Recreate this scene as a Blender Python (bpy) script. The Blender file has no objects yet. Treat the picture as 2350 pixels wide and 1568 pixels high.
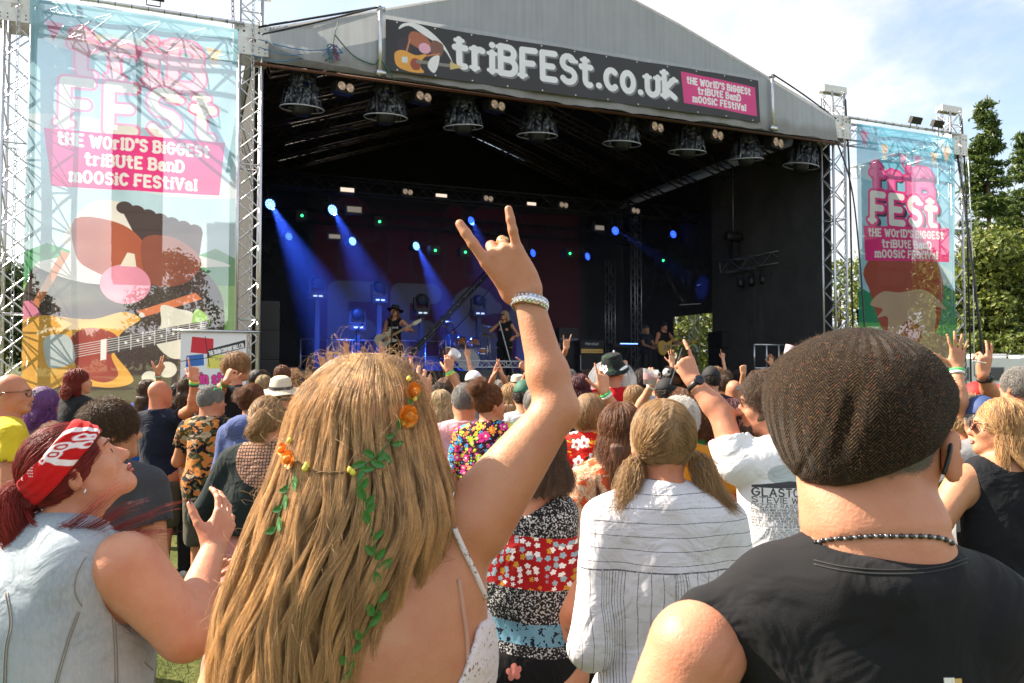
import bpy, math, random
import numpy as np
from mathutils import Vector, Matrix

# ------------------------------------------------------------------ camera, sky, sun, exposure
SC = bpy.context.scene
FPX, CX, CY, CZ = 1828.0, 1175.0, 784.0, 1.75      # focal length and centre in the units of a 2350 px wide picture
PT = math.atan(66 / FPX)
cam = bpy.data.cameras.new('camera')
cam.lens = 28.0
cam.sensor_width = 36.0
cam.clip_start, cam.clip_end = 0.05, 900
camo = bpy.data.objects.new('camera', cam)
SC.collection.objects.link(camo)
camo.location = (0, 0, CZ)
camo.rotation_euler = (math.radians(90) + PT, 0, 0)
SC.camera = camo
cam.dof.use_dof = True
cam.dof.focus_distance = 2.6
cam.dof.aperture_fstop = 13.0
SUN_TO = Vector((-0.86, 0.27, 0.80)).normalized()
sun = bpy.data.lights.new('sun', 'SUN')
sun.energy = 5.0
sun.angle = math.radians(0.5)
sun.color = (1.0, 0.88, 0.72)
suno = bpy.data.objects.new('sun', sun)
SC.collection.objects.link(suno)
suno.rotation_euler = (-SUN_TO).to_track_quat('-Z', 'Y').to_euler()
SC.view_settings.view_transform = 'Standard'
SC.view_settings.look = 'None'
SC.view_settings.gamma = 1
SC.view_settings.exposure = 1.5
SC.view_settings.use_curve_mapping = False
SC.cycles.use_denoising = True
SC.cycles.transparent_max_bounces = 24
SC.cycles.max_bounces = 8
SC.cycles.diffuse_bounces = 3
SC.cycles.glossy_bounces = 3
SC.cycles.transmission_bounces = 6
SC.cycles.volume_bounces = 0
SC.cycles.volume_step_rate = 4
SC.cycles.caustics_reflective = False
SC.cycles.caustics_refractive = False
SC.cycles.sample_clamp_indirect = 4
W = bpy.data.worlds.new('World')
SC.world = W
W.use_nodes = True


class NT:
    """small helper that wires shader nodes"""
    def __init__(s, tree):
        s.t = tree
        s.n = tree.nodes
        s.n.clear()

    def node(s, kind, ins=None, **props):
        n = s.n.new('ShaderNode' + kind)
        for k, v in props.items():
            setattr(n, k, v)
        for k, v in (ins or {}).items():
            s.put(n.inputs[k], v)
        return n

    def put(s, sock, v):
        if v is None:
            return
        if isinstance(v, bpy.types.NodeSocket):
            s.t.links.new(v, sock)
        elif isinstance(v, bpy.types.Node):
            s.t.links.new(v.outputs[0], sock)
        else:
            if isinstance(v, (tuple, list)) and len(v) == 3 and sock.type == 'RGBA':
                v = (*v, 1)
            sock.default_value = v

    def m(s, op, a, b=None, c=None, clamp=False):
        n = s.n.new('ShaderNodeMath')
        n.operation = op
        n.use_clamp = clamp
        for i, v in enumerate((a, b, c)):
            if v is not None:
                s.put(n.inputs[i], v)
        return n.outputs[0]

    def vm(s, op, a, b=None):
        n = s.n.new('ShaderNodeVectorMath')
        n.operation = op
        s.put(n.inputs[0], a)
        if b is not None:
            s.put(n.inputs[1] if op != 'SCALE' else n.inputs['Scale'], b)
        return n.outputs['Value'] if op in ('LENGTH', 'DOT_PRODUCT', 'DISTANCE') else n.outputs[0]

    def mix(s, f, a, b, bt='MIX'):
        n = s.n.new('ShaderNodeMix')
        n.data_type = 'RGBA'
        n.blend_type = bt
        s.put(n.inputs[0], f)
        s.put(n.inputs[6], a)
        s.put(n.inputs[7], b)
        return n.outputs[2]

    def ramp(s, f, stops, interp='LINEAR'):
        n = s.n.new('ShaderNodeValToRGB')
        n.color_ramp.interpolation = interp
        e = n.color_ramp.elements
        while len(e) > 1:
            e.remove(e[-1])
        for i, (p, c) in enumerate(stops):
            q = e[0] if i == 0 else e.new(p)
            q.position = p
            q.color = (*c, 1) if isinstance(c, (tuple, list)) else (c, c, c, 1)
        s.put(n.inputs[0], f)
        return n.outputs[0]

    def step(s, f, lo, hi):
        n = s.n.new('ShaderNodeMapRange')
        n.interpolation_type = 'SMOOTHSTEP'
        s.put(n.inputs[0], f)
        s.put(n.inputs[1], lo)
        s.put(n.inputs[2], hi)
        return n.outputs[0]

    def noise(s, vec, scale, detail=3.0, rough=0.55, dist=0.0):
        n = s.node('TexNoise', {'Vector': vec, 'Scale': scale, 'Detail': detail, 'Roughness': rough, 'Distortion': dist})
        return n.outputs[0]

    def bump(s, h, strength=0.3, dist=0.01, normal=None):
        n = s.node('Bump', {'Height': h, 'Strength': strength, 'Distance': dist})
        if normal is not None:
            s.put(n.inputs['Normal'], normal)
        return n.outputs[0]


w = NT(W.node_tree)
sky = w.node('TexSky', sky_type='NISHITA')
sky.sun_disc = False
sky.sun_elevation = math.asin(SUN_TO.z)
sky.sun_rotation = math.atan2(SUN_TO.x, SUN_TO.y)
sky.air_density, sky.dust_density, sky.ozone_density = 1.0, 1.6, 1.0
tc = w.node('TexCoord')
dirv = w.vm('NORMALIZE', tc.outputs['Generated'])
sep = w.node('SeparateXYZ', {0: dirv})
# flatten the view direction onto a cloud deck
den = w.m('ADD', w.m('ABSOLUTE', sep.outputs[2]), 0.22)
deck = w.node('CombineXYZ', {0: w.m('DIVIDE', sep.outputs[0], den), 1: w.m('DIVIDE', sep.outputs[1], den), 2: 0.3})
n1 = w.noise(deck.outputs[0], 0.95, 7, 0.56, 0.3)
n2 = w.noise(w.vm('ADD', deck.outputs[0], (5.2, 1.3, 0.7)), 2.6, 6, 0.6, 0.2)
cov = w.step(w.m('ADD', w.m('MULTIPLY', n1, 0.75), w.m('MULTIPLY', n2, 0.25)), 0.42, 0.58)
cov = w.m('ADD', w.m('MULTIPLY', cov, 0.82), 0.16, clamp=True)
shade = w.step(n2, 0.3, 0.75)
cloudc = w.mix(shade, (6.6, 7.0, 7.7), (9.6, 9.5, 9.5))
skyb = w.mix(1.0, sky.outputs[0], (2.3, 2.2, 1.95), 'MULTIPLY')
skyc = w.mix(cov, skyb, cloudc)
bg = w.node('Background', {0: skyc, 1: 0.05})
wo = w.node('OutputWorld', {0: bg.outputs[0]})

# ------------------------------------------------------------------ helpers
RNG = np.random.default_rng(7)
random.seed(7)
COL = SC.collection.objects


def ray(px, py):
    x = (px - CX) / FPX
    z = -(py - CY) / FPX
    return np.array([x, math.cos(PT) - z * math.sin(PT), math.sin(PT) + z * math.cos(PT)])


def at(px, py, D):
    """point of the place that lies D metres ahead in the direction measured in the photograph"""
    r = ray(px, py)
    return np.array([0, 0, CZ]) + r * (D / r[1])


TH = math.radians(22.0)
S0 = np.array([-4.42, 13.3])
SU = np.array([math.cos(TH), math.sin(TH)])
SVV = np.array([-math.sin(TH), math.cos(TH)])


def SZ(px, py, vo):
    """stage coordinates (along the front, up) of a direction met on the plane vo metres behind the stage front"""
    r = ray(px, py)
    t = (vo + S0 @ SVV) / (r[:2] @ SVV)
    p = r * t
    return float((p[:2] - S0) @ SU), float(p[2] + CZ)


def ST(s, v, z):
    p = S0 + SU * s + SVV * v
    return np.array([p[0], p[1], z])


STAGE_M = Matrix.Translation((S0[0], S0[1], 0)) @ Matrix.Rotation(TH, 4, 'Z')


def tag(o, label=None, cat=None, group=None, kind=None):
    if label: o['label'] = label
    if cat: o['category'] = cat
    if group: o['group'] = group
    if kind: o['kind'] = kind
    return o


def empty(name, loc, label, cat, group=None, M=None):
    o = bpy.data.objects.new(name, None)
    o.empty_display_size = 0.2
    COL.link(o)
    if M is not None:
        o.matrix_world = M
    else:
        o.location = loc if loc is not None else (0, 0, 0)
    return tag(o, label, cat, group)


def link(name, me, parent=None, mats=(), M=None):
    o = bpy.data.objects.new(name, me)
    COL.link(o)
    for m in (mats if isinstance(mats, (list, tuple)) else [mats]):
        me.materials.append(m)
    if parent is not None:
        o.parent = parent
    elif M is not None:
        o.matrix_world = M
    return o


def npmesh(name, V, Q, smooth=True, uv=None):
    """mesh from vertex array and an (n,3) or (n,4) face array"""
    me = bpy.data.meshes.new(name)
    V = np.asarray(V, np.float32)
    Q = np.asarray(Q, np.int32)
    k = Q.shape[1]
    me.vertices.add(len(V))
    me.vertices.foreach_set('co', V.ravel())
    me.loops.add(Q.size)
    me.loops.foreach_set('vertex_index', Q.ravel())
    me.polygons.add(len(Q))
    me.polygons.foreach_set('loop_start', np.arange(0, Q.size, k, dtype=np.int32))
    me.polygons.foreach_set('use_smooth', np.full(len(Q), smooth))
    if uv is not None:
        l = me.uv_layers.new(name='UVMap')
        l.data.foreach_set('uv', np.asarray(uv, np.float32)[Q.ravel()].ravel())
    me.update(calc_edges=True)
    return me


class MB:
    """collects boxes, tubes, polygons; build() links them as one mesh object"""
    def __init__(s):
        s.v, s.f, s.mi, s.cur = [], [], [], 0
        s.sm = []

    def add(s, vs, fs, smooth=False):
        b = len(s.v)
        s.v += [tuple(map(float, p)) for p in vs]
        s.f += [tuple(i + b for i in f) for f in fs]
        s.mi += [s.cur] * len(fs)
        s.sm += [smooth] * len(fs)

    def box(s, lo, hi, M=None):
        x0, y0, z0 = lo
        x1, y1, z1 = hi
        vs = [(x0, y0, z0), (x1, y0, z0), (x1, y1, z0), (x0, y1, z0), (x0, y0, z1), (x1, y0, z1), (x1, y1, z1), (x0, y1, z1)]
        if M is not None:
            vs = [M @ Vector(p) for p in vs]
        s.add(vs, [(0, 3, 2, 1), (4, 5, 6, 7), (0, 1, 5, 4), (1, 2, 6, 5), (2, 3, 7, 6), (3, 0, 4, 7)])

    def tube(s, pts, r, n=6, cap=True, closed=False):
        pts = [Vector(p) for p in pts]
        m = len(pts)
        rr = r if hasattr(r, '__len__') else [r] * m
        ref = None
        vs, fs = [], []
        for i, p in enumerate(pts):
            if closed:
                t = (pts[(i + 1) % m] - pts[i - 1])
            else:
                t = pts[min(i + 1, m - 1)] - pts[max(i - 1, 0)]
            if t.length < 1e-9: t = Vector((0, 0, 1))
            t.normalize()
            if ref is None:
                ref = Vector((0, 0, 1)) if abs(t.z) < 0.9 else Vector((1, 0, 0))
            a = t.cross(ref).normalized()
            b = t.cross(a)
            ref = a.cross(t)
            for k in range(n):
                an = 2 * math.pi * k / n
                vs.append(p + (a * math.cos(an) + b * math.sin(an)) * rr[i])
        for i in range(m if closed else m - 1):
            for k in range(n):
                j = (i + 1) % m
                fs.append((i * n + k, i * n + (k + 1) % n, j * n + (k + 1) % n, j * n + k))
        if cap and not closed:
            fs.append(tuple(range(n - 1, -1, -1)))
            fs.append(tuple((m - 1) * n + k for k in range(n)))
        s.add(vs, fs, True)

    def disc(s, c, nrm, r, n=20, t=0.0):
        c = Vector(c); nrm = Vector(nrm).normalized()
        a = nrm.orthogonal().normalized(); b = nrm.cross(a)
        ring = [c + (a * math.cos(2 * math.pi * k / n) + b * math.sin(2 * math.pi * k / n)) * r for k in range(n)]
        if t:
            back = [p - nrm * t for p in ring]
            s.add(ring + back, [tuple(range(n)), tuple(range(2 * n - 1, n - 1, -1))] + [(k, n + k, n + (k + 1) % n, (k + 1) % n) for k in range(n)])
        else:
            s.add(ring, [tuple(range(n))])

    def lathe(s, c, prof, n=20, axis=(0, 0, 1), cap=False):
        c = Vector(c); ax = Vector(axis).normalized()
        a = ax.orthogonal().normalized(); b = ax.cross(a)
        vs = []
        for r, h in prof:
            for k in range(n):
                an = 2 * math.pi * k / n
                vs.append(c + ax * h + (a * math.cos(an) + b * math.sin(an)) * r)
        fs = [(i * n + k, i * n + (k + 1) % n, (i + 1) * n + (k + 1) % n, (i + 1) * n + k) for i in range(len(prof) - 1) for k in range(n)]
        if cap:
            fs += [tuple(range(n - 1, -1, -1)), tuple((len(prof) - 1) * n + k for k in range(n))]
        s.add(vs, fs, True)

    def prism(s, pts, d, off=(0, 0, 0)):
        """flat outline pts (3D) thickened by the vector d"""
        d = Vector(d); n = len(pts)
        vs = [Vector(p) + Vector(off) for p in pts]
        vs = vs + [p + d for p in vs]
        s.add(vs, [tuple(range(n - 1, -1, -1)), tuple(range(n, 2 * n))] + [(k, (k + 1) % n, n + (k + 1) % n, n + k) for k in range(n)])

    def build(s, name, mats, parent=None, M=None):
        me = bpy.data.meshes.new(name)
        me.from_pydata(s.v, [], s.f)
        me.polygons.foreach_set('use_smooth', s.sm)
        o = link(name, me, parent, mats, M)
        if any(s.mi):
            me.polygons.foreach_set('material_index', s.mi)
        me.update()
        return o


MATS = {}


def mat(name, col=(0.5, 0.5, 0.5), rough=0.6, metal=0.0, bump=None, var=None, emit=None, alpha=None, spec=0.5, trans=0.0, sheen=0.0, sss=0.0, coat=0.0):
    if name in MATS:
        return MATS[name]
    m = bpy.data.materials.new(name)
    m.use_nodes = True
    t = NT(m.node_tree)
    tc = t.node('TexCoord')
    vec = tc.outputs['Object']
    c = col
    if var:
        n = t.noise(vec, var[0], 4, 0.6)
        lo = tuple(x * (1 - var[1]) for x in col); hi = tuple(min(1, x * (1 + var[1])) for x in col)
        c = t.ramp(n, [(0.3, lo), (0.7, hi)])
    ins = {'Base Color': c, 'Roughness': rough, 'Metallic': metal, 'Specular IOR Level': spec, 'Transmission Weight': trans, 'Sheen Weight': sheen, 'Coat Weight': coat}
    if sss:
        ins['Subsurface Weight'] = sss
        ins['Subsurface Radius'] = (1.0, 0.35, 0.2)
        ins['Subsurface Scale'] = 0.012
    if bump:
        h = t.noise(vec, bump[0], 4, 0.6)
        ins['Normal'] = t.bump(h, bump[1], bump[2])
    if emit:
        ins['Emission Color'] = emit[0]
        ins['Emission Strength'] = emit[1]
    if alpha is not None:
        ins['Alpha'] = alpha
    b = t.node('BsdfPrincipled', ins)
    t.node('OutputMaterial', {0: b.outputs[0]})
    MATS[name] = m
    return m


# ---- flat prints drawn in code: strokes, outlines and lettering on a raster
class Print:
    def __init__(s, w_m, h_m, ppm, bg=(1, 1, 1, 1)):
        s.w, s.h, s.ppm = w_m, h_m, ppm
        s.W, s.H = int(w_m * ppm), int(h_m * ppm)
        s.a = np.zeros((s.H, s.W, 4), np.float32)
        s.a[:] = bg

    oy = 0.0

    def _win(s, x0, y0, x1, y1):
        y0 += s.oy; y1 += s.oy
        i0 = max(0, int(x0 * s.ppm) - 2); i1 = min(s.W, int(x1 * s.ppm) + 3)
        j0 = max(0, int(y0 * s.ppm) - 2); j1 = min(s.H, int(y1 * s.ppm) + 3)
        if i1 <= i0 or j1 <= j0: return None
        X, Y = np.meshgrid((np.arange(i0, i1) + .5) / s.ppm, (np.arange(j0, j1) + .5) / s.ppm - s.oy)
        return i0, i1, j0, j1, X, Y

    def blend(s, win, al, col):
        i0, i1, j0, j1 = win[:4]
        al = np.clip(al, 0, 1)[..., None] * (col[3] if len(col) > 3 else 1)
        s.a[j0:j1, i0:i1, :3] = s.a[j0:j1, i0:i1, :3] * (1 - al) + np.array(col[:3], np.float32) * al
        s.a[j0:j1, i0:i1, 3:] = np.maximum(s.a[j0:j1, i0:i1, 3:], al)

    def segs(s, P, wd, col, sq=False):
        """P (n,4) segments in metres, stroke width wd"""
        P = np.asarray(P, float)
        w = s._win(min(P[:, 0].min(), P[:, 2].min()) - wd, min(P[:, 1].min(), P[:, 3].min()) - wd, max(P[:, 0].max(), P[:, 2].max()) + wd, max(P[:, 1].max(), P[:, 3].max()) + wd)
        if w is None: return
        X, Y = w[4], w[5]
        d = np.full(X.shape, 1e9)
        for x0, y0, x1, y1 in P:
            dx, dy = x1 - x0, y1 - y0
            L = math.hypot(dx, dy) + 1e-9
            if sq:
                lx = ((X - x0) * dx + (Y - y0) * dy) / L; ly = (-(X - x0) * dy + (Y - y0) * dx) / L
                q = np.maximum(np.abs(ly), np.maximum(-lx, lx - L))
            else:
                tt = np.clip(((X - x0) * dx + (Y - y0) * dy) / L ** 2, 0, 1)
                q = np.hypot(X - x0 - tt * dx, Y - y0 - tt * dy)
            d = np.minimum(d, q)
        s.blend(w, 0.5 - (d - wd / 2) * s.ppm, col)

    def poly(s, pts, col, smooth=0):
        P = np.asarray(pts, float)
        if smooth:
            P = spline(P, smooth)
        w = s._win(P[:, 0].min(), P[:, 1].min(), P[:, 0].max(), P[:, 1].max())
        if w is None: return
        acc = 0
        for ox, oy in ((.25, .25), (-.25, .25), (.25, -.25), (-.25, -.25)):
            X = w[4] + ox / s.ppm; Y = w[5] + oy / s.ppm
            ins = np.zeros(X.shape, bool)
            for (x0, y0), (x1, y1) in zip(P, np.roll(P, -1, 0)):
                if y0 == y1: continue
                c = ((y0 > Y) != (y1 > Y)) & (X < (x1 - x0) * (Y - y0) / (y1 - y0) + x0)
                ins ^= c
            acc = acc + ins
        s.blend(w, acc / 4.0, col)

    def ell(s, cx, cy, rx, ry, col, rot=0):
        a = np.linspace(0, 2 * math.pi, 40, endpoint=False)
        c, n = math.cos(rot), math.sin(rot)
        s.poly(np.c_[cx + rx * np.cos(a) * c - ry * np.sin(a) * n, cy + rx * np.cos(a) * n + ry * np.sin(a) * c], col)

    def text(s, txt, x, y, hgt, col, wd=0.2, slab=True, sx=1.0, outline=None, track=0.12, rot=0.0, mid=False, fit=None):
        """lettering; x,y = left end of the base line, hgt = cap height, wd = stroke width / height"""
        adv = []
        tot = 0
        for ch in txt:
            g = GLYPH.get(ch)
            wch = (0.45 if ch == ' ' else (g[0] / 6.0 + wd * 0.9 + track))
            adv.append(wch); tot += wch
        if fit: sx = fit / (tot * hgt)
        if mid: x = x - tot * hgt * sx / 2
        c, n = math.cos(rot), math.sin(rot)
        jobs = []
        cx = 0
        for ch, a in zip(txt, adv):
            g = GLYPH.get(ch)
            if g:
                S, T = [], []
                for pl in g[1]:
                    for (a0, b0), (a1, b1) in zip(pl[:-1], pl[1:]):
                        S.append((a0, b0, a1, b1))
                    if slab and len(pl) > 1:
                        for e, f in ((pl[0], pl[1]), (pl[-1], pl[-2])):
                            if abs(e[0] - f[0]) < abs(e[1] - f[1]) * 1.2 and (e[1] < 0.6 or e[1] > 3.6) and pl[0] != pl[-1]:
                                yy = e[1] + (0.2 if e[1] < 1 else -0.2)
                                T.append((e[0] - .88, yy, e[0] + .88, yy))
                def tr(L):
                    out = []
                    for x0, y0, x1, y1 in L:
                        q = []
                        for xx, yy in ((x0, y0), (x1, y1)):
                            ux = (cx + wd * .5 + xx / 6.0) * hgt * sx; uy = yy / 6.0 * hgt
                            q += [x + ux * c - uy * n, y + ux * n + uy * c]
                        out.append(q)
                    return out
                jobs.append((tr(S), tr(T)))
            cx += a
        for dw, cc in (([(outline[1], outline[0])] if outline else []) + [(0, col)]):
            for S, T in jobs:
                s.segs(S, wd * hgt + dw * 2, cc, sq=slab is None)
                if T: s.segs(T, wd * hgt * 0.62 + dw * 2, cc)

    def image(s, name):
        im = bpy.data.images.new(name, s.W, s.H, alpha=True, float_buffer=False)
        im.colorspace_settings.name = 'Non-Color'
        im.pixels.foreach_set(np.clip(s.a, 0, 1).ravel())
        im.pack()
        return im


def spline(P, n=8, closed=True):
    P = np.asarray(P, float)
    out = []
    m = len(P)
    for i in range(m if closed else m - 1):
        if closed:
            a, b, c, d = P[i - 1], P[i], P[(i + 1) % m], P[(i + 2) % m]
        else:
            a, b, c, d = P[max(i - 1, 0)], P[i], P[i + 1], P[min(i + 2, m - 1)]
        for t in np.linspace(0, 1, n, endpoint=False):
            out.append(0.5 * ((2 * b) + (c - a) * t + (2 * a - 5 * b + 4 * c - d) * t * t + (3 * b - a - 3 * c + d) * t ** 3))
    if not closed: out.append(P[-1])
    return np.array(out)


def _arc(cx, cy, rx, ry, a0, a1, n=9):
    return [(cx + rx * math.cos(math.radians(a)), cy + ry * math.sin(math.radians(a))) for a in np.linspace(a0, a1, n)]


GLYPH = {}


def _g(ch, w, *pl):
    out = []
    for p in pl:
        if isinstance(p, str):
            p = [tuple(map(float, q.split(','))) for q in p.split()]
        out.append(p)
    GLYPH[ch] = (w, out)


_g('A', 4, '0,0 2,6 4,0', '.8,2 3.2,2'); _g('B', 3.6, '0,0 0,6', [(0, 6)] + _arc(2, 4.6, 1.4, 1.4, 90, -90) + [(0, 3.2)], [(0, 3.2)] + _arc(2.1, 1.6, 1.6, 1.6, 90, -90) + [(0, 0)])
_g('C', 3.6, _arc(2, 3, 2, 3, 45, 315, 16)); _g('D', 3.8, '0,0 0,6', [(0, 6)] + _arc(1.6, 3, 2.2, 3, 90, -90, 12) + [(0, 0)])
_g('E', 3.2, '3.2,6 0,6 0,0 3.2,0', '0,3 2.6,3'); _g('F', 3.2, '0,0 0,6 3.2,6', '0,3 2.6,3')
_g('G', 3.9, _arc(2, 3, 2, 3, 45, 360, 16) + [(2.2, 3)]); _g('H', 3.8, '0,0 0,6', '3.8,0 3.8,6', '0,3 3.8,3')
_g('I', 0.3, '.15,0 .15,6'); _g('K', 3.8, '0,0 0,6', '3.6,6 0,2.8 3.8,0'); _g('L', 3, '0,6 0,0 3,0')
_g('M', 4.8, '0,0 0,6 2.4,2 4.8,6 4.8,0'); _g('N', 3.8, '0,0 0,6 3.8,0 3.8,6'); _g('O', 4, _arc(2, 3, 2, 3, 0, 360, 22))
_g('P', 3.4, '0,0 0,6', [(0, 6)] + _arc(1.8, 4.4, 1.6, 1.6, 90, -90) + [(0, 2.8)])
_g('R', 3.6, '0,0 0,6', [(0, 6)] + _arc(1.8, 4.4, 1.6, 1.6, 90, -90) + [(0, 2.8)], '1.8,2.8 3.6,0')
_g('S', 3.4, _arc(1.7, 4.5, 1.6, 1.5, 30, 270, 10) + _arc(1.7, 1.5, 1.7, 1.5, 90, -150, 10)); _g('T', 3.8, '0,6 3.8,6', '1.9,6 1.9,0')
_g('U', 3.8, [(0, 6)] + _arc(1.9, 1.9, 1.9, 1.9, 180, 360, 10) + [(3.8, 6)]); _g('V', 4, '0,6 2,0 4,6'); _g('W', 5.4, '0,6 1.3,0 2.7,5 4.1,0 5.4,6')
_g('Y', 4, '0,6 2,3 4,6', '2,3 2,0'); _g('Z', 3.6, '0,6 3.6,6 0,0 3.6,0'); _g('X', 3.8, '0,0 3.8,6', '0,6 3.8,0')
_g('.', .3, '.1,.2 .25,.2'); _g("'", .3, '.2,6 .1,4.8'); _g('"', 1, '.1,6 .1,5', '.8,6 .8,5'); _g(',', .3, '.2,.3 0,-.8'); _g('!', .3, '.1,6 .1,1.8', '.1,.2 .2,.2'); _g('/', 2, '0,0 2,6'); _g('-', 1.6, '0,2.4 1.6,2.4')
_g('t', 2.6, [(1, 6)] + _arc(2, 1.1, 1, 1.1, 180, 290, 6), '0,4.2 2.5,4.2'); _g('r', 2.4, '.2,0 .2,4.6', [(.2, 3)] + _arc(1.5, 3, 1.3, 1.4, 180, 60, 6)); _g('i', .5, '.25,0 .25,4.2', '.25,5.9 .3,5.9')
_g('a', 3, _arc(1.4, 1.4, 1.4, 1.4, 0, 360, 14), '2.8,0 2.8,3', _arc(1.5, 3, 1.3, 1.4, 0, 150, 7)); _g('n', 3, '0,0 0,4.5', _arc(1.5, 3, 1.5, 1.4, 180, 0, 8) + [(3, 0)])
_g('m', 5, '0,0 0,4.5', _arc(1.25, 3.2, 1.25, 1.2, 180, 0, 7) + [(2.5, 0)], _arc(3.75, 3.2, 1.25, 1.2, 180, 0, 7) + [(5, 0)])
_g('o', 3.2, _arc(1.6, 2.2, 1.6, 2.2, 0, 360, 18)); _g('e', 3, [(0.1, 2.3), (3, 2.3)] + _arc(1.5, 2.2, 1.5, 2.2, 0, 310, 14)); _g('c', 2.8, _arc(1.6, 2.2, 1.6, 2.2, 50, 310, 14))
_g('s', 2.6, _arc(1.3, 3.3, 1.2, 1.1, 30, 270, 8) + _arc(1.3, 1.1, 1.3, 1.1, 90, -150, 8)); _g('d', 3, _arc(1.5, 2.1, 1.5, 2.1, 0, 360, 16), '3,0 3,6'); _g('b', 3, _arc(1.5, 2.1, 1.5, 2.1, 0, 360, 16), '0,0 0,6')
_g('l', .8, '.3,6 .3,0'); _g('k', 3, '0,0 0,6', '2.8,4.4 0,1.8 3,0'); _g('v', 3, '0,4.4 1.5,0 3,4.4'); _g('w', 4.6, '0,4.4 1.1,0 2.3,4 3.5,0 4.6,4.4'); _g('u', 3, [(0, 4.4)] + _arc(1.5, 1.5, 1.5, 1.5, 180, 360, 8) + [(3, 4.4)])
_g('g', 3, _arc(1.5, 2.4, 1.5, 2, 0, 360, 16), [(3, 4.4)] + _arc(1.5, -.2, 1.5, 1.3, 0, -150, 8)); _g('p', 3, _arc(1.5, 2.2, 1.5, 2.2, 0, 360, 16), '0,-2 0,4.4'); _g('h', 3, '0,0 0,6', _arc(1.5, 2.9, 1.5, 1.4, 180, 0, 8) + [(3, 0)])
_g('y', 3, '0,4.4 1.5,.4', '3,4.4 .8,-2'); _g('f', 2, '.8,0 .8,4.8 1.4,6 2.2,5.9', '0,4 2,4')


def print_material(name, im, rough=0.7, trans=None, proj=None, base=None, bump=None):
    """a flat print: im is mapped by UV; trans = share of light let through (mesh banner)"""
    m = bpy.data.materials.new(name)
    m.use_nodes = True
    t = NT(m.node_tree)
    tc = t.node('TexCoord')
    tx = t.node('TexImage', {0: tc.outputs['UV']}, image=im, extension='CLIP')
    nz = t.noise(tc.outputs['Object'], 3.0, 4)
    c = t.mix(1.0, tx.outputs[0], t.ramp(nz, [(0.3, .9), (.7, 1.0)]), 'MULTIPLY')
    if trans is None:
        b = t.node('BsdfPrincipled', {'Base Color': c, 'Roughness': rough, 'Normal': t.bump(t.noise(tc.outputs['Object'], 2.2, 3), 0.35, 0.03)})
        out = b.outputs[0]
    else:
        d = t.node('BsdfDiffuse', {0: c})
        tl = t.node('BsdfTranslucent', {0: c})
        mx = t.node('MixShader', {0: 0.42, 1: d.outputs[0], 2: tl.outputs[0]})
        tr = t.node('BsdfTransparent', {0: (1, 1, 1, 1)})
        out = t.node('MixShader', {0: trans, 1: mx.outputs[0], 2: tr.outputs[0]}).outputs[0]
    t.node('OutputMaterial', {0: out})
    return m


def sheet(name, p00, p10, p01, nu, nv, mats, parent=None, ripple=0.0, M=None, uvs=None, seed=0):
    """cloth sheet between three corners with slight ripples"""
    p00, p10, p01 = map(lambda q: np.array(q, float), (p00, p10, p01))
    U, Vv = np.meshgrid(np.linspace(0, 1, nu + 1), np.linspace(0, 1, nv + 1))
    P = p00 + (p10 - p00) * U[..., None] + (p01 - p00) * Vv[..., None]
    nr = np.cross(p10 - p00, p01 - p00); nr /= np.linalg.norm(nr)
    L = np.linalg.norm(p10 - p00); H = np.linalg.norm(p01 - p00)
    x, y = U * L, Vv * H
    r = (np.sin(x * 2.1 + y * .7 + seed) + .6 * np.sin(x * 4.7 - y * 1.3 + seed * 2) + .35 * np.sin(x * 9 + 2 * np.sin(y * 1.7 + seed))) * ripple
    P = P + nr * r[..., None]
    n = nu + 1
    i = np.arange(nu)[None] + n * np.arange(nv)[:, None]
    Q = np.stack([i, i + 1, i + 1 + n, i + n], -1).reshape(-1, 4)
    me = npmesh(name, P.reshape(-1, 3), Q, True, np.c_[U.ravel(), Vv.ravel()])
    return link(name, me, parent, mats, M)

# ------------------------------------------------------------------ smooth solids: signed distances turned into one continuous mesh
def _n3(p, f, s=0.0):
    x, y, z = p[:, 0] * f + s, p[:, 1] * f + s * 1.7, p[:, 2] * f + s * .6
    return (np.sin(x + 1.3 * np.sin(y * .8 + z * .5)) * np.cos(y * 1.1 + np.sin(z * 1.3 + x * .4)) + .5 * np.sin(2.1 * z + 1.7 * x + np.sin(1.9 * y))) / 1.5


def V3(*a):
    return np.array(a, float)


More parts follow.
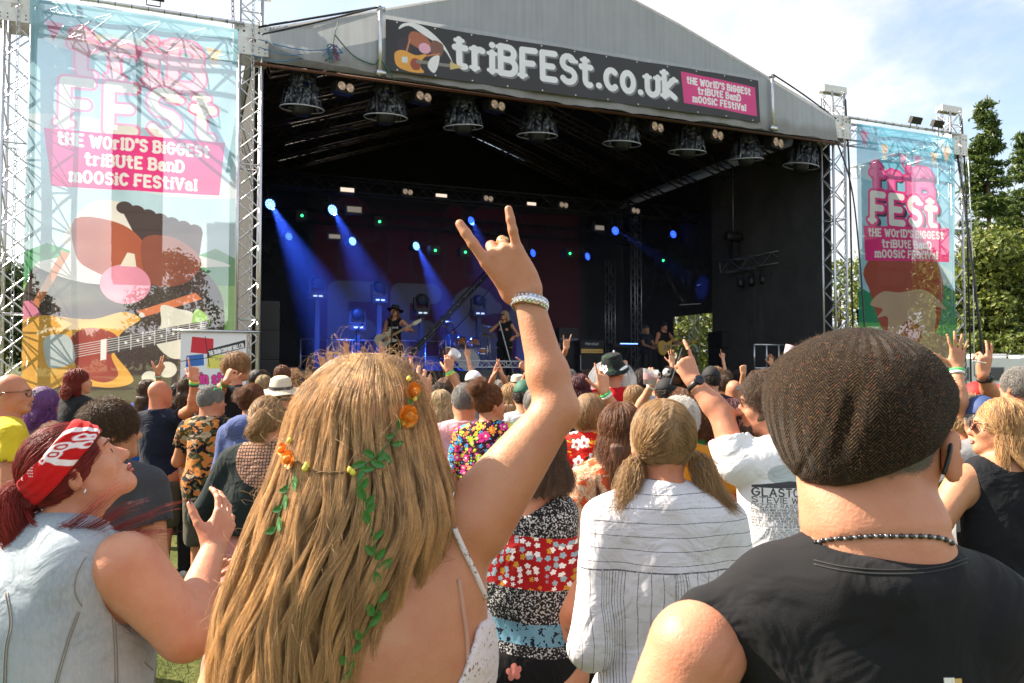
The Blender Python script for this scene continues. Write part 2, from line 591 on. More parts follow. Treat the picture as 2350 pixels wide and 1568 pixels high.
class Sdf:
    def __init__(s):
        s.P = []
        s.post = None

    def cone(s, a, b, ra, rb=None, k=0.02, op='u'):
        rb = ra if rb is None else rb
        a, b = np.asarray(a, float), np.asarray(b, float)
        s.P.append(('c', a, b, ra, rb, k, op, (a + b) / 2, np.linalg.norm(a - b) / 2 + max(ra, rb)))
        return s

    def ell(s, c, r, R=None, k=0.02, op='u'):
        c = np.asarray(c, float)
        s.P.append(('e', c, np.asarray(r, float), R, None, k, op, c, max(r)))
        return s

    def box(s, c, hb, rd, R=None, k=0.02, op='u'):
        c = np.asarray(c, float)
        s.P.append(('b', c, np.asarray(hb, float), R, rd, k, op, c, float(np.linalg.norm(hb)) + rd))
        return s

    def plane(s, p, n, k=0.004):
        """keeps the side that the normal n points away from"""
        n = np.asarray(n, float); n = n / np.linalg.norm(n)
        s.P.append(('p', np.asarray(p, float), n, None, None, k, 'i', None, 1e9))
        return s

    def __call__(s, X):
        D = np.full(len(X), 0.5)
        for kind, a, b, c, d, k, op, cen, rad in s.P:
            if kind == 'p':
                q = (X - a) @ b
                h = np.clip(.5 - .5 * (q - D) / k, 0, 1)
                D = q * (1 - h) + D * h + k * h * (1 - h)
                continue
            dd = X - cen
            mk = (dd * dd).sum(1) < (rad + 0.1 + k) ** 2
            if not mk.any():
                continue
            Y = X[mk]
            if kind == 'c':
                ab = b - a
                L2 = ab @ ab + 1e-12
                t = np.clip((Y - a) @ ab / L2, 0, 1)
                q = np.linalg.norm(Y - a - t[:, None] * ab, axis=1) - (c + (d - c) * t)
            elif kind == 'e':
                Z = Y - a
                if c is not None: Z = Z @ c
                k0 = np.linalg.norm(Z / b, axis=1); k1 = np.linalg.norm(Z / (b * b), axis=1) + 1e-9
                q = k0 * (k0 - 1) / k1
            else:
                Z = Y - a
                if c is not None: Z = Z @ c
                Z = np.abs(Z) - b
                q = np.linalg.norm(np.maximum(Z, 0), axis=1) + np.minimum(Z.max(1), 0) - d
            E = D[mk]
            if op == 'u':
                h = np.clip(.5 + .5 * (E - q) / k, 0, 1)
                D[mk] = E * (1 - h) + q * h - k * h * (1 - h)
            elif op == 's':
                h = np.clip(.5 - .5 * (E + q) / k, 0, 1)
                D[mk] = E * (1 - h) - q * h + k * h * (1 - h)
        if s.post is not None:
            near = np.abs(D) < 0.08
            if near.any():
                D[near] = s.post(X[near], D[near])
        return D

    def bounds(s):
        lo, hi = [], []
        for p in s.P:
            if p[6] == 'u':
                if p[0] == 'c':
                    r = max(p[3], p[4]); lo.append(np.minimum(p[1], p[2]) - r); hi.append(np.maximum(p[1], p[2]) + r)
                else:
                    r = p[8] if p[3] is not None else (np.asarray(p[2]) + (p[4] or 0)); lo.append(p[1] - r); hi.append(p[1] + r)
        lo = np.min(lo, 0); hi = np.max(hi, 0)
        for p in s.P:                                     # axis-aligned cuts shrink the box
            if p[0] == 'p':
                for ax in range(3):
                    if p[2][ax] > .999: hi[ax] = min(hi[ax], p[1][ax])
                    if p[2][ax] < -.999: lo[ax] = max(lo[ax], p[1][ax])
        return lo - .03, hi + .03


_CORN = [(0, 0, 0), (1, 0, 0), (0, 1, 0), (1, 1, 0), (0, 0, 1), (1, 0, 1), (0, 1, 1), (1, 1, 1)]
_EDG = [(0, 1), (2, 3), (4, 5), (6, 7), (0, 2), (1, 3), (4, 6), (5, 7), (0, 4), (1, 5), (2, 6), (3, 7)]


def polygonize(f, h, lo=None, hi=None):
    if lo is None: lo, hi = f.bounds()
    B = 4
    nb = np.ceil((hi - lo) / (h * B)).astype(int) + 1
    I = np.stack(np.meshgrid(*[np.arange(k) for k in nb], indexing='ij'), -1).reshape(-1, 3)
    C = lo + (I * B + 1.5) * h
    Dc = f(C)
    near = np.abs(Dc) < h * 6.2 + 0.004
    F = np.repeat(np.repeat(np.repeat(Dc.reshape(nb).astype(np.float32), B, 0), B, 1), B, 2)
    J = I[near]
    off = np.stack(np.meshgrid(*[np.arange(B)] * 3, indexing='ij'), -1).reshape(-1, 3)
    vals = np.empty((len(J), 64), np.float32)
    ch = 6000
    for s in range(0, len(J), ch):
        P = lo + (J[s:s + ch, None] * B + off[None]) * h
        vals[s:s + ch] = f(P.reshape(-1, 3)).reshape(-1, 64)
    F6 = F.reshape(nb[0], B, nb[1], B, nb[2], B)
    F6[J[:, 0], :, J[:, 1], :, J[:, 2], :] = vals.reshape(-1, B, B, B)
    F[0] = F[-1] = 1; F[:, 0] = F[:, -1] = 1; F[:, :, 0] = F[:, :, -1] = 1
    ins = F < 0
    S = np.zeros(np.array(F.shape) - 1, np.int8)
    for a, b, c in _CORN:
        S += ins[a:a + S.shape[0], b:b + S.shape[1], c:c + S.shape[2]]
    idx = np.argwhere((S > 0) & (S < 8))
    cv = np.stack([F[idx[:, 0] + a, idx[:, 1] + b, idx[:, 2] + c] for a, b, c in _CORN], 1)
    acc = np.zeros((len(idx), 3)); cnt = np.zeros(len(idx))
    co = np.array(_CORN, float)
    for a, b in _EDG:
        fa, fb = cv[:, a], cv[:, b]
        mk = (fa < 0) != (fb < 0)
        t = fa[mk] / (fa[mk] - fb[mk])
        acc[mk] += co[a] + t[:, None] * (co[b] - co[a])
        cnt[mk] += 1
    V = lo + (idx + acc / cnt[:, None]) * h
    vid = np.full(S.shape, -1, np.int32)
    vid[idx[:, 0], idx[:, 1], idx[:, 2]] = np.arange(len(idx))
    Q = []
    for ax in range(3):
        A = np.moveaxis(ins, ax, 0)
        Vd = np.moveaxis(vid, ax, 0)
        cr = np.argwhere(A[:-1, 1:-1, 1:-1] != A[1:, 1:-1, 1:-1])
        i, j, k = cr[:, 0], cr[:, 1] + 1, cr[:, 2] + 1
        q = np.stack([Vd[i, j - 1, k - 1], Vd[i, j, k - 1], Vd[i, j, k], Vd[i, j - 1, k]], 1)
        flip = A[i, j, k]
        if ax == 1: flip = ~flip
        q[~flip] = q[~flip][:, ::-1]
        Q.append(q)
    Q = np.concatenate(Q)
    Q = Q[(Q >= 0).all(1)]
    return V, Q


def rotm(yaw=0, pitch=0, roll=0):
    """columns = right, forward, up; yaw turns left, pitch nods down, roll leans right (degrees)"""
    return np.array(Matrix.Rotation(math.radians(yaw), 3, 'Z') @ Matrix.Rotation(math.radians(-pitch), 3, 'X') @ Matrix.Rotation(math.radians(roll), 3, 'Y'))


def curves(name, P, rad, m, parent=None, taper=0.35):
    """P (strands, points, 3) as real hair strands"""
    n, k, _ = P.shape
    hc = bpy.data.hair_curves.new(name)
    hc.add_curves([k] * n)
    hc.attributes['position'].data.foreach_set('vector', P.astype(np.float32).ravel())
    r = hc.attributes.get('radius') or hc.attributes.new('radius', 'FLOAT', 'POINT')
    prof = np.linspace(1, taper, k)[None] * np.broadcast_to(np.asarray(rad, float).reshape(-1, 1), (n, 1))
    r.data.foreach_set('value', prof.astype(np.float32).ravel())
    hc.materials.append(m)
    o = bpy.data.objects.new(name, hc)
    COL.link(o)
    if parent is not None: o.parent = parent
    return o


def hair_mat(name, col, col2=None, rough=0.42):
    if name in MATS: return MATS[name]
    m = bpy.data.materials.new(name); m.use_nodes = True
    t = NT(m.node_tree)
    hi = t.node('HairInfo')
    tc = t.node('TexCoord')
    col2 = col2 or tuple(c * 1.9 for c in col)
    f = t.m('ADD', t.m('MULTIPLY', hi.outputs['Random'], .35), t.m('MULTIPLY', t.noise(t.vm('MULTIPLY', tc.outputs['Object'], (1, 1, .14)), 48, 3), .85))  # streaks: locks vary in tone, which also stands in for their shading
    c = t.ramp(f, [(.25, col), (.8, col2)])
    b = t.node('BsdfPrincipled', {'Base Color': c, 'Roughness': rough, 'Specular IOR Level': 0.6, 'Anisotropic': .5})
    tl = t.node('BsdfTranslucent', {0: c})
    o = t.node('MixShader', {0: .22, 1: b.outputs[0], 2: tl.outputs[0]})
    t.node('OutputMaterial', {0: o.outputs[0]})
    MATS[name] = m
    return m


def skin(tone=0, red=0.0):
    """tone 0 pale .. 1 tanned"""
    key = 'skin_%d_%d' % (round(tone * 10), round(red * 10))
    if key in MATS: return MATS[key]
    base = np.array([.60, .315, .195]) * (1 - tone) + np.array([.46, .205, .095]) * tone
    base = base * (1 - np.array([0, .35, .35]) * red)
    m = bpy.data.materials.new(key); m.use_nodes = True
    t = NT(m.node_tree); tc = t.node('TexCoord'); v = tc.outputs['Object']
    n1 = t.noise(v, 9, 4, .6)
    c = t.ramp(n1, [(.3, tuple(base * [.90, .74, .70])), (.7, tuple(np.minimum(base * [1.05, 1.1, 1.12], 1)))])
    n2 = t.step(t.noise(v, 48, 5, .75), .42, .72)
    c = t.mix(t.m('MULTIPLY', n2, .24), c, tuple(base * [.95, .66, .60]))
    vor = t.node('TexVoronoi', {'Vector': v, 'Scale': 26.0})
    mole = t.step(vor.outputs['Distance'], .05, .035)
    rnd = t.node('SeparateColor', {0: vor.outputs['Color']})
    mole = t.m('MULTIPLY', mole, t.m('GREATER_THAN', rnd.outputs[0], .8))
    c = t.mix(t.m('MULTIPLY', mole, .55), c, tuple(base * .35))
    h = t.m('ADD', t.m('MULTIPLY', t.noise(v, 260, 2), .5), t.noise(v, 40, 4))
    b = t.node('BsdfPrincipled', {'Base Color': c, 'Roughness': .5, 'Specular IOR Level': .38, 'Subsurface Weight': .18, 'Subsurface Radius': (1., .3, .15), 'Subsurface Scale': .015,
                                  'Normal': t.bump(h, .3, .005)})
    t.node('OutputMaterial', {0: b.outputs[0]})
    MATS[key] = m
    return m


# ---- fabrics
def cloth(name, col, pat=None, rough=.85, fold=.5, **kw):
    if name in MATS: return MATS[name]
    m = bpy.data.materials.new(name); m.use_nodes = True
    t = NT(m.node_tree); tc = t.node('TexCoord'); v = tc.outputs['Object']
    n = t.noise(v, 3.0, 4, .6)
    c = t.ramp(n, [(.3, tuple(x * .88 for x in col)), (.7, tuple(min(1, x * 1.08) for x in col))])
    sp = t.node('SeparateXYZ', {0: v}); x, y, z = sp.outputs
    bumpx = None
    if pat: 
        r = pat(t, v, x, y, z, c, kw)
        c, bumpx = r if isinstance(r, tuple) else (r, None)
    wr = t.node('TexNoise', {'Vector': v, 'Scale': 7.0, 'Detail': 3.0, 'Distortion': 1.2}).outputs[0]
    fine = t.noise(v, 420, 2)
    nrm = t.bump(wr, fold, .05)
    nrm = t.bump(fine, .25, .0015, nrm)
    if bumpx is not None: nrm = t.bump(bumpx, .5, .003, nrm)
    b = t.node('BsdfPrincipled', {'Base Color': c, 'Roughness': rough, 'Specular IOR Level': .15, 'Sheen Weight': .06, 'Normal': nrm})
    t.node('OutputMaterial', {0: b.outputs[0]})
    MATS[name] = m
    return m


def p_camo(t, v, x, y, z, c, kw):
    q = t.vm('MULTIPLY', v, (1.0, .6, 1.5))
    n1 = t.noise(q, 10, 3, .5, 1.0); n2 = t.noise(t.vm('ADD', q, (3, 1, 2)), 13, 3, .5, .8); n3 = t.noise(t.vm('ADD', q, (7, 4, 1)), 9, 3, .5, .8)
    c = t.mix(t.step(n3, .53, .55), (.006, .007, .012), (.05, .05, .015))
    c = t.mix(t.step(n2, .55, .565), c, (.42, .30, .19))
    return t.mix(t.step(n1, .54, .555), c, (.50, .17, .035))


def _flowers(t, vec2, scale, n, thr, seed=0, pet=.45):
    """one layer of petalled flowers: mask, centre mask, random colour"""
    wp = t.node('TexNoise', {'Vector': vec2, 'Scale': 9.0, 'Detail': 2.0})
    q = t.vm('ADD', t.vm('ADD', vec2, t.vm('SCALE', t.vm('SUBTRACT', wp.outputs['Color'], (.5, .5, .5)), .035)), (seed * 1.37, seed * .71, 0))
    q = t.vm('MULTIPLY', q, (1, 1, 0)) if False else q
    vo = t.node('TexVoronoi', {'Vector': q, 'Scale': float(scale), 'Randomness': .75}, voronoi_dimensions='2D')
    d = t.vm('SUBTRACT', t.vm('SCALE', q, float(scale)), t.vm('SCALE', vo.outputs['Position'], float(scale)))
    s = t.node('SeparateXYZ', {0: d})
    r = t.vm('LENGTH', d)
    a = t.m('ARCTAN2', s.outputs[1], s.outputs[0])
    rc = t.node('SeparateColor', {0: vo.outputs['Color']})
    ph = t.m('MULTIPLY', rc.outputs[2], 6.0)
    wv = t.m('ABSOLUTE', t.m('COSINE', t.m('ADD', t.m('MULTIPLY', a, n / 2.0), ph)))
    rr = t.m('ADD', thr * (1 - pet), t.m('MULTIPLY', wv, thr * pet))
    mask = t.m('LESS_THAN', r, rr)
    return mask, t.m('LESS_THAN', r, thr * .3), rc.outputs[0], rc.outputs[1]


def p_floral(t, v, x, y, z, c, kw):
    xz = t.node('CombineXYZ', {0: x, 1: z}).outputs[0]
    c = (.025, .006, .02)
    cols = [(0, (.75, .03, .2)), (.2, (.75, .6, .03)), (.4, (.03, .3, .6)), (.55, (.4, .6, .05)), (.7, (.85, .25, .05)), (.85, (.7, .02, .25))]
    for sc, n, th, sd in ((60, 6, .4, 3), (30, 7, .42, 1), (16, 9, .40, 0)):
        mk, ce, r1, r2 = _flowers(t, xz, sc, n, th, sd)
        mk = t.m('MULTIPLY', mk, t.m('GREATER_THAN', r2, .3))
        col = t.ramp(r1, cols, 'CONSTANT')
        cc = t.ramp(r2, [(0, (.8, .5, .05)), (.5, (.25, .02, .05)), (.75, (.7, .7, .5))], 'CONSTANT')
        c = t.mix(mk, c, col)
        c = t.mix(t.m('MULTIPLY', mk, ce), c, cc)
    return c


def p_hawaii(t, v, x, y, z, c, kw):
    xz = t.node('CombineXYZ', {0: x, 1: z}).outputs[0]
    n1 = t.noise(t.vm('MULTIPLY', v, (1, 1, 4)), 9, 3, .5, .8)
    c = t.mix(t.step(n1, .57, .59), kw.get('base', (.55, .012, .01)), kw.get('c2', (.75, .4, .03)))
    n2 = t.noise(t.vm('ADD', t.vm('MULTIPLY', v, (1, 1, 1.6)), (4, 4, 4)), 14, 4, .65, 2)
    c = t.mix(t.step(n2, .60, .62), c, (.015, .06, .02))
    mk, ce, r1, r2 = _flowers(t, xz, 11, 5, .40, 5, .4)
    mk = t.m('MULTIPLY', mk, t.m('GREATER_THAN', r2, .45))
    c = t.mix(mk, c, (.8, .78, .76))
    return t.mix(t.m('MULTIPLY', mk, ce), c, (.5, .1, .1))


def p_paisley(t, v, x, y, z, c, kw):
    n1 = t.node('TexNoise', {'Vector': v, 'Scale': 16.0, 'Detail': 3.0, 'Distortion': 1.5}).outputs[0]
    w1 = t.m('SINE', t.m('MULTIPLY', n1, 60.0))
    c = t.mix(t.step(w1, .1, .5), (.62, .28, .13), (.72, .52, .38))
    n2 = t.noise(t.vm('ADD', v, (3, 3, 3)), 20, 2)
    return t.mix(t.step(n2, .56, .6), c, (.6, .09, .03))


def p_stripes(t, v, x, y, z, c, kw):
    """white crinkled cotton with fine dark woven stripes: across on the yoke and collar, down on the body"""
    x = t.m('ADD', x, t.m('MULTIPLY', t.noise(v, 5, 2), .03))
    zz = t.m('ADD', z, t.m('MULTIPLY', t.noise(v, 4, 2), .02))
    def lines(q, per, wd):
        f = t.m('FRACT', t.m('DIVIDE', q, per))
        return t.m('LESS_THAN', t.m('ABSOLUTE', t.m('SUBTRACT', f, .5)), wd / per / 2)
    big = lines(x, .029, .0017)
    grp = t.m('FRACT', t.m('DIVIDE', t.m('ADD', x, .05), .16))
    ing = t.m('LESS_THAN', t.m('ABSOLUTE', t.m('SUBTRACT', grp, .5)), .16)
    sm = t.m('MULTIPLY', lines(x, .0075, .0013), ing)
    vert = t.m('MAXIMUM', big, sm)
    hor = lines(zz, .034, .0018)
    yoke = t.m('GREATER_THAN', z, kw.get('yoke', 1.27))
    ln = t.m('ADD', t.m('MULTIPLY', hor, yoke), t.m('MULTIPLY', vert, t.m('SUBTRACT', 1.0, yoke)))
    seam = t.m('LESS_THAN', t.m('ABSOLUTE', t.m('SUBTRACT', z, kw.get('yoke', 1.27))), .002)
    ln = t.m('MAXIMUM', ln, seam)
    dash = t.m('GREATER_THAN', t.noise(v, 230, 1), .42)
    slub = t.step(t.noise(t.vm('MULTIPLY', v, (1, 1, 14)), 14, 3, .7), .58, .68)
    c = t.mix(t.m('MULTIPLY', slub, .3), (.70, .69, .73), (.86, .86, .88))
    return t.mix(t.m('MULTIPLY', ln, t.m('ADD', t.m('MULTIPLY', dash, .45), .45)), c, (.06, .06, .075)), slub


def p_dress(t, v, x, y, z, c, kw):
    xz = t.node('CombineXYZ', {0: x, 1: z}).outputs[0]
    mk, ce, r1, r2 = _flowers(t, xz, 44, 5, .42, 2, .35)
    red = t.mix(mk, (.30, .008, .010), t.ramp(r1, [(0, (.7, .68, .66)), (.4, (.25, .35, .4)), (.7, (.5, .25, .03))], 'CONSTANT'))
    sp = t.step(t.noise(v, 170, 3), .53, .57)
    spk = t.mix(sp, (.01, .01, .012), (.42, .42, .42))
    blue = t.mix(t.step(t.noise(v, 70, 2), .58, .6), (.14, .30, .40), (.01, .01, .02))
    mk2, ce2, r3, r4 = _flowers(t, xz, 13, 5, .34, 9, .35)
    mk2 = t.m('MULTIPLY', mk2, t.m('GREATER_THAN', r4, .55))
    blk = t.mix(mk2, (.008, .008, .009), (.62, .22, .18))
    zz = t.m('ADD', z, t.m('MULTIPLY', t.m('SINE', t.m('MULTIPLY', x, 9.0)), .012))
    b = kw['bands']
    c = blk
    for lo, cc in ((b[0], spk), (b[1], blue), (b[2], spk), (b[3], red), (b[4], spk)):
        c = t.mix(t.m('GREATER_THAN', zz, lo), c, cc)
    return c


def p_denim(t, v, x, y, z, c, kw):
    n = t.noise(v, 5, 5, .65)
    c = t.ramp(n, [(.3, kw.get('lo', (.30, .37, .43))), (.7, kw.get('hi', (.52, .58, .62)))])
    wv = t.m('SINE', t.m('MULTIPLY', t.m('ADD', t.m('ADD', x, y), z), 2600.0))
    fl = t.noise(t.vm('MULTIPLY', v, (3, 3, 1)), 60, 4, .8)
    c = t.mix(t.m('MULTIPLY', t.step(fl, .4, .7), .35), c, tuple(min(1, q * 1.25) for q in kw.get('hi', (.52, .58, .62))))
    return c, wv


def p_tweed(t, v, x, y, z, c, kw):
    """herringbone: slanting threads that change direction from rib to rib"""
    d = t.vm('NORMALIZE', t.vm('SUBTRACT', v, kw['c']))
    sd = t.node('SeparateXYZ', {0: d})
    u = t.m('MULTIPLY', t.m('ARCTAN2', sd.outputs[0], t.m('MULTIPLY', sd.outputs[1], -1.0)), .115)
    u = t.m('ADD', u, t.m('MULTIPLY', t.noise(v, 9, 2), .004))
    zz = t.m('ADD', t.m('MULTIPLY', t.m('ARCSINE', sd.outputs[2]), .115), t.m('MULTIPLY', t.noise(v, 12, 2), .003))
    per = .0095
    tri = t.m('PINGPONG', u, per)
    ph = t.m('ADD', t.m('MULTIPLY', zz, 1.0), t.m('MULTIPLY', tri, 1.1))
    th = t.m('SINE', t.m('MULTIPLY', ph, 2 * math.pi / .0038))
    n = t.noise(v, 260, 3, .7)
    hb = t.m('ADD', t.m('MULTIPLY', th, .5), t.m('MULTIPLY', t.m('SUBTRACT', n, .5), 1.5))
    c = t.ramp(hb, [(-.0, (.007, .0045, .003)), (.35, (.034, .019, .009)), (.85, (.17, .098, .042))])
    spk = t.step(t.noise(v, 420, 2, .8), .66, .72)
    c = t.mix(spk, c, (.32, .19, .08))
    rd = t.step(t.noise(t.vm('ADD', v, (9, 0, 0)), 200, 2), .66, .7)
    return t.mix(rd, c, (.12, .03, .02)), t.m('ADD', th, n)


def p_tshirt(t, v, x, y, z, c, kw):
    """plain cloth with a flat print: image kw['im'] laid on the rectangle kw['rect'] = (x0, z0, x1, z1), optional shear"""
    x0, z0, x1, z1 = kw['rect']
    xx = t.m('ADD', x, t.m('MULTIPLY', z, kw.get('shear', 0.0)))
    uu = t.m('DIVIDE', t.m('SUBTRACT', xx, x0), x1 - x0); vv = t.m('DIVIDE', t.m('SUBTRACT', z, z0), z1 - z0)
    uv = t.node('CombineXYZ', {0: uu, 1: vv}).outputs[0]
    tx = t.node('TexImage', {0: uv}, image=kw['im'], extension='CLIP')
    f = tx.outputs[1]
    if kw.get('back', True) is not None:
        f = t.m('MULTIPLY', f, t.m('LESS_THAN' if kw.get('back', True) else 'GREATER_THAN', y, kw.get('ycut', .02)))
    return t.mix(f, c, tx.outputs[0])


def p_bandana(t, v, x, y, z, c, kw):
    vo = t.node('TexVoronoi', {'Vector': v, 'Scale': 60.0}); d = vo.outputs['Distance']
    r = t.m('LESS_THAN', t.m('ABSOLUTE', t.m('SUBTRACT', d, .34)), .05)
    n = t.step(t.noise(v, 20, 2), .5, .54)
    c = t.mix(t.m('MULTIPLY', r, n), (.55, .012, .014), (.75, .6, .6))
    if 'im' in kw: return p_tshirt(t, v, x, y, z, c, kw)
    return c


def p_crochet(t, v, x, y, z, c, kw):
    xz = t.node('CombineXYZ', {0: x, 1: z}).outputs[0]
    mk, ce, r1, r2 = _flowers(t, xz, 38, 12, .5, 1, .55)
    holes = t.step(t.noise(v, 160, 2), .60, .64)
    c = t.mix(t.m('MULTIPLY', t.m('SUBTRACT', 1.0, mk), holes), (.74, .70, .70), (.30, .17, .12))
    return c, t.m('ADD', mk, t.noise(v, 200, 2))


def p_lace(t, v, x, y, z, c, kw):
    xz = t.node('CombineXYZ', {0: x, 1: z}).outputs[0]
    vo = t.node('TexVoronoi', {'Vector': xz, 'Scale': 70.0, 'Randomness': .3}, voronoi_dimensions='2D', feature='DISTANCE_TO_EDGE')
    hole = t.m('GREATER_THAN', vo.outputs['Distance'], .12)
    cx, cz, rx, rz = kw['win']
    e = t.m('ADD', t.m('POWER', t.m('DIVIDE', t.m('SUBTRACT', x, cx), rx), 2.0), t.m('POWER', t.m('DIVIDE', t.m('SUBTRACT', z, cz), rz), 2.0))
    return t.mix(t.m('MULTIPLY', hole, t.m('MULTIPLY', t.m('LESS_THAN', e, 1.0), t.m('LESS_THAN', y, 0.0))), c, (.45, .24, .16))


def p_sleeve3(t, v, x, y, z, c, kw):
    """three white stripes down the outer side of each shoulder"""
    f = t.m('FRACT', t.m('DIVIDE', y, .022))
    ln = t.m('MULTIPLY', t.m('LESS_THAN', f, .5), t.m('LESS_THAN', t.m('ABSOLUTE', t.m('ADD', y, -.005)), .033))
    side = t.m('GREATER_THAN', t.m('ABSOLUTE', x), .13)
    return t.mix(t.m('MULTIPLY', ln, side), c, (.8, .8, .8))


# ------------------------------------------------------------------ hands
FING = [(.0295, .030, .042, .024, .021, .0086), (.010, .034, .047, .028, .023, .0088), (-.0105, .033, .043, .026, .022, .0084), (-.030, .027, .034, .020, .019, .0074)]
# x across the palm (index first), knuckle spread, three phalanges, radius
HANDPOSE = {  # curl (degrees) of the three joints for index, middle, ring, little; thumb (out, across, bend); finger spread
    'open': ([(8, 12, 8), (5, 10, 8), (6, 12, 8), (10, 14, 8)], (48, 12, 15), 7),
    'wide': ([(-4, 4, 4), (-6, 6, 4), (-4, 6, 4), (2, 6, 4)], (64, 0, 6), 13),
    'relax': ([(22, 28, 16), (28, 32, 18), (34, 34, 18), (38, 36, 18)], (34, 26, 20), 3),
    'point': ([(2, 6, 4), (78, 92, 50), (82, 95, 50), (84, 92, 48)], (26, 44, 40), 2),
    'rock': ([(-6, 8, 6), (88, 100, 40), (90, 102, 40), (-14, 10, 6)], (20, 55, 45), 9),
    'fist': ([(82, 96, 50), (86, 98, 52), (86, 98, 52), (84, 94, 50)], (20, 50, 45), 0),
    'peace': ([(0, 6, 4), (30, 40, 20), (40, 46, 20), (46, 48, 20)], (50, 10, 12), 4),
    'hold': ([(35, 45, 25), (38, 48, 26), (42, 50, 26), (46, 50, 26)], (42, 48, 20), 2),
    'smoke': ([(4, 10, 8), (6, 14, 10), (48, 60, 30), (56, 60, 30)], (44, 30, 20), 4),
}


def hand(S, wrist, d, n, side, pose, sc=1.0, fr=1.0):
    """adds palm and five fingers to the solid S. d = towards the fingertips, n = out of the palm; side +1 right, -1 left"""
    d = d / np.linalg.norm(d)
    n = n - (n @ d) * d; n /= np.linalg.norm(n)
    x = np.cross(d, n) * side                      # towards the thumb
    x /= np.linalg.norm(x)
    curl, th, spread = HANDPOSE[pose] if isinstance(pose, str) else pose
    def W(a, b, c): return wrist + sc * (x * a + d * b + n * c)
    tips = []
    for i, (fx, kn, p1, p2, p3, r) in enumerate(FING):
        kx = fx * 1.0
        ky = .098 - abs(fx - .006) * .22 - (.006 if i == 3 else 0)
        S.cone(W(kx * .55, .012, .0), W(kx, ky, -.004), .0165 * sc, .0118 * sc, k=.012 * sc)
        ang, sp = 0.0, math.radians(spread[i] if isinstance(spread, (list, tuple)) else (1.35 - i) * spread)
        pt = W(kx, ky, -.004)
        dx = x * math.sin(sp) + d * math.cos(sp)
        rr = r * fr
        for L, c in zip((p1, p2, p3), curl[i]):
            ang += math.radians(c)
            v = dx * math.cos(ang) + n * math.sin(ang)
            q = pt + v * L * sc
            S.cone(pt, q, rr * 1.06 * sc, rr * .93 * sc, k=.0035 * sc)
            rr *= .93
            pt = q
        tips.append((pt, v, np.cross(np.cross(v, n), v) if False else (n * math.cos(ang) - dx * math.sin(ang)), rr * sc))
    S.ell(W(.017, .045, .012), (.021 * sc, .036 * sc, .017 * sc), np.stack([x, d, n], 1), k=.014 * sc)
    S.ell(W(-.020, .045, .009), (.017 * sc, .036 * sc, .014 * sc), np.stack([x, d, n], 1), k=.014 * sc)
    o, ac, bd = [math.radians(q) for q in th]
    t0 = W(.024, .022, .010)
    v = x * math.sin(o) * math.cos(ac) + d * math.cos(o) * math.cos(ac) + n * math.sin(ac)
    t1 = t0 + v * .045 * sc
    v2 = v * math.cos(bd) + (d * .8 - x * .25 * 1 + n * .3) * math.sin(bd); v2 /= np.linalg.norm(v2)
    t2 = t1 + v2 * .034 * sc
    t3 = t2 + v2 * .025 * sc
    S.cone(t0, t1, .0155 * sc, .0118 * sc, k=.014 * sc)
    S.cone(t1, t2, .0112 * sc, .0102 * sc, k=.004 * sc)
    S.cone(t2, t3, .0104 * sc, .0082 * sc, k=.003 * sc)
    nn = np.cross(v2, np.cross(n, v2)); nn /= np.linalg.norm(nn) + 1e-9
    tips.append((t3, v2, nn, .0084 * sc))
    return tips


def ik(sh, tgt, L1, L2, pole):
    v = tgt - sh
    D = np.linalg.norm(v)
    f = max(1.0, D / ((L1 + L2) * .995))
    L1, L2 = L1 * f, L2 * f
    v = v / D
    a = (L1 * L1 - L2 * L2 + D * D) / (2 * D)
    h = math.sqrt(max(L1 * L1 - a * a, 0))
    p = pole - (pole @ v) * v
    p /= np.linalg.norm(p) + 1e-9
    return sh + v * a + p * h

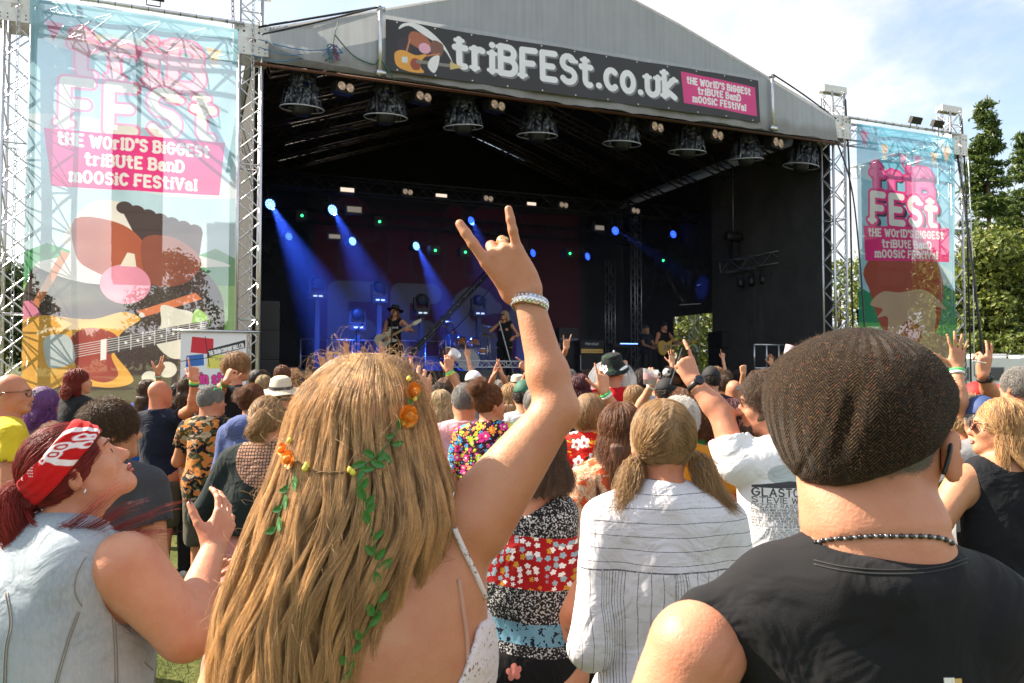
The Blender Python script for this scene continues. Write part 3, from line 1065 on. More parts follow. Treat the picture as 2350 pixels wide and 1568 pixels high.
# ------------------------------------------------------------------ ground and far setting
def ground():
    m = bpy.data.materials.new('turf'); m.use_nodes = True
    t = NT(m.node_tree); tc = t.node('TexCoord'); v = tc.outputs['Object']
    n1 = t.noise(v, .9, 5, .6); n2 = t.noise(v, 26, 4, .7)
    c = t.ramp(t.m('ADD', t.m('MULTIPLY', n1, .5), t.m('MULTIPLY', n2, .5)), [(.32, (.035, .045, .012)), (.5, (.075, .09, .02)), (.64, (.16, .15, .05)), (.75, (.20, .16, .08))])
    b = t.node('BsdfPrincipled', {'Base Color': c, 'Roughness': .9, 'Specular IOR Level': .15, 'Normal': t.bump(n2, .7, .03)})
    t.node('OutputMaterial', {0: b.outputs[0]})
    xs = np.concatenate([np.linspace(-400, -40, 10), np.linspace(-36, 44, 41), np.linspace(50, 400, 10)])
    ys = np.concatenate([np.linspace(-30, 60, 46), np.linspace(66, 420, 22)])
    X, Y = np.meshgrid(xs, ys)
    d = np.clip((Y - 36) / 120, 0, 1)
    Z = d * d * (3 - 2 * d) * 7.0 * np.clip((-X + 10) / 60, 0, 1) + np.where(Y > 45, .3 * np.sin(X * .05) * np.sin(Y * .04), 0) * d
    n = len(xs)
    i = np.arange(n - 1)[None] + n * np.arange(len(ys) - 1)[:, None]
    Q = np.stack([i, i + 1, i + 1 + n, i + n], -1).reshape(-1, 4)
    o = link('ground', npmesh('ground', np.stack([X, Y, Z], -1).reshape(-1, 3), Q), None, m)
    tag(o, kind='structure')
    # blades of grass where the turf can be seen between the people
    N = 26000
    bx = RNG.uniform(-2.6, .9, N); by = RNG.uniform(1.2, 9, N)
    an = RNG.uniform(0, 6.28, N); L = RNG.uniform(.02, .06, N)
    ln = RNG.uniform(-.03, .03, (N, 2))
    base = np.stack([bx, by, np.zeros(N)], 1)
    w2 = np.stack([np.cos(an), np.sin(an), np.zeros(N)], 1) * .0022
    tip = base + np.c_[ln, L]
    V = np.stack([base - w2, base + w2, tip], 1).reshape(-1, 3)
    g = link('grass', npmesh('grass', V, np.arange(3 * N).reshape(-1, 3), False), None, mat('grass_blade', (.09, .13, .025), .6, var=(14, .7)))
    tag(g, 'short trampled grass between the feet of the crowd', 'grass', kind='stuff')


ground()
STEEL = mat('alu_truss', (.62, .63, .65), .32, .85, bump=(30, .15, .01), var=(4, .12))
WSTEEL = mat('painted_steel', (.72, .71, .68), .5, .2, var=(9, .12))
DARK = mat('black_paint', (.018, .018, .02), .5, var=(20, .3))
DALU = mat('dark_truss', (.10, .08, .07), .45, .5, var=(8, .3))
RUBBER = mat('black_cable', (.02, .02, .022), .6)
DRAPE = mat('black_drape', (.013, .0125, .0135), .95, bump=(2.2, .6, .12), var=(1.2, .35))
DRAPE2 = mat('charcoal_drape', (.055, .053, .052), .95, bump=(1.4, .7, .15), var=(.9, .25))


def roofcloth():
    m = bpy.data.materials.new('roof_pvc'); m.use_nodes = True
    t = NT(m.node_tree); tc = t.node('TexCoord'); v = tc.outputs['Object']
    st = t.noise(t.vm('MULTIPLY', v, (3.5, 1, .12)), 3, 4, .6)
    bl = t.noise(v, 1.1, 5, .65)
    c = t.ramp(t.m('ADD', t.m('MULTIPLY', st, .55), t.m('MULTIPLY', bl, .45)), [(.3, (.38, .40, .42)), (.7, (.54, .56, .58))])
    zz = t.node('SeparateXYZ', {0: v}).outputs[2]
    stn = t.m('MULTIPLY', t.step(t.m('ADD', zz, t.m('MULTIPLY', t.noise(t.vm('MULTIPLY', v, (1, 1, .3)), 1.7, 5, .7), -.5)), 6.95, 6.68), .5)
    c = t.mix(stn, c, (.16, .13, .09))
    b = t.node('BsdfPrincipled', {'Base Color': c, 'Roughness': .55, 'Normal': t.bump(t.noise(t.vm('MULTIPLY', v, (2, 1, .5)), 2, 3), .4, .06)})
    tl = t.node('BsdfTranslucent', {0: c})
    o = t.node('MixShader', {0: .25, 1: b.outputs[0], 2: tl.outputs[0]})
    t.node('OutputMaterial', {0: o.outputs[0]})
    return m


PVC = roofcloth()


def truss(A, B, w, parent, m, r=.024, step=.38, up=(0, 0, 1), names=('chord', 'lacing'), rl=None, tri=False):
    A, B = Vector(A), Vector(B)
    d = B - A; L = d.length; d.normalize()
    up = Vector(up)
    if abs(d.dot(up)) > .95: up = Vector((0, 1, 0))
    a = d.cross(up).normalized(); b = a.cross(d)
    h = w / 2
    cs = [a * h + b * h, -a * h + b * h, -a * h - b * h, a * h - b * h] if not tri else [a * h + b * h, -a * h + b * h, -b * h]
    for c in cs:
        mb = MB(); mb.tube([A + c, B + c], r, 8); mb.build(names[0], m, parent)
    mb = MB()
    n = max(1, round(L / step))
    k = len(cs)
    rl = rl or r * .5
    for f in range(k):
        p, q = cs[f], cs[(f + 1) % k]
        for i in range(n):
            t0, t1 = A + d * (L * i / n), A + d * (L * (i + 1) / n)
            if (i + f) % 2: mb.tube([t0 + p, t1 + q], rl, 5, False)
            else: mb.tube([t0 + q, t1 + p], rl, 5, False)
    for i in range(0, n + 1, 8):
        t0 = A + d * (L * i / n)
        mb.tube([t0 + c for c in cs], rl * 1.1, 5, False, True)
    o = mb.build(names[1], m, parent)
    return o


def chain(A, B, parent, m, name='chain', sag=0, r=.012):
    A, B = Vector(A), Vector(B)
    L = (B - A).length; n = max(2, int(L / .085)); mb = MB()
    d = (B - A).normalized(); a = d.orthogonal().normalized(); b = d.cross(a)
    for i in range(n):
        c = A.lerp(B, (i + .5) / n) + Vector((0, 0, -sag * 4 * (i / n) * (1 - i / n)))
        s = a if i % 2 else b
        e = L / n * .62
        mb.tube([c + d * e + s * .0, c + d * e * .6 + s * .022, c - d * e * .6 + s * .022, c - d * e, c - d * e * .6 - s * .022, c + d * e * .6 - s * .022], r * .55, 4, False, True)
    return mb.build(name, m, parent)


def cable(pts, r, m, name='cable', parent=None, n=5):
    mb = MB(); mb.tube(spline(pts, 6, False), r, n); return mb.build(name, m, parent)


# ---- four towers
TW = {'ol': (-3.40, 'leftmost silver truss tower, at the left edge beside the big cow-print banner'), 'l': (0.0, 'silver truss tower between the big left banner and the dark stage'),
      'r': (12.87, 'silver truss tower between the dark stage and the right banner'), 'or': (16.62, 'rightmost silver truss tower in front of the conifers')}
TW['ol'] = (TW['ol'][0], 'leftmost silver truss tower, at the left edge of the big guitar banner')
for key, (s, lab) in TW.items():
    t = empty('truss_tower', None, lab, 'truss tower', 'towers holding the stage roof and banners', STAGE_M @ Matrix.Translation((s, .18, 0)))
    truss((0, 0, 0), (0, 0, 8.15), .36, t, STEEL, .026, .33)
    # sleeve block: four bolted plates with slots
    for sx, sy in ((0, -1), (0, 1), (-1, 0), (1, 0)):
        mb = MB()
        hw = .27
        if sx == 0:
            for z0, z1 in ((7.05, 7.27), (7.33, 7.58)):
                mb.box((-hw, sy * hw - .012, z0), (hw, sy * hw + .012, z1))
            mb.box((-hw + .05, sy * hw - .01, 7.27), (-.08, sy * hw + .01, 7.33)); mb.box((.08, sy * hw - .01, 7.27), (hw - .05, sy * hw + .01, 7.33))
        else:
            mb.box((sx * hw - .012, -hw + .014, 7.05), (sx * hw + .012, hw - .014, 7.58))
        o = mb.build('sleeve_plate', WSTEEL, t)
        if sx == 0:
            mb = MB()
            for zz in (7.10, 7.16, 7.44, 7.52):
                for xx in (-.22, -.12, .12, .22):
                    mb.disc((xx, sy * (hw + .0145), zz), (0, sy, 0), .011 if zz != 7.44 else .02, 8, .002)
            mb.build('bolt', DARK, o)
    mb = MB()
    mb.box((-.34, -.10, 8.17), (.34, -.06, 8.33)); mb.box((-.34, .06, 8.17), (.34, .10, 8.33)); mb.box((-.30, -.06, 8.30), (.30, .06, 8.328))
    mb.build('head_block', WSTEEL, t)
    mb = MB()
    for xx in (-.28, .28): mb.lathe((xx, -.055, 8.24), [(.0, 0), (.075, 0), (.06, .03), (.06, .08), (.075, .11), (0, .11)], 14, (0, 1, 0))
    mb.build('pulley', WSTEEL, t)
    chain((.02, -.30, 8.15), (.03, -.29, 1.0), t, STEEL)
    chain((-.3, -.05, 8.1), (-.28, -.05, 7.5), t, mat('rusty_chain', (.12, .07, .05), .7, .3), r=.014)
    mb = MB(); mb.box((-.45, -.45, 0), (.45, .45, .05)); mb.build('base_plate', WSTEEL, t)
    if key in ('ol', 'r', 'or'):
        cable([(.19, -.2, 8.0), (.23, -.25, 6.2), (.25, -.25, 4.0), (.26, -.26, .2)], .022, RUBBER, parent=t)

# ---- wing beams between the towers
for s0, s1, lab in ((-3.13, -.27, 'horizontal silver truss beam over the big left banner'), (13.14, 16.35, 'horizontal silver truss beam over the right banner')):
    t = empty('truss_beam', None, lab, 'truss beam', 'beams over the side banners', STAGE_M)
    truss((s0, .2, 7.27), (s1, .2, 7.27), .38, t, STEEL, .026, .36)
    mb = MB(); mb.tube([(s0 - .15, -.17, 7.53), (s1 + .15, -.17, 7.53)], .03, 10); mb.build('banner_pipe', STEEL, t)
    mb = MB()
    for i in range(12):
        x = s0 + (s1 - s0) * (i + .5) / 12
        mb.tube([(x, -.17 + .034 * math.cos(a), 7.53 + .034 * math.sin(a)) for a in np.linspace(0, 6.28, 8, False)], .006, 4, False, True)
    mb.build('cable_tie', RUBBER, t)
floods = [(352, 1, 'black floodlight on the pipe over the big left banner'), (2148, 292, 'black floodlight beside the rightmost tower head'), (2098, 284, 'small dark floodlight halfway along the right banner beam')]
for px, py, lab in floods:
    s, z = SZ(px, py, -.2)
    t = empty('floodlight', None, lab, 'floodlight', None, STAGE_M @ Matrix.Translation((s, -.2, z)))
    mb = MB(); mb.box((-.16, -.05, 0), (.16, .05, .16), Matrix.Rotation(.5, 4, 'X')); mb.build('housing', DARK, t)
    mb = MB(); mb.tube([(-.1, 0, .05), (-.1, .02, -.08), (.1, .02, -.08), (.1, 0, .05)], .012); mb.build('bracket', DARK, t)

# ---- outrigger trusses seen through the banners
for (a, va), (b, vb), lab in (((( 167, 84), .5), ((505, 276), 4.6), 'sloping triangular truss seen through the top of the big left banner'), (((1958, 398), 5.5), ((2125, 352), .6), 'sloping triangular truss seen through the right banner')):
    sa, za = SZ(*a, va); sb, zb = SZ(*b, vb)
    t = empty('outrigger_truss', None, lab, 'truss beam', None, STAGE_M)
    truss((sa, va, za), (sb, vb, zb), .34, t, STEEL, .026, .42, tri=True)

# ---- hung loudspeaker columns
CAB = mat('speaker_black', (.012, .012, .013), .55, var=(12, .3))
GRL = mat('speaker_grille', (.025, .025, .027), .7, bump=(220, .5, .004))
for (x0, x1, y0, y1), vo, lab in (((262, 372, 296, 640), 1.0, 'tall hung column of black loudspeakers behind the big left banner'), ((2012, 2092, 372, 742), 1.0, 'tall hung column of black loudspeakers behind the right banner')):
    sa, zt = SZ(x0, y0, vo); sb, zb = SZ(x1, y1, vo); sc, _ = SZ((x0 + x1) / 2, y0, vo)
    wd = sb - sa if x0 < 1000 else SZ(x1, y0, vo)[0] - sa
    t = empty('line_array', None, lab, 'loudspeaker column', 'hung loudspeaker columns', STAGE_M @ Matrix.Translation((sc, vo, zt)))
    n = 9; hh = (zt - zb) / n
    for i in range(n):
        tilt = .03 * max(0, i - 3) ** 1.3
        M = Matrix.Translation((0, .04 * max(0, i - 4) ** 1.2, -hh * (i + .5))) @ Matrix.Rotation(tilt * -.6, 4, 'X')
        mb = MB()
        mb.box((-wd / 2, 0, -hh * .47), (wd / 2, .5, hh * .47), M)
        c = mb.build('cabinet', CAB, t)
        mb = MB(); mb.box((-wd / 2 + .03, -.014, -hh * .40), (wd / 2 - .03, -.002, hh * .40), M); mb.build('grille', GRL, c)
    mb = MB(); mb.box((-wd * .42, .05, .0), (wd * .42, .12, .09)); mb.box((-wd * .42, .35, .0), (wd * .42, .42, .09)); mb.build('fly_frame', DARK, t)
    ztop = 7.28 - zt
    mb = MB(); mb.tube([(0, .2, .09), (0, .1, ztop * .55), (0, .05, ztop * .6)], .035, 8); mb.tube([(-.09, .1, ztop * .6), (.09, .1, ztop * .6)], .05, 8)
    mb.tube([(0, .1, ztop * .6), (0, -.4, ztop)], .05, 6); mb.build('hoist_strap', mat('red_strap', (.25, .02, .02), .7), t)

# ---- side banners
def banner_left():
    P = Print(3.0, 6.9, 200, (.62, .83, .90, 1))
    W_, H_ = 3.0, 6.9
    yy = np.linspace(0, 1, P.H)[:, None, None]
    P.a[..., :3] = np.array([.80, .90, .92]) * (1 - yy) + np.array([.36, .68, .84]) * yy
    P.ell(.6, 5.0, .8, .16, (.85, .92, .95, .6)); P.ell(2.3, 4.2, 1.0, .2, (.85, .92, .95, .6)); P.ell(1.5, 6.3, 1.3, .2, (.8, .9, .95, .6))
    # bunting
    for i, (x, c) in enumerate(((.2, (.75, .1, .3)), (.75, (.9, .65, .4)), (1.35, (.8, .2, .45)), (1.9, (.8, .15, .35)), (2.5, (.95, .7, .4)))):
        y = 6.65 - .25 * math.sin(x * 1.05)
        P.poly([(x, y), (x + .26, y - .03), (x + .12, y - .32)], (*c, .8))
    P.oy = 1.06
    # TRIB / FEST
    for t_, y, x, fit, colr in (('triB', 4.74, .52, 2.1, (.88, .60, .72)), ('FESt', 3.94, .42, 2.4, (.93, .92, .86))):
        P.text(t_, x - .08, y - .07, .68, (.2, .2, .25, .12), .22, fit=fit, track=.2, outline=((.2, .2, .25, .12), .05))
        P.text(t_, x, y, .68, colr, .22, fit=fit, track=.2, outline=((.88, .30, .50), .04))
    P.poly([(.22, 3.86), (2.82, 3.90), (2.74, 3.02), (.34, 2.98)], (.86, .07, .29))
    P.text("tHE WOrlD'S BiGGESt", 1.5, 3.64, .17, (.93, .90, .88), .26, mid=True, fit=2.2)
    P.text('triBUtE BanD', 1.5, 3.36, .17, (.93, .90, .88), .26, mid=True, fit=1.45)
    P.text('mOOSiC FEStiVal', 1.5, 3.08, .17, (.93, .90, .88), .26, mid=True, fit=1.85)
    # field and hedge
    P.poly([(0, -1.1), (3, -1.1), (3, 1.55), (0, 1.5)], (.35, .68, .22))
    P.poly([(.05, -1.1), (.02, .5), (2.8, .5), (2.7, -1.1)], (.10, .08, .08))
    P.poly([(0, 1.5), (3, 1.55), (3, 2.0), (2.7, 2.15), (2.4, 2.0), (.8, 1.95), (.3, 2.1), (0, 1.95)], (.12, .42, .20), 0)
    # plain brown, black and cream shapes where the drawing is
    P.poly([(.02, .1), (.05, 1.5), (.35, 1.85), (1.1, 1.9), (2.2, 1.95), (2.75, 1.5), (2.85, .8), (2.75, .05)], (.10, .08, .08), 6)
    P.poly([(.5, 2.2), (.9, 2.78), (1.5, 2.72), (2.1, 2.15), (2.9, 1.9), (2.7, 1.85), (1.9, 1.75), (1.0, 1.5), (.15, 1.75), (.6, 1.95)], (.90, .87, .80), 6)
    for k in range(7): P.ell(1.35 + k * .17, 2.72 - k * .05, .12, .10, (.10, .08, .08))
    P.poly([(1.3, 2.7), (2.5, 2.4), (2.45, 2.0), (1.6, 2.1)], (.10, .08, .08))
    P.poly([(.66, 2.5), (1.25, 2.48), (1.62, 2.2), (1.74, 1.75), (1.5, 1.5), (.9, 1.72), (.68, 1.95)], (.50, .15, .09), 5)
    P.poly([(1.62, 2.25), (2.1, 2.28), (2.48, 1.95), (2.3, 1.6), (1.9, 1.5), (1.66, 1.65)], (.33, .12, .09), 5)
    P.ell(1.38, 1.52, .36, .31, (.88, .36, .50))
    P.poly([(1.3, 1.8), (1.4, 2.02), (1.5, 2.0), (1.53, 1.8)], (.92, .86, .74))
    P.poly([(.6, 1.95), (.1, .9), (.02, .95), (.5, 2.0)], (.75, .28, .14))
    P.poly([(1.55, 1.1), (2.4, 1.42), (2.5, 1.32), (1.62, 1.0)], (.82, .27, .14))
    P.poly([(2.15, 1.15), (1.9, 1.2), (1.9, .9), (1.8, .65), (2.1, .35), (2.6, .5), (2.5, .9), (2.35, 1.1)], (.92, .90, .80), 5)
    P.poly([(2.4, 1.15), (2.62, 1.0), (2.55, .8), (2.35, .75)], (.45, .75, .25), 5)
    P.poly([(0, 1.2), (.12, 1.22), (.3, .9), (.1, .85), (0, .95)], (.85, .30, .45))
    # electric guitar
    P.poly([(.0, .9), (.3, 1.0), (.9, .95), (1.35, 1.08), (1.6, .98), (1.4, .82), (1.25, .62), (1.25, .42), (1.45, .15), (1.5, -.02), (1.2, -.1), (.6, -.05), (.2, -.2), (.0, .0), (-.1, .5)], (.92, .50, .13), 6)
    P.poly([(.62, .62), (.85, .82), (1.2, .76), (1.32, .58), (1.2, .4), (1.3, .1), (1.1, -.02), (.8, .1), (.7, .3)], (.42, .10, .09), 6)
    P.poly([(.3, .66), (.6, .7), (.7, .45), (.68, .28), (.42, .2), (.32, .3)], (.66, .74, .76), 4)
    P.poly([(1.15, .42), (1.15, .66), (2.6, .98), (2.6, .76)], (.12, .11, .12))
    for k in range(6): P.segs([(.66, .36 + k * .036, 2.6, .79 + k * .034)], .008, (.85, .85, .85))
    for k in range(8): P.segs([(1.3 + k * .17, .46 + k * .037, 1.3 + k * .17, .70 + k * .037)], .012, (.8, .8, .8))
    for k in range(7): P.ell(1.40 + k * .17, .60 + k * .037, .022, .022, (.9, .9, .9))
    P.poly([(1.05, .32), (1.13, .34), (1.13, .66), (1.05, .64)], (.92, .92, .9))
    P.ell(1.62, 1.04, .04, .04, (.9, .9, .85)); P.ell(.75, -.0, .05, .05, (.9, .9, .85))
    for x, y, r in ((2.0, .18, .14), (1.75, .05, .12), (2.35, .1, .1)): P.ell(x, y, r, r * .9, (.93, .92, .82))
    return P


def banner_right():
    P = Print(3.05, 6.0, 170, (.5, .75, .88, 1))
    yy = np.linspace(0, 1, P.H)[:, None, None]
    P.a[..., :3] = np.array([.62, .80, .84]) * (1 - yy) + np.array([.16, .55, .78]) * yy
    P.ell(2.3, 2.6, .7, .3, (.75, .85, .9, .5)); P.ell(.5, 4.9, .5, .2, (.7, .85, .92, .5))
    for x, c in ((.1, (.75, .12, .3)), (.7, (.9, .6, .35)), (1.3, (.8, .2, .4)), (1.75, (.8, .15, .35)), (2.3, (.95, .65, .4)), (2.7, (.95, .6, .4))):
        y = 5.9 - .45 * math.sin(x * 1.03)
        P.poly([(x, y), (x + .24, y - .02), (x + .1, y - .4)], (*c, .9))
    P.oy = .66
    P.poly([(0, -.7), (3.05, -.7), (3.05, .78), (0, .78)], (.14, .52, .16))
    P.poly([(0, .78), (3.05, .78), (3.05, 1.6), (2.6, 1.75), (2.3, 1.5), (.4, 1.45), (0, 1.6)], (.05, .30, .16))
    # plain russet, sand and brown shapes where the drawing is
    P.poly([(.35, 2.4), (.5, 2.9), (1.0, 3.05), (1.9, 3.0), (2.3, 2.5), (2.6, 1.9), (2.6, 1.3), (2.4, .7), (2.0, .3), (1.0, .3), (.6, .8), (.35, 1.5), (.15, 1.9), (.3, 2.2)], (.42, .10, .07), 7)
    P.poly([(.35, 1.2), (.7, 1.5), (1.2, 1.5), (1.9, 1.6), (2.3, 1.45), (2.75, 1.15), (2.35, 1.2), (2.35, .9), (2.3, .6), (2.75, .4), (2.7, -.3), (2.2, -.3), (1.9, -.5), (1.1, -.4), (.8, .2), (.85, .9), (.55, .9), (.7, 1.1)], (.60, .42, .28), 5)
    P.ell(1.55, .55, .32, .30, (.42, .12, .06))
    P.oy = 0
    P.text('triB', .38, 4.40, .66, (.86, .18, .42), .25, fit=2.15, outline=((.10, .08, .10), .05))
    P.text('triB', .33, 4.44, .66, (.90, .22, .48), .25, fit=2.15, outline=((.86, .08, .32), .05))
    P.text('FESt', .40, 3.74, .62, (.10, .08, .10), .25, fit=2.25, outline=((.10, .08, .10), .07))
    P.text('FESt', .34, 3.79, .62, (.88, .88, .86), .25, fit=2.25, outline=((.84, .05, .28), .06))
    P.poly([(.15, 3.66), (2.85, 3.78), (2.85, 2.96), (.22, 2.86)], (.82, .05, .25))
    P.text("tHE WOrlD'S BiGGESt", 1.5, 3.44, .16, (.90, .88, .86), .26, mid=True, fit=2.4, rot=.03)
    P.text('triBUtE BanD', 1.5, 3.20, .16, (.90, .88, .86), .26, mid=True, fit=1.6, rot=.03)
    P.text('mOOSiC FEStiVal', 1.5, 2.96, .16, (.90, .88, .86), .26, mid=True, fit=2.0, rot=.03)
    return P


bl = banner_left().image('banner_left_print')
br = banner_right().image('banner_right_print')
mbl = print_material('mesh_banner_left', bl, trans=.28)
mbr = print_material('mesh_banner_right', br, trans=.27)
zt = 7.42
o = sheet('side_banner', (-3.22, -.2, zt - 6.9), (-.22, -.2, zt - 6.9), (-3.22, -.2, zt), 60, 90, mbl, None, .02, STAGE_M)
tag(o, 'huge see-through printed banner with an orange guitar left of the stage', 'banner', 'see-through side banners')
o = sheet('side_banner', (13.2, -.2, 7.4 - 6.0), (16.28, -.2, 7.4 - 6.0), (13.2, -.2, 7.4), 60, 90, mbr, None, .018, STAGE_M, seed=3)
tag(o, 'tall see-through blue printed banner with a red and white title right of the stage', 'banner', 'see-through side banners')

# ---- sponsor banner at the foot of the left tower
P = Print(1.02, 1.9, 330, (.90, .89, .90, 1))
P.poly([(.15, 1.58), (.50, 1.55), (.50, 1.80), (.17, 1.83)], (.70, .04, .06)); P.poly([(.08, 1.35), (.36, 1.38), (.35, 1.56), (.09, 1.53)], (.05, .18, .55)); P.poly([(.4, 1.33), (.74, 1.33), (.73, 1.55), (.42, 1.54)], (.85, .78, .15))
P.segs([(.0, 1.44, .5, 1.51), (.44, 1.36, .37, 1.83)], .012, (.03, .03, .03))
P.poly([(.40, 1.50), (1.0, 1.66), (1.0, 1.79), (.42, 1.63)], (.04, .04, .04))
P.text('THE DRAIN COMPANY HULL LTD', .44, 1.535, .062, (.95, .95, .95), .2, slab=False, rot=.25, fit=.56)
P.text('"Drains are our thing,', .52, 1.46, .05, (.25, .25, .25), .12, slab=False, fit=.44)
P.text('so give us a ring!"', .60, 1.37, .05, (.25, .25, .25), .12, slab=False, fit=.36)
for tx, y in (('main stage', 1.10), ('sponsor', .88)):
    P.text(tx.replace('g', 'g'), .08 if tx[0] == 'm' else .16, y, .15, (.86, .06, .36), .26, fit=.84 if tx[0] == 'm' else .68, outline=((.05, .03, .05), .008))
P.text('Drainage', .36, .64, .07, (.3, .3, .3), .12, slab=False, fit=.3)
P.text('Commercial', .36, .50, .07, (.3, .3, .3), .12, slab=False, fit=.4)
sm = print_material('sponsor_print', P.image('sponsor_print'))
t = empty('sponsor_banner', None, 'white sponsor banner with pink lettering at the foot of the left tower', 'banner', None, STAGE_M)
s0, z0 = SZ(415, 762, -.55); s1, _ = SZ(566, 760, -.55)
sheet('print_sheet', (s0, -.55, z0 - 1.9), (s1, -.55, z0 - 1.9), (s0, -.55, z0), 30, 40, sm, t, .006)
mb = MB(); mb.tube([(s0 - .12, -.57, z0 + .02), (s1 + .2, -.57, z0 + .02)], .022, 8); mb.build('banner_pole', STEEL, t)

# ------------------------------------------------------------------ the stage
stage = empty('stage', None, 'large covered festival stage with grey roof and black drapes', 'stage', None, STAGE_M)
RS, RZ = 6.43, 9.62
# gable sheet
top = [(.12, 7.50), (2.2, 8.20), (4.3, 8.92), (RS, RZ), (8.5, 9.0), (10.6, 8.27), (12.75, 7.50)]
mb = MB(); mb.prism([(s, -.02, z) for s, z in top] + [(12.75, -.02, 7.0), (.12, -.02, 7.0)], (0, .02, 0)); mb.build('gable_sheet', PVC, stage)
mb = MB()
for (s0, z0), (s1, z1) in zip(top[:-1], top[1:]):
    mb.add([(s0, -.05, z0 + .03), (s1, -.05, z1 + .03), (s1, 10.1, z1 + .03), (s0, 10.1, z0 + .03)], [(0, 1, 2, 3)])
mb.build('roof_sheet', [PVC], stage)
mb = MB()
for (s0, z0), (s1, z1) in zip(top[:-1], top[1:]):
    mb.add([(s0, .05, z0 - .04), (s1, .05, z1 - .04), (s1, 10.05, z1 - .04), (s0, 10.05, z0 - .04)], [(3, 2, 1, 0)])
mb.build('roof_lining', [mat('brown_lining', (.024, .017, .014), .9, bump=(1.5, .4, .1))], stage)
# valance along the front
nv = 90
sv = np.linspace(.17, 12.36, nv)
topz = np.interp(sv, [.17, .9, 2.1, 10.56, 11.5, 12.36], [7.30, 7.56, 7.98, 8.0, 7.70, 7.40])
botz = np.interp(sv, [.17, .5, 1.2, 2.1, 4, 6.4, 9, 10.56, 12.36], [7.22, 7.03, 6.93, 6.90, 6.85, 6.83, 6.86, 6.86, 6.84]) + .012 * np.sin(sv * 5) + .01 * np.sin(sv * 13)
V, Q = [], []
for k in range(9):
    f = k / 8
    z = topz * (1 - f) + botz * f
    V += list(np.stack([sv, -.40 - .05 * f + .03 * np.sin(sv * 2.3 + f * 2) * f + .015 * np.sin(sv * 9) * f * f, z], 1))
for k in range(8):
    for i in range(nv - 1):
        Q.append((k * nv + i, (k + 1) * nv + i, (k + 1) * nv + i + 1, k * nv + i + 1))
link('valance', npmesh('valance', V, Q), stage, PVC)
for s in (2.10, 10.56):
    mb = MB(); mb.tube([(s, -.50, 6.84), (s, -.50, 8.05)], .035, 10); mb.tube([(s - .06, -.5, 6.9), (s + .1, -.5, 6.9)], .05, 8); mb.tube([(s - .05, -.5, 8.03), (s + .08, -.45, 8.05)], .045, 8); mb.build('valance_pole', STEEL, stage)
cable([(.15, -.3, 7.34), (1.0, -.45, 7.62), (2.1, -.52, 8.06)], .018, RUBBER, 'edge_rope', stage)
cable([(10.56, -.52, 8.06), (11.4, -.45, 7.78), (12.5, -.3, 7.40)], .018, RUBBER, 'edge_rope', stage)
mb = MB(); mb.tube([(.1, -.2, 7.50), (2.1, -.35, 8.12)], .02, 6); mb.build('edge_rope', RUBBER, stage)
mb = MB(); mb.tube([(.0, -.05, 6.93), (12.8, -.05, 6.93)], .03, 8); mb.build('eave_pipe', mat('rust_pipe', (.16, .07, .045), .5, .3), stage)
# name banner
bs0, bs1, bz0, bz1 = 2.20, 10.24, 6.96, 7.88
BW, BH = bs1 - bs0, bz1 - bz0
P = Print(BW, BH, 170, (.035, .034, .038, 1))
def bx(px, py):
    s, z = SZ(px, py, -.47); return s - bs0, z - bz0
x0 = bx(1037, 140)[0]; x1 = bx(1556, 200)[0]
P.text('triBFESt.co.uk', x0 + .03, .235, .50, (.22, .22, .24), .25, fit=x1 - x0, track=.10)
P.text('triBFESt.co.uk', x0, .265, .50, (.84, .84, .86), .235, fit=x1 - x0, track=.10)
x0 = bx(1562, 200)[0]; x1 = bx(1736, 220)[0]
P.poly([(x0, .90 * BH), (x1 - .02, .82 * BH), (x1, .14 * BH), (x0 + .06, .20 * BH)], (.72, .06, .25))
P.text("tHE WOrlD'S BiGGESt", (x0 + x1) / 2, .66 * BH, .125, (.88, .85, .86), .27, mid=True, fit=(x1 - x0) * .86, rot=-.02)
P.text('triBUtE BanD', (x0 + x1) / 2, .46 * BH, .125, (.88, .85, .86), .27, mid=True, fit=(x1 - x0) * .58, rot=-.02)
P.text('mOOSiC FEStiVal', (x0 + x1) / 2, .26 * BH, .125, (.88, .85, .86), .27, mid=True, fit=(x1 - x0) * .72, rot=-.02)
# emblem: guitar in front of plain cream, brown and pink shapes
k = .74
def q(L, ox=.12, oy=.03): return [(ox + a * k, oy + b * k) for a, b in L]
P.poly(q([(.15, 1.0), (.4, 1.12), (.75, .95), (1.25, .7), (1.5, .35), (1.3, .75), (.95, 1.05), (.55, 1.2), (.25, 1.15)]), (.84, .84, .84), 4)
P.poly(q([(.2, .35), (.1, .7), (.35, .82), (.5, .6)]), (.05, .04, .05), 4)
P.poly(q([(.4, .72), (.45, .98), (.75, .95), (.95, .72), (.8, .55)]), (.42, .14, .08), 4); P.poly(q([(.9, .62), (1.0, .86), (1.25, .78), (1.2, .5), (1.0, .48)]), (.22, .10, .07), 4)
P.ell(.12 + .78 * k, .03 + .62 * k, .15 * k, .13 * k, (.82, .42, .55))
P.segs([(.12 + .3 * k, .03 + .35 * k, .12 + .42 * k, .03 + .8 * k), (.12 + .75 * k, .03 + .42 * k, .12 + 1.15 * k, .03 + .55 * k)], .03, (.6, .22, .1))
P.poly(q([(.1, .1), (.05, .4), (.25, .5), (.55, .42), (.82, .48), (.7, .3), (.68, .15), (.75, .02), (.4, .0)]), (.80, .38, .07), 5)
P.poly(q([(.42, .2), (.5, .34), (.66, .3), (.66, .1), (.5, .06)]), (.35, .08, .05), 4); P.poly(q([(.22, .2), (.36, .2), (.36, .35), (.22, .34)]), (.7, .72, .72))
P.segs([(.12 + .6 * k, .03 + .27 * k, .12 + 1.45 * k, .03 + .3 * k)], .06, (.25, .23, .2)); P.poly(q([(1.42, .2), (1.75, .3), (1.42, .4)]), (.65, .5, .2))
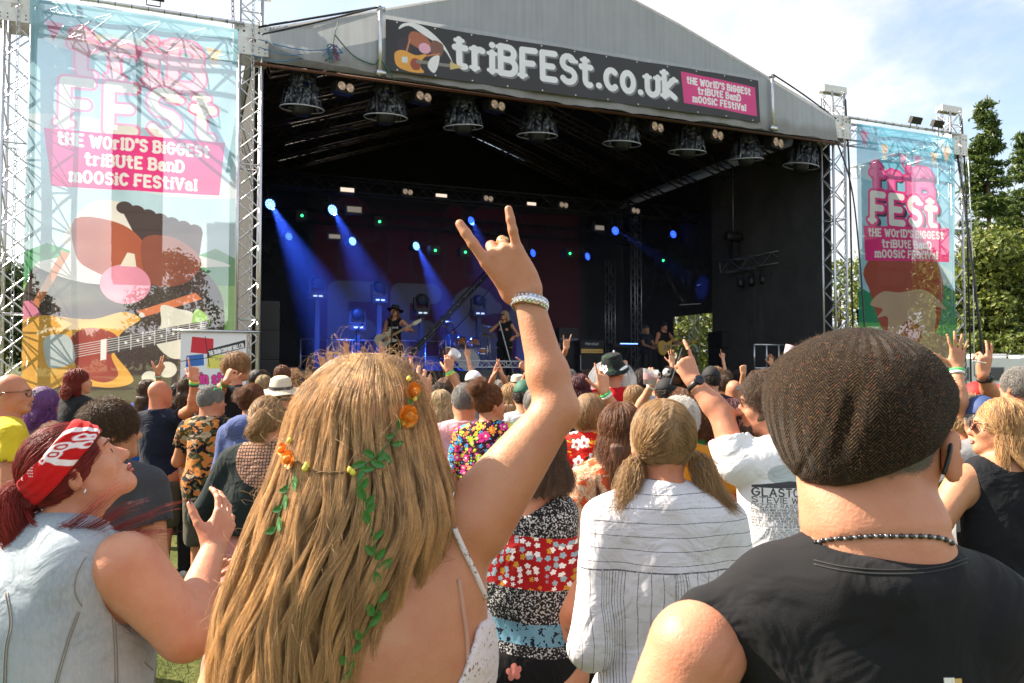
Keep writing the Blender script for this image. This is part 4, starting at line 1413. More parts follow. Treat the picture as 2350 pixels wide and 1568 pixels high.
P.poly(q([(.95, .42), (1.15, .5), (1.1, .2), (1.0, .05), (.85, .2)]), (.84, .84, .84), 4)
for i in range(12):
    for yy in (.03, BH - .03): P.ell(.2 + i * (BW - .4) / 11, yy, .013, .013, (.8, .8, .75))
mbn = print_material('name_banner_print', P.image('name_banner_print'), .6)
o = sheet('name_banner', (bs0, -.50, bz0), (bs1, -.50, bz0 + .03), (bs0, -.46, bz1), 120, 10, mbn, None, .012, STAGE_M)
tag(o, 'long black banner with white web address across the stage front', 'banner')
# tangle of coloured cords
rt = empty('cord_tangle', None, 'tangle of blue, green and red cords hanging on the grey canopy', 'cord tangle', None, STAGE_M)
s0, z0 = SZ(765, 105, -.55)
for cc, nm in (((.03, .16, .4), 8), ((.02, .16, .06), 7), ((.4, .02, .05), 2), ((.25, .08, .35), 3)):
    mb = MB()
    for i in range(nm):
        p = [(s0 + random.gauss(0, .03), -.53, z0 + .02)]
        for j in range(5): p.append((p[-1][0] + random.uniform(-.07, .07), -.53 + random.uniform(-.05, .02), p[-1][2] - random.uniform(.0, .09)))
        mb.tube(spline(p, 3, False), .006, 4)
    mb.build('cord', mat('cord%.2f' % cc[0], cc, .6), rt)
mb = MB()
mb.tube(spline([(s0, -.52, z0), (s0 + .03, -.5, z0 + .2), (s0 + .08, -.5, z0 + .45)], 4, False), .006, 4)
mb.tube(spline([(s0 + .03, -.52, z0 + .2), (s0 + .35, -.5, z0 - .1), (s0 + .7, -.5, z0 - .2), (2.1, -.52, z0 - .12), (2.35, -.55, z0 - .45)], 5, False), .012, 4)
mb.build('cord', mat('cord_g', (.03, .12, .07), .6), rt)
mb = MB(); mb.tube(spline([(.1, -.3, z0 + .02), (.5, -.5, z0 - .12), (.9, -.5, z0 - .12), (s0, -.52, z0 - .05)], 5, False), .008, 4); mb.tube(spline([(.0, -.35, 6.95), (.4, -.5, 6.85), (.8, -.4, 7.0)], 5, False), .008, 4); mb.tube(spline([(.1, -.35, 7.1), (.5, -.5, 6.98), (.8, -.5, 7.03)], 5, False), .008, 4)
mb.build('cord', mat('cord_b', (.05, .2, .42), .6), rt)

# inside: deck, apron, drapes
mb = MB(); mb.box((.25, .35, 1.28), (12.65, 10, 1.4)); mb.build('deck', mat('stage_deck', (.018, .018, .019), .6, var=(5, .4)), stage)
mb = MB(); mb.box((.25, .30, .01), (12.65, .345, 1.36)); mb.build('apron', DRAPE, stage)
mb = MB(); mb.prism([(.1, 10.02, .01), (12.98, 10.02, .01), (12.98, 10.02, 7.42), (RS, 10.02, 9.6), (.1, 10.02, 7.46)], (0, .03, 0)); mb.build('back_drape', DRAPE, stage)
mb = MB(); mb.box((.10, .5, .02), (.14, 10.0, 7.50)); mb.build('side_drape', DRAPE, stage)
for q_ in ([(12.4, .06, 7.62), (13.02, .06, 7.30), (13.02, 10.04, 7.30), (12.4, 10.04, 7.62)], [(-.02, .06, 7.38), (.6, .06, 7.64), (.6, 10.04, 7.64), (-.02, 10.04, 7.38)]): mb = MB(); mb.prism(q_, (0, 0, .03)); mb.build('eave_flap', PVC, stage)
GAP = ((1545, 725), (1636, 822))
def wall_v(px):                      # where a direction meets the right-hand wall s = 12.95
    r = ray(px, 700)[:2]
    n = SU; t = (12.95 + S0 @ SU) / (r @ SU)
    return float((r * t - S0) @ SVV)
v0, v1 = wall_v(GAP[1][0]), wall_v(GAP[0][0])
def wall_z(px, py, v): return SZ(px, py, v)[1]
zg = wall_z(1590, 723, (v0 + v1) / 2)
mb = MB()
mb.box((12.95, .4, .02), (12.99, 3.1, 7.45)); mb.build('side_drape', DRAPE2, stage)
mb = MB(); mb.box((12.93, 3.1, .02), (12.97, v0, 7.45)); mb.build('side_drape', DRAPE2, stage)
mb = MB(); mb.box((12.93, v0, zg), (12.97, 9.98, 7.45)); mb.build('side_drape', DRAPE, stage)
mb = MB(); mb.box((12.93, v1, .02), (12.97, 9.98, zg)); mb.build('side_drape', DRAPE, stage)
# rafters
for v in (.35, 1.9, 3.6, 5.3, 7.0, 8.7):
    for sg in (0, 1):
        a = (.3, v, 7.05) if sg == 0 else (12.6, v, 7.05)
        truss(a, (RS, v, 9.18), .30, stage, DALU, .022, .45, names=('rafter_chord', 'rafter_lacing'))
for sg in (2.2, 4.4, 6.43, 8.5, 10.7):
    z = np.interp(sg, [.3, RS, 12.6], [7.05, 9.18, 7.05])
    mb = MB(); mb.tube([(sg, .3, z + .22), (sg, 9.9, z + .22)], .022, 6); mb.build('purlin', DALU, stage)
for v, z, n in ((5.0, 6.15, 1), (8.3, 6.0, 2)):
    truss((.35, v, z), (12.6, v, z), .34, stage, DARK, .024, .42, names=('lighting_bar_chord', 'lighting_bar_lacing'))
for (px, y0, y1, v) in ((1590, 432, 800, 7.4), (1459, 480, 800, 8.2), (1400, 600, 800, 9.3), (1505, 700, 800, 9.4)):
    s, z = SZ(px, y0, v); s1, zb = SZ(px, 850, v)
    t = empty('mast_truss', None, {1590: 'tall thin silver truss mast at the back right of the stage', 1459: 'middle silver truss mast right of the amplifiers', 1400: 'leftmost and shorter silver truss mast behind the amplifiers', 1505: 'lowest silver truss mast behind the bass player'}[px], 'truss mast', 'masts at the back of the stage', STAGE_M)
    truss((s, v, 1.4), (s, v, z), .24, t, STEEL, .016, .3, rl=.006)
# backdrop
P = Print(8.9, 5.4, 70, (.02, .015, .02, 1))
P.poly([(.2, .3), (.2, 4.9), (8.6, 5.3), (8.7, .2)], (.11, .006, .02)); P.text('triB', .6, 2.9, 2.1, (.14, .012, .03), .26, fit=6.6, track=.2, outline=((.10, .04, .06), .10))
P.text('FESt', .6, .35, 2.2, (.20, .19, .21), .27, fit=7.2, track=.2, outline=((.10, .006, .02), .12))
bd = print_material('backdrop_print', P.image('backdrop_print'), .8)
s0, z0 = SZ(725, 860, 9.2)
o = sheet('stage_backdrop', (2.2, 9.2, 1.5), (11.1, 9.2, 1.5), (2.2, 9.2, 6.9), 40, 30, bd, None, .02, STAGE_M)
tag(o, 'dark red and white printed backdrop hanging behind the band', 'backdrop')

# ---- lamps
GLASS = bpy.data.materials.new('clear_plastic'); GLASS.use_nodes = True
t_ = NT(GLASS.node_tree); tc_ = t_.node('TexCoord'); nb_ = t_.node('TexNoise', {'Vector': t_.vm('MULTIPLY', tc_.outputs['Object'], (1, 1, .5)), 'Scale': 7.0, 'Detail': 4.0, 'Distortion': 2.0}).outputs[0]
g_ = t_.node('BsdfGlossy', {0: (.5, .54, .6), 1: .16, 'Normal': t_.bump(nb_, .9, .12)}); d_ = t_.node('BsdfDiffuse', {0: (.05, .055, .065)})
m1_ = t_.node('MixShader', {0: .5, 1: d_.outputs[0], 2: g_.outputs[0]})
tr_ = t_.node('BsdfTransparent', {0: (.8, .82, .86)})
m2_ = t_.node('MixShader', {0: t_.step(nb_, .40, .72), 1: tr_.outputs[0], 2: m1_.outputs[0]})
m3_ = t_.node('MixShader', {0: .75, 1: tr_.outputs[0], 2: m2_.outputs[0]})
t_.node('OutputMaterial', {0: m3_.outputs[0]})
RIM = mat('grey_rim', (.5, .52, .56), .4)
DOMES = [(693, 250, 50), (885, 270, 50), (1063, 293, 46), (1233, 312, 47), (1427, 331, 44), (1577, 350, 43), (1712, 367, 39), (1838, 382, 40)]
ORD = ['leftmost', 'second', 'third', 'fourth', 'fifth', 'sixth', 'seventh', 'rightmost']
dm0 = None
for i, (px, py, r) in enumerate(DOMES):
    s, z = SZ(px, py, .45)
    rr = r / FPX * (13.7 + s * .37)
    t = empty('domed_moving_light', None, '%s of the eight plastic-covered lamps under the stage canopy%s' % (ORD[i], '' if i in (0, 7) else ' counted from the left'), 'stage lamp', 'plastic-covered moving lights along the stage front', STAGE_M @ Matrix.Translation((s, .45, z)) @ Matrix.Rotation(math.radians(random.uniform(-5, 5)), 4, 'Y') @ Matrix.Rotation(.12, 4, 'X'))
    R = rr
    seed = i * 1.3
    mb = MB(); n = 28; prof = [(R, 0), (R * .97, R * .25), (R * .86, R * .65), (R * .74, R * 1.05), (R * .62, R * 1.4), (R * .5, R * 1.62), (R * .2, R * 1.7)]
    vs = []
    for j, (a, h) in enumerate(prof):
        for k in range(n):
            an = 6.2832 * k / n
            q_ = a * (1 + (.05 * math.sin(an * 5 + seed + j) + .05 * math.sin(an * 9 + j * 1.7 + seed)) * min(1, j / 2))
            vs.append((q_ * math.cos(an), q_ * math.sin(an), h))
    mb.add(vs, [(j * n + k, j * n + (k + 1) % n, (j + 1) * n + (k + 1) % n, (j + 1) * n + k) for j in range(len(prof) - 1) for k in range(n)], True)
    mb.build('plastic_dome', GLASS, t)
    mb = MB(); mb.tube([(R * math.cos(a), R * math.sin(a), 0) for a in np.linspace(0, 6.283, 36, False)], .011, 6, False, True); mb.build('rim', RIM, t)
    mb = MB(); mb.lathe((0, 0, 0), [(0, -.13), (.1, -.13), (.17, -.07), (.18, .1), (.15, .26), (0, .3)], 16); mb.box((-.2, -.06, .1), (-.16, .06, .45)); mb.box((.16, -.06, .1), (.2, .06, .45)); mb.box((-.2, -.14, .45), (.2, .14, .62)); mb.build('lamp_head', DARK, t)
    mb = MB(); mb.tube([(0, 0, R * 1.68), (0, -.02, R * 1.68 + .28)], .03, 8); mb.box((-.26, -.16, R * 1.6), (.26, .16, R * 1.72)); mb.build('clamp', DARK, t)
LENS = bpy.data.materials.new('lamp_reflector'); LENS.use_nodes = True
t_ = NT(LENS.node_tree); t_.node('OutputMaterial', {0: t_.node('BsdfPrincipled', {'Base Color': (.75, .6, .5), 'Metallic': .9, 'Roughness': .35, 'Emission Color': (1, .75, .6), 'Emission Strength': .05}).outputs[0]})
BL = [(793, 200, .2, 'first'), (972, 222, .2, 'second'), (1142, 242, .2, 'third'), (1508, 292, .2, 'fourth'), (1646, 310, .2, 'fifth'), (1785, 328, .2, 'last')]
BM = [(795, 395 + 40, 4.7), (935, 441, 4.7), (1120, 456, 4.7), (1293, 471, 4.7), (1458, 484, 4.7)]
def blinder(px, py, v, lab, rpx, grp):
    s, z = SZ(px, py, v)
    D = (S0 + SU * s + SVV * v)[1]
    r = rpx * D / FPX
    t = empty('blinder_lamp', None, lab, 'stage lamp', grp, STAGE_M @ Matrix.Translation((s, v, z)) @ Matrix.Rotation(.35, 4, 'Z'))
    mb = MB(); mb.box((-r * 2.3, .02, -r * 1.25), (r * 2.3, .22, r * 1.25)); mb.build('housing', DARK, t)
    for sx in (-1, 1):
        mb = MB(); mb.lathe((sx * r * 1.08, .015, 0), [(r, -.03), (r * .95, -.045), (r * .8, -.02), (r * .45, .0), (r * .4, -.03), (0, -.04)], 18, (0, 1, 0)); mb.build('reflector', LENS, t)
for px, py, v, n in BL: blinder(px, py, v, 'twin round lamp under the front canopy, %s from the left' % n, 10, 'twin lamps along the front canopy')
for (px, py, v), n in zip(BM[1:], ('leftmost', 'second', 'third', 'rightmost')): blinder(px, py, v, 'small twin round lamp on the inner lighting bar, %s' % n, 6.5, 'twin lamps on the inner bar')
for i, (px, py, w_, h_) in enumerate([(797, 436, 17, 5), (1013, 449, 15, 4), (1220, 468, 13, 4), (813, 481, 18, 7), (768, 543, 14, 5), (1376, 523, 14, 6)]):
    s, z = SZ(px, py, 4.7); k = 17 / FPX
    t = empty('strobe_lamp', None, ['wide bright strip lamp above the second blue lamp', 'wide bright strip lamp left of the ridge on the inner bar', 'wide bright strip lamp above the raised hand', 'grey slatted strip lamp beside the second blue lamp', 'small grey strip lamp low under the second blue lamp', 'grey slatted strip lamp right of the raised hand'][i], 'stage lamp', 'strip lamps on the inner bar', STAGE_M @ Matrix.Translation((s, 4.7, z)))
    mb = MB(); mb.box((-w_ * k - .03, .01, -h_ * k * 1.6), (w_ * k + .03, .2, h_ * k * 1.6)); mb.build('housing', DARK, t)
    mb = MB(); mb.box((-w_ * k, -.01, -h_ * k), (w_ * k, .0, h_ * k)); mb.build('diffuser', mat('strobe_on' if i < 3 else 'strobe_off', (.6, .58, .52), .4, emit=((1, .75, .6), .38 if i < 3 else .04)), t)
BLUE_DOT = mat('blue_led', (.1, .3, .9), .3, emit=((.02, .07, 1.0), 1.5))
BLUE_HOT = mat('blue_led_hot', (.3, .5, .9), .3, emit=((.13, .33, 1.0), 2.2))
PARS = [(620, 469, 13, 4.8, 1), (763, 482, 12.5, 4.8, 1), (809, 554, 10, 7.9, 1), (955, 565, 10, 7.9, 1), (1081, 507, 10, 4.8, 0), (1223, 581, 9, 7.9, 0), (1348, 589, 9, 7.9, 0), (1412, 530, 10, 4.8, 0), (1545, 538, 9, 6.5, 0), (663, 543, 9, 7.9, 2)]
PL = ['brightest blue lamp, far left under the inner lighting bar', 'second bright blue lamp from the left', 'lower blue lamp just right of the second bright one', 'lower blue lamp with a beam above the guitarist', 'blue lamp beside the raised little finger', 'blue lamp just right of the raised hand', 'blue lamp right of the raised wrist, low', 'blue lamp with a beam near the first mast', 'rightmost blue lamp left of the tall mast', 'faint blue lamp inside the leftmost beam']
for i, (px, py, rp, v, hot) in enumerate(PARS):
    s, z = SZ(px, py, v)
    D = (S0 + SU * s + SVV * v)[1]
    r = rp * D / FPX
    t = empty('led_lamp', None, PL[i], 'stage lamp', 'blue lamps over the band', STAGE_M @ Matrix.Translation((s, v, z)) @ Matrix.Rotation(math.radians(22) * (1 if px < 1400 else .2), 4, 'Z') @ Matrix.Rotation(-.1, 4, 'X'))
    mb = MB(); mb.lathe((0, 0, 0), [(0, .3), (r * .6, .3), (r * .9, .2), (r * 1.12, .0), (r * 1.12, -.02), (r * 1.02, -.02), (r * 1.0, .02), (0, .02)], 20, (0, 1, 0)); mb.build('housing', DARK, t)
    mb = MB()
    for ring, n in ((0, 1), (.38, 6), (.78, 12)):
        for j in range(n):
            a = 6.283 * j / n + ring
            mb.disc((r * ring * math.cos(a), -.005, r * ring * math.sin(a)), (0, -1, 0), r * .17, 10, .01)
    mb.build('led', BLUE_HOT if hot == 1 else (BLUE_DOT if hot == 0 else mat('blue_dim', (.05, .1, .3), .4, emit=((.1, .25, 1.0), .7))), t)
    mb = MB(); mb.tube([(-r * 1.2, .1, 0), (-r * 1.2, .12, r * 1.6), (r * 1.2, .12, r * 1.6), (r * 1.2, .1, 0)], .014, 5); mb.tube([(0, .12, r * 1.6), (0, .12, r * 1.6 + .25)], .02, 6); mb.build('yoke', DARK, t)
for i, (px, py) in enumerate([(693, 495), (871, 509), (1058, 517), (999, 575), (1068, 579), (1308, 582), (1522, 598)]):
    s, z = SZ(px, py, 7.0)
    t = empty('laser_lamp', None, ['tiny green lamp between the two brightest blue lamps', 'tiny green lamp above the lower blue lamps', 'tiny green lamp just left of the raised index finger', 'tiny green lamp left of the raised hand, lower', 'tiny green lamp close to the raised knuckles, lower', 'tiny green lamp right of the raised hand', 'tiny green lamp under the rightmost blue lamp'][i], 'stage lamp', 'small green lamps at the back', STAGE_M @ Matrix.Translation((s, 7.0, z)))
    mb = MB(); mb.box((-.14, .0, -.12), (.14, .3, .14)); mb.build('housing', DARK, t)
    mb = MB(); mb.disc((0, -.01, 0), (0, -1, 0), .035, 10, .008); mb.build('lens', mat('green_on', (.05, .5, .15), .3, emit=((.03, 1, .22), 1.6 if i in (0, 1) else .8)), t)

# lamps that really throw the beams, and the stage smoke they light
def spot(px, py, v, tx, ty, tv, energy, ang, col=(.04, .12, 1.0)):
    s, z = SZ(px, py, v); p = Vector(ST(s, v - .12, z))
    s2, z2 = SZ(tx, ty, tv); q_ = Vector(ST(s2, tv, z2))
    l = bpy.data.lights.new('beam', 'SPOT'); l.energy = energy; l.color = col; l.spot_size = math.radians(ang); l.spot_blend = 1.0; l.shadow_soft_size = .03
    o = bpy.data.objects.new('beam_lamp', l); COL.link(o); o.location = p
    o.rotation_euler = (q_ - p).to_track_quat('-Z', 'Y').to_euler()
spot(620, 469, 4.8, 760, 740, 6.5, 7600, 31)
spot(763, 482, 4.8, 860, 700, 6.5, 5200, 30)
spot(955, 565, 7.9, 1060, 800, 6.5, 3000, 25)
spot(1412, 530, 4.8, 1560, 625, 5.2, 380, 13)
spot(1081, 507, 4.8, 1130, 700, 6.5, 1000, 40)
sm_ = bpy.data.materials.new('stage_smoke'); sm_.use_nodes = True
t_ = NT(sm_.node_tree)
vol = t_.node('VolumePrincipled', {'Color': (.9, .92, 1, 1), 'Density': .022, 'Anisotropy': .2})
o_ = t_.node('OutputMaterial'); t_.t.links.new(vol.outputs[0], o_.inputs['Volume'])
mb = MB(); mb.box((.3, 3.6, 1.42), (12.5, 9.1, 6.0)); o = mb.build('stage_smoke', sm_, None, STAGE_M)
tag(o, 'thin smoke over the band, lit by the blue lamps', 'smoke', kind='stuff')

# ---- backline
def thing_box(px0, px1, py0, v, depth, name, label, cat, m, zb=1.4, group=None):
    s0, zt_ = SZ(px0, py0, v); s1, _ = SZ(px1, py0, v)
    t = empty(name, None, label, cat, group, STAGE_M @ Matrix.Translation(((s0 + s1) / 2, v, zb)))
    return t, s1 - s0, zt_ - zb


SILV = mat('silver_trim', (.5, .5, .52), .35, .8)
def amp(px0, px1, py0, v, split, lab, gold=False):
    t, w_, h_ = thing_box(px0, px1, py0, v, .4, 'amplifier', lab, 'amplifier', DARK, group='amplifiers on the stage')
    hh = h_ * split
    mb = MB(); mb.box((-w_ / 2, 0, 0), (w_ / 2, .4, h_ - hh - .01)); mb.build('speaker_cabinet', CAB, t)
    mb = MB(); mb.box((-w_ / 2 + .03, -.012, .04), (w_ / 2 - .03, -.002, h_ - hh - .05)); mb.build('grille', GRL, t)
    mb = MB(); mb.box((-w_ / 2, .02, h_ - hh), (w_ / 2, .34, h_)); mb.build('head', CAB, t)
    z = h_ - hh * .72
    if gold:
        mb = MB(); mb.box((-w_ / 2 + .03, .0, z - hh * .16), (w_ / 2 - .03, .015, z + hh * .12)); f = mb.build('control_panel', mat('gold_panel', (.5, .33, .1), .4, .6, emit=((.5, .3, .1), .05)), t)
        mb = MB()
        for i in range(10): mb.lathe((-w_ / 2 + .08 + i * (w_ - .16) / 9, -.001, z - .01), [(.012, 0), (.012, -.02), (0, -.02)], 8, (0, 1, 0))
        mb.build('knob', DARK, f)
        Pm = Print(.5, .16, 300, (.02, .02, .02, 1)); Pm.text('Marshall', .03, .045, .085, (.85, .85, .85), .13, slab=False, fit=.44)
        sheet('name_plate', (-.24, .012, h_ - hh * .42), (.24, .012, h_ - hh * .42), (-.24, .012, h_ - hh * .10), 2, 2, print_material('amp_name', Pm.image('amp_name')), t)
    else:
        mb = MB(); mb.box((-w_ / 2 + .03, .0, z - hh * .1), (w_ / 2 - .03, .015, z + .02)); mb.build('control_panel', mat('steel_panel', (.12, .12, .14), .35, .7), t)
    for sx in (-1, 1):
        mb = MB(); mb.box((sx * w_ / 2 - .008, -.015, .0), (sx * w_ / 2 + .008, .0, h_ - hh - .01)); mb.build('corner_trim', SILV, t)
amp(1284, 1329, 752, 6.4, .28, 'taller black amplifier stack right of the raised arm')
amp(1332, 1386, 781, 6.0, .34, 'black amplifier with gold control panel and white script name', True)
for a in ((596, 642, 690, 1.6, 'stacked black side loudspeakers at the left end of the stage'), (1655, 1712, 760, 4.2, 'dark loudspeaker stack at the back right of the stage')):
    t, w_, h_ = thing_box(*a[:4], .6, 'stage_speaker', a[4], 'loudspeaker', CAB)
    for k in range(3):
        mb = MB(); mb.box((-w_ / 2, 0, k * h_ / 3 + .005), (w_ / 2, .6, (k + 1) * h_ / 3 - .005)); c = mb.build('cabinet', CAB, t)
        mb = MB(); mb.box((-w_ / 2 + .03, -.012, k * h_ / 3 + .04), (w_ / 2 - .03, -.002, (k + 1) * h_ / 3 - .04)); mb.build('grille', GRL, c)
for i, (px, py) in enumerate([(700, 862), (1120, 862), (1222, 862), (1475, 856), (1360, 860)]):
    s, z = SZ(px, py, 1.0)
    t = empty('floor_monitor', None, ['grey wedge speaker at the left of the stage edge', 'grey wedge speaker before the singer', 'grey wedge speaker right of the singer', 'grey wedge speaker before the bass player', 'grey wedge speaker before the amplifiers'][i], 'loudspeaker', 'wedge speakers on the stage edge', STAGE_M @ Matrix.Translation((s, 1.0, 1.4)))
    mb = MB(); mb.prism([(-.3, 0, 0), (-.3, -.38, 0), (-.3, -.38, .12), (-.3, -.05, .36), (-.3, 0, .34)], (.6, 0, 0)); mb.build('cabinet', mat('monitor_grey', (.06, .06, .065), .6), t)
    mb = MB(); mb.prism([(-.26, -.02, .33), (-.26, -.018, .342), (-.26, -.32, .10), (-.26, -.32, .085)], (.52, 0, 0), (0, .04, .03)); mb.build('handle', DARK, t)
# drum kit
sd, zd = SZ(1070, 800, 6.2)
t = empty('drum_kit', None, 'drum kit with orange shells and clear bass drum in blue light', 'drum kit', None, STAGE_M @ Matrix.Translation((sd, 6.2, 1.75)))
SH = mat('amber_shell', (.45, .14, .03), .3, coat=.5); CHR = mat('chrome', (.75, .75, .78), .15, 1.0); SKN = mat('drum_skin', (.55, .55, .6), .4)
def drum(c, r, h, ax, n='drum_shell'):
    mb = MB(); mb.lathe(c, [(r, 0), (r, h)], 24, ax); o = mb.build(n, SH, t)
    mb = MB(); mb.lathe(c, [(r * 1.04, -.015), (r * 1.04, .02), (r * .99, .02), (r * .99, -.015), (r * 1.04, -.015)], 24, ax); mb.lathe(c, [(r * 1.04, h - .02), (r * 1.04, h + .015), (r * .99, h + .015)], 24, ax)
    for k in range(6):
        a = Vector(ax).normalized(); u_ = a.orthogonal().normalized(); w_ = a.cross(u_); q_ = Vector(c) + (u_ * math.cos(k * 1.047) + w_ * math.sin(k * 1.047)) * r * 1.03
        mb.tube([q_, q_ + a * h], .008, 5)
    mb.build('hoop', CHR, o)
    mb = MB(); mb.disc(Vector(c) + Vector(ax).normalized() * .0, -Vector(ax), r * .985, 24); mb.disc(Vector(c) + Vector(ax).normalized() * h, Vector(ax), r * .985, 24); mb.build('skin', SKN, o)
drum((.0, -.2, .29), .29, .42, (0, 1, 0)); drum((-.17, -.1, .62), .15, .22, (0, .35, 1)); drum((.2, -.1, .62), .14, .2, (0, .35, 1)); drum((-.5, .1, .3), .2, .32, (0, 0, 1)); drum((.48, .1, .45), .17, .15, (0, 0, 1))
BR = mat('cymbal_brass', (.6, .42, .15), .3, .9)
for x, y, z, r in ((-.6, -.1, 1.15, .2), (.55, -.15, .95, .24), (-.35, .3, 1.3, .18), (.75, .2, 1.2, .2)):
    mb = MB(); mb.lathe((x, y, z), [(0, .03), (.04, .02), (r, -.01), (r, -.015), (.03, .01)], 20, (.15, -.2, 1)); c = mb.build('cymbal', BR, t)
    mb = MB(); mb.tube([(x, y, z), (x, y, .35), (x + .15, y + .1, 0)], .01, 5); mb.tube([(x, y, .35), (x - .15, y + .1, 0)], .01, 5); mb.tube([(x, y, .35), (x, y - .17, 0)], .01, 5); mb.build('cymbal_stand', CHR, c)
mb = MB(); mb.box((-1.2, -.7, -.345), (1.2, 1.3, -.01)); mb.build('riser', DARK, t)
# low white truss rail in front of the drums
s0, z0 = SZ(1035, 833, 3.0); s1, z1 = SZ(1205, 839, 3.0)
t = empty('truss_rail', None, 'low white truss rail lying in front of the drum riser', 'truss beam', None, STAGE_M)
truss((s0, 3, (z0 + z1) / 2), (s1, 3, (z0 + z1) / 2), .14, t, mat('white_paint', (.62, .62, .64), .5), .014, .16)
mb = MB()
for s in (s0 + .1, (s0 + s1) / 2, s1 - .1): mb.tube([(s, 3, 1.4), (s, 3, (z0 + z1) / 2 - .06)], .02, 6)
mb.build('foot', DARK, t)
# guard rails at the back left
t = empty('guard_rail', None, 'thin grey guard rail across the back left of the stage', 'guard rail', None, STAGE_M)
s0, z0 = SZ(690, 779, 8.0); s1, _ = SZ(1030, 785, 8.0)
mb = MB(); mb.tube([(s0, 8, z0), (s1, 8, z0)], .02, 6); mb.build('top_rail', STEEL, t)
mb = MB(); mb.tube([(s0, 8, z0 - .45), (s1, 8, z0 - .45)], .02, 6); mb.build('mid_rail', STEEL, t)
for i in range(7):
    s = s0 + (s1 - s0) * i / 6
    mb = MB(); mb.tube([(s, 8, 1.4), (s, 8, z0)], .02, 6); mb.build('post', STEEL, t)
# moving heads on stands
for i, (px, py) in enumerate([(820, 722), (967, 690), (1098, 692), (728, 650), (870, 660)]):
    s, z = SZ(px, py, 7.2)
    t = empty('moving_light', None, ['black moving lamp on a stand left of the guitarist', 'black moving lamp on a stand right of the guitarist', 'black moving lamp on a tall stand beside the singer', 'column of small black lamps far left at the back', 'small black lamp high at the back above the guitarist'][i], 'stage lamp', 'lamps standing at the back of the stage', STAGE_M @ Matrix.Translation((s, 7.2, z)))
    mb = MB(); mb.lathe((0, -.2, .0), [(0, 0), (.12, 0), (.16, .06), (.16, .28), (.1, .38), (0, .4)], 16, (0, 1, 0.15)); mb.build('lamp_head', DARK, t)
    mb = MB(); mb.box((-.22, -.07, -.22), (-.17, .07, .08)); mb.box((.17, -.07, -.22), (.22, .07, .08)); mb.box((-.22, -.1, -.27), (.22, .1, -.21)); mb.build('yoke', DARK, t)
    mb = MB(); mb.box((-.19, -.16, -.42), (.19, .16, -.28)); b_ = mb.build('base', DARK, t)
    mb = MB(); mb.box((-.12, -.166, -.37), (-.02, -.162, -.33)); mb.box((.02, -.166, -.37), (.12, -.162, -.33)); mb.build('display', mat('display', (.5, .55, .6), .3, emit=((.7, .85, 1), .35)), b_)
    mb = MB(); mb.box((-.06, -.06, -(z - 1.4)), (.06, .06, -.43)); mb.build('stand', DARK, t)
# keyboard
s0, z0 = SZ(1408, 788, 5.6); s1, _ = SZ(1468, 788, 5.6)
t = empty('keyboard', None, 'keyboard on a stand with a thin blue light along it', 'keyboard', None, STAGE_M @ Matrix.Translation(((s0 + s1) / 2, 5.6, z0)))
hw = (s1 - s0) / 2
mb = MB(); mb.box((-hw, 0, -.1), (hw, .35, 0)); mb.build('body', DARK, t)
mb = MB(); mb.box((-hw * .5, -.012, -.02), (hw * .85, -.002, .006)); mb.build('light_strip', mat('blue_strip', (.1, .2, .9), .4, emit=((.15, .3, 1), 1.8)), t)
mb = MB(); mb.tube([(-hw * .7, .1, -(z0 - 1.4)), (hw * .5, .2, -.1)], .018); mb.tube([(hw * .7, .1, -(z0 - 1.4)), (-hw * .5, .2, -.1)], .018); mb.build('stand', DARK, t)
# camera crane
A_, B_ = ST(*((lambda q_: (q_[0], 2.4, q_[1]))(SZ(945, 812, 2.4)))), ST(*((lambda q_: (q_[0], 4.2, q_[1]))(SZ(1160, 590, 4.2))))
t = empty('camera_crane', None, 'long black camera crane arm slanting up behind the raised hand', 'camera crane')
A_, B_ = Vector(A_), Vector(B_)
for off, r in (((0, 0, 0), .035), ((0, 0, .17), .022)):
    mb = MB(); mb.tube([A_ + Vector(off) * .4, B_ + Vector(off)], r, 8); mb.build('boom', DARK, t)
mb = MB()
for i in range(9): c = A_.lerp(B_, (i + .5) / 9); mb.tube([c - Vector((0, 0, .05)), c + Vector((0, 0, .18))], .014, 5)
mb.build('strut', DARK, t)
mb = MB()
for i in range(12): c = A_.lerp(B_, (i + .5) / 12); mb.disc(c + Vector((0, -.04, .03)), (0, -1, .3), .012, 8, .006)
mb.build('bolt', SILV, t)
cable([A_ + Vector((0, -.1, 0)), A_.lerp(B_, .4) + Vector((.1, -.05, -.35)), B_ + Vector((.05, 0, -.3)), B_ + Vector((.2, 0, -.65))], .012, RUBBER, 'cable', t)
mb = MB(); mb.box((-.16, -.1, -.5), (.16, .12, -.1), Matrix.Translation(B_)); mb.tube([B_, B_ + Vector((0, 0, -.15))], .03); mb.build('camera_head', DARK, t)
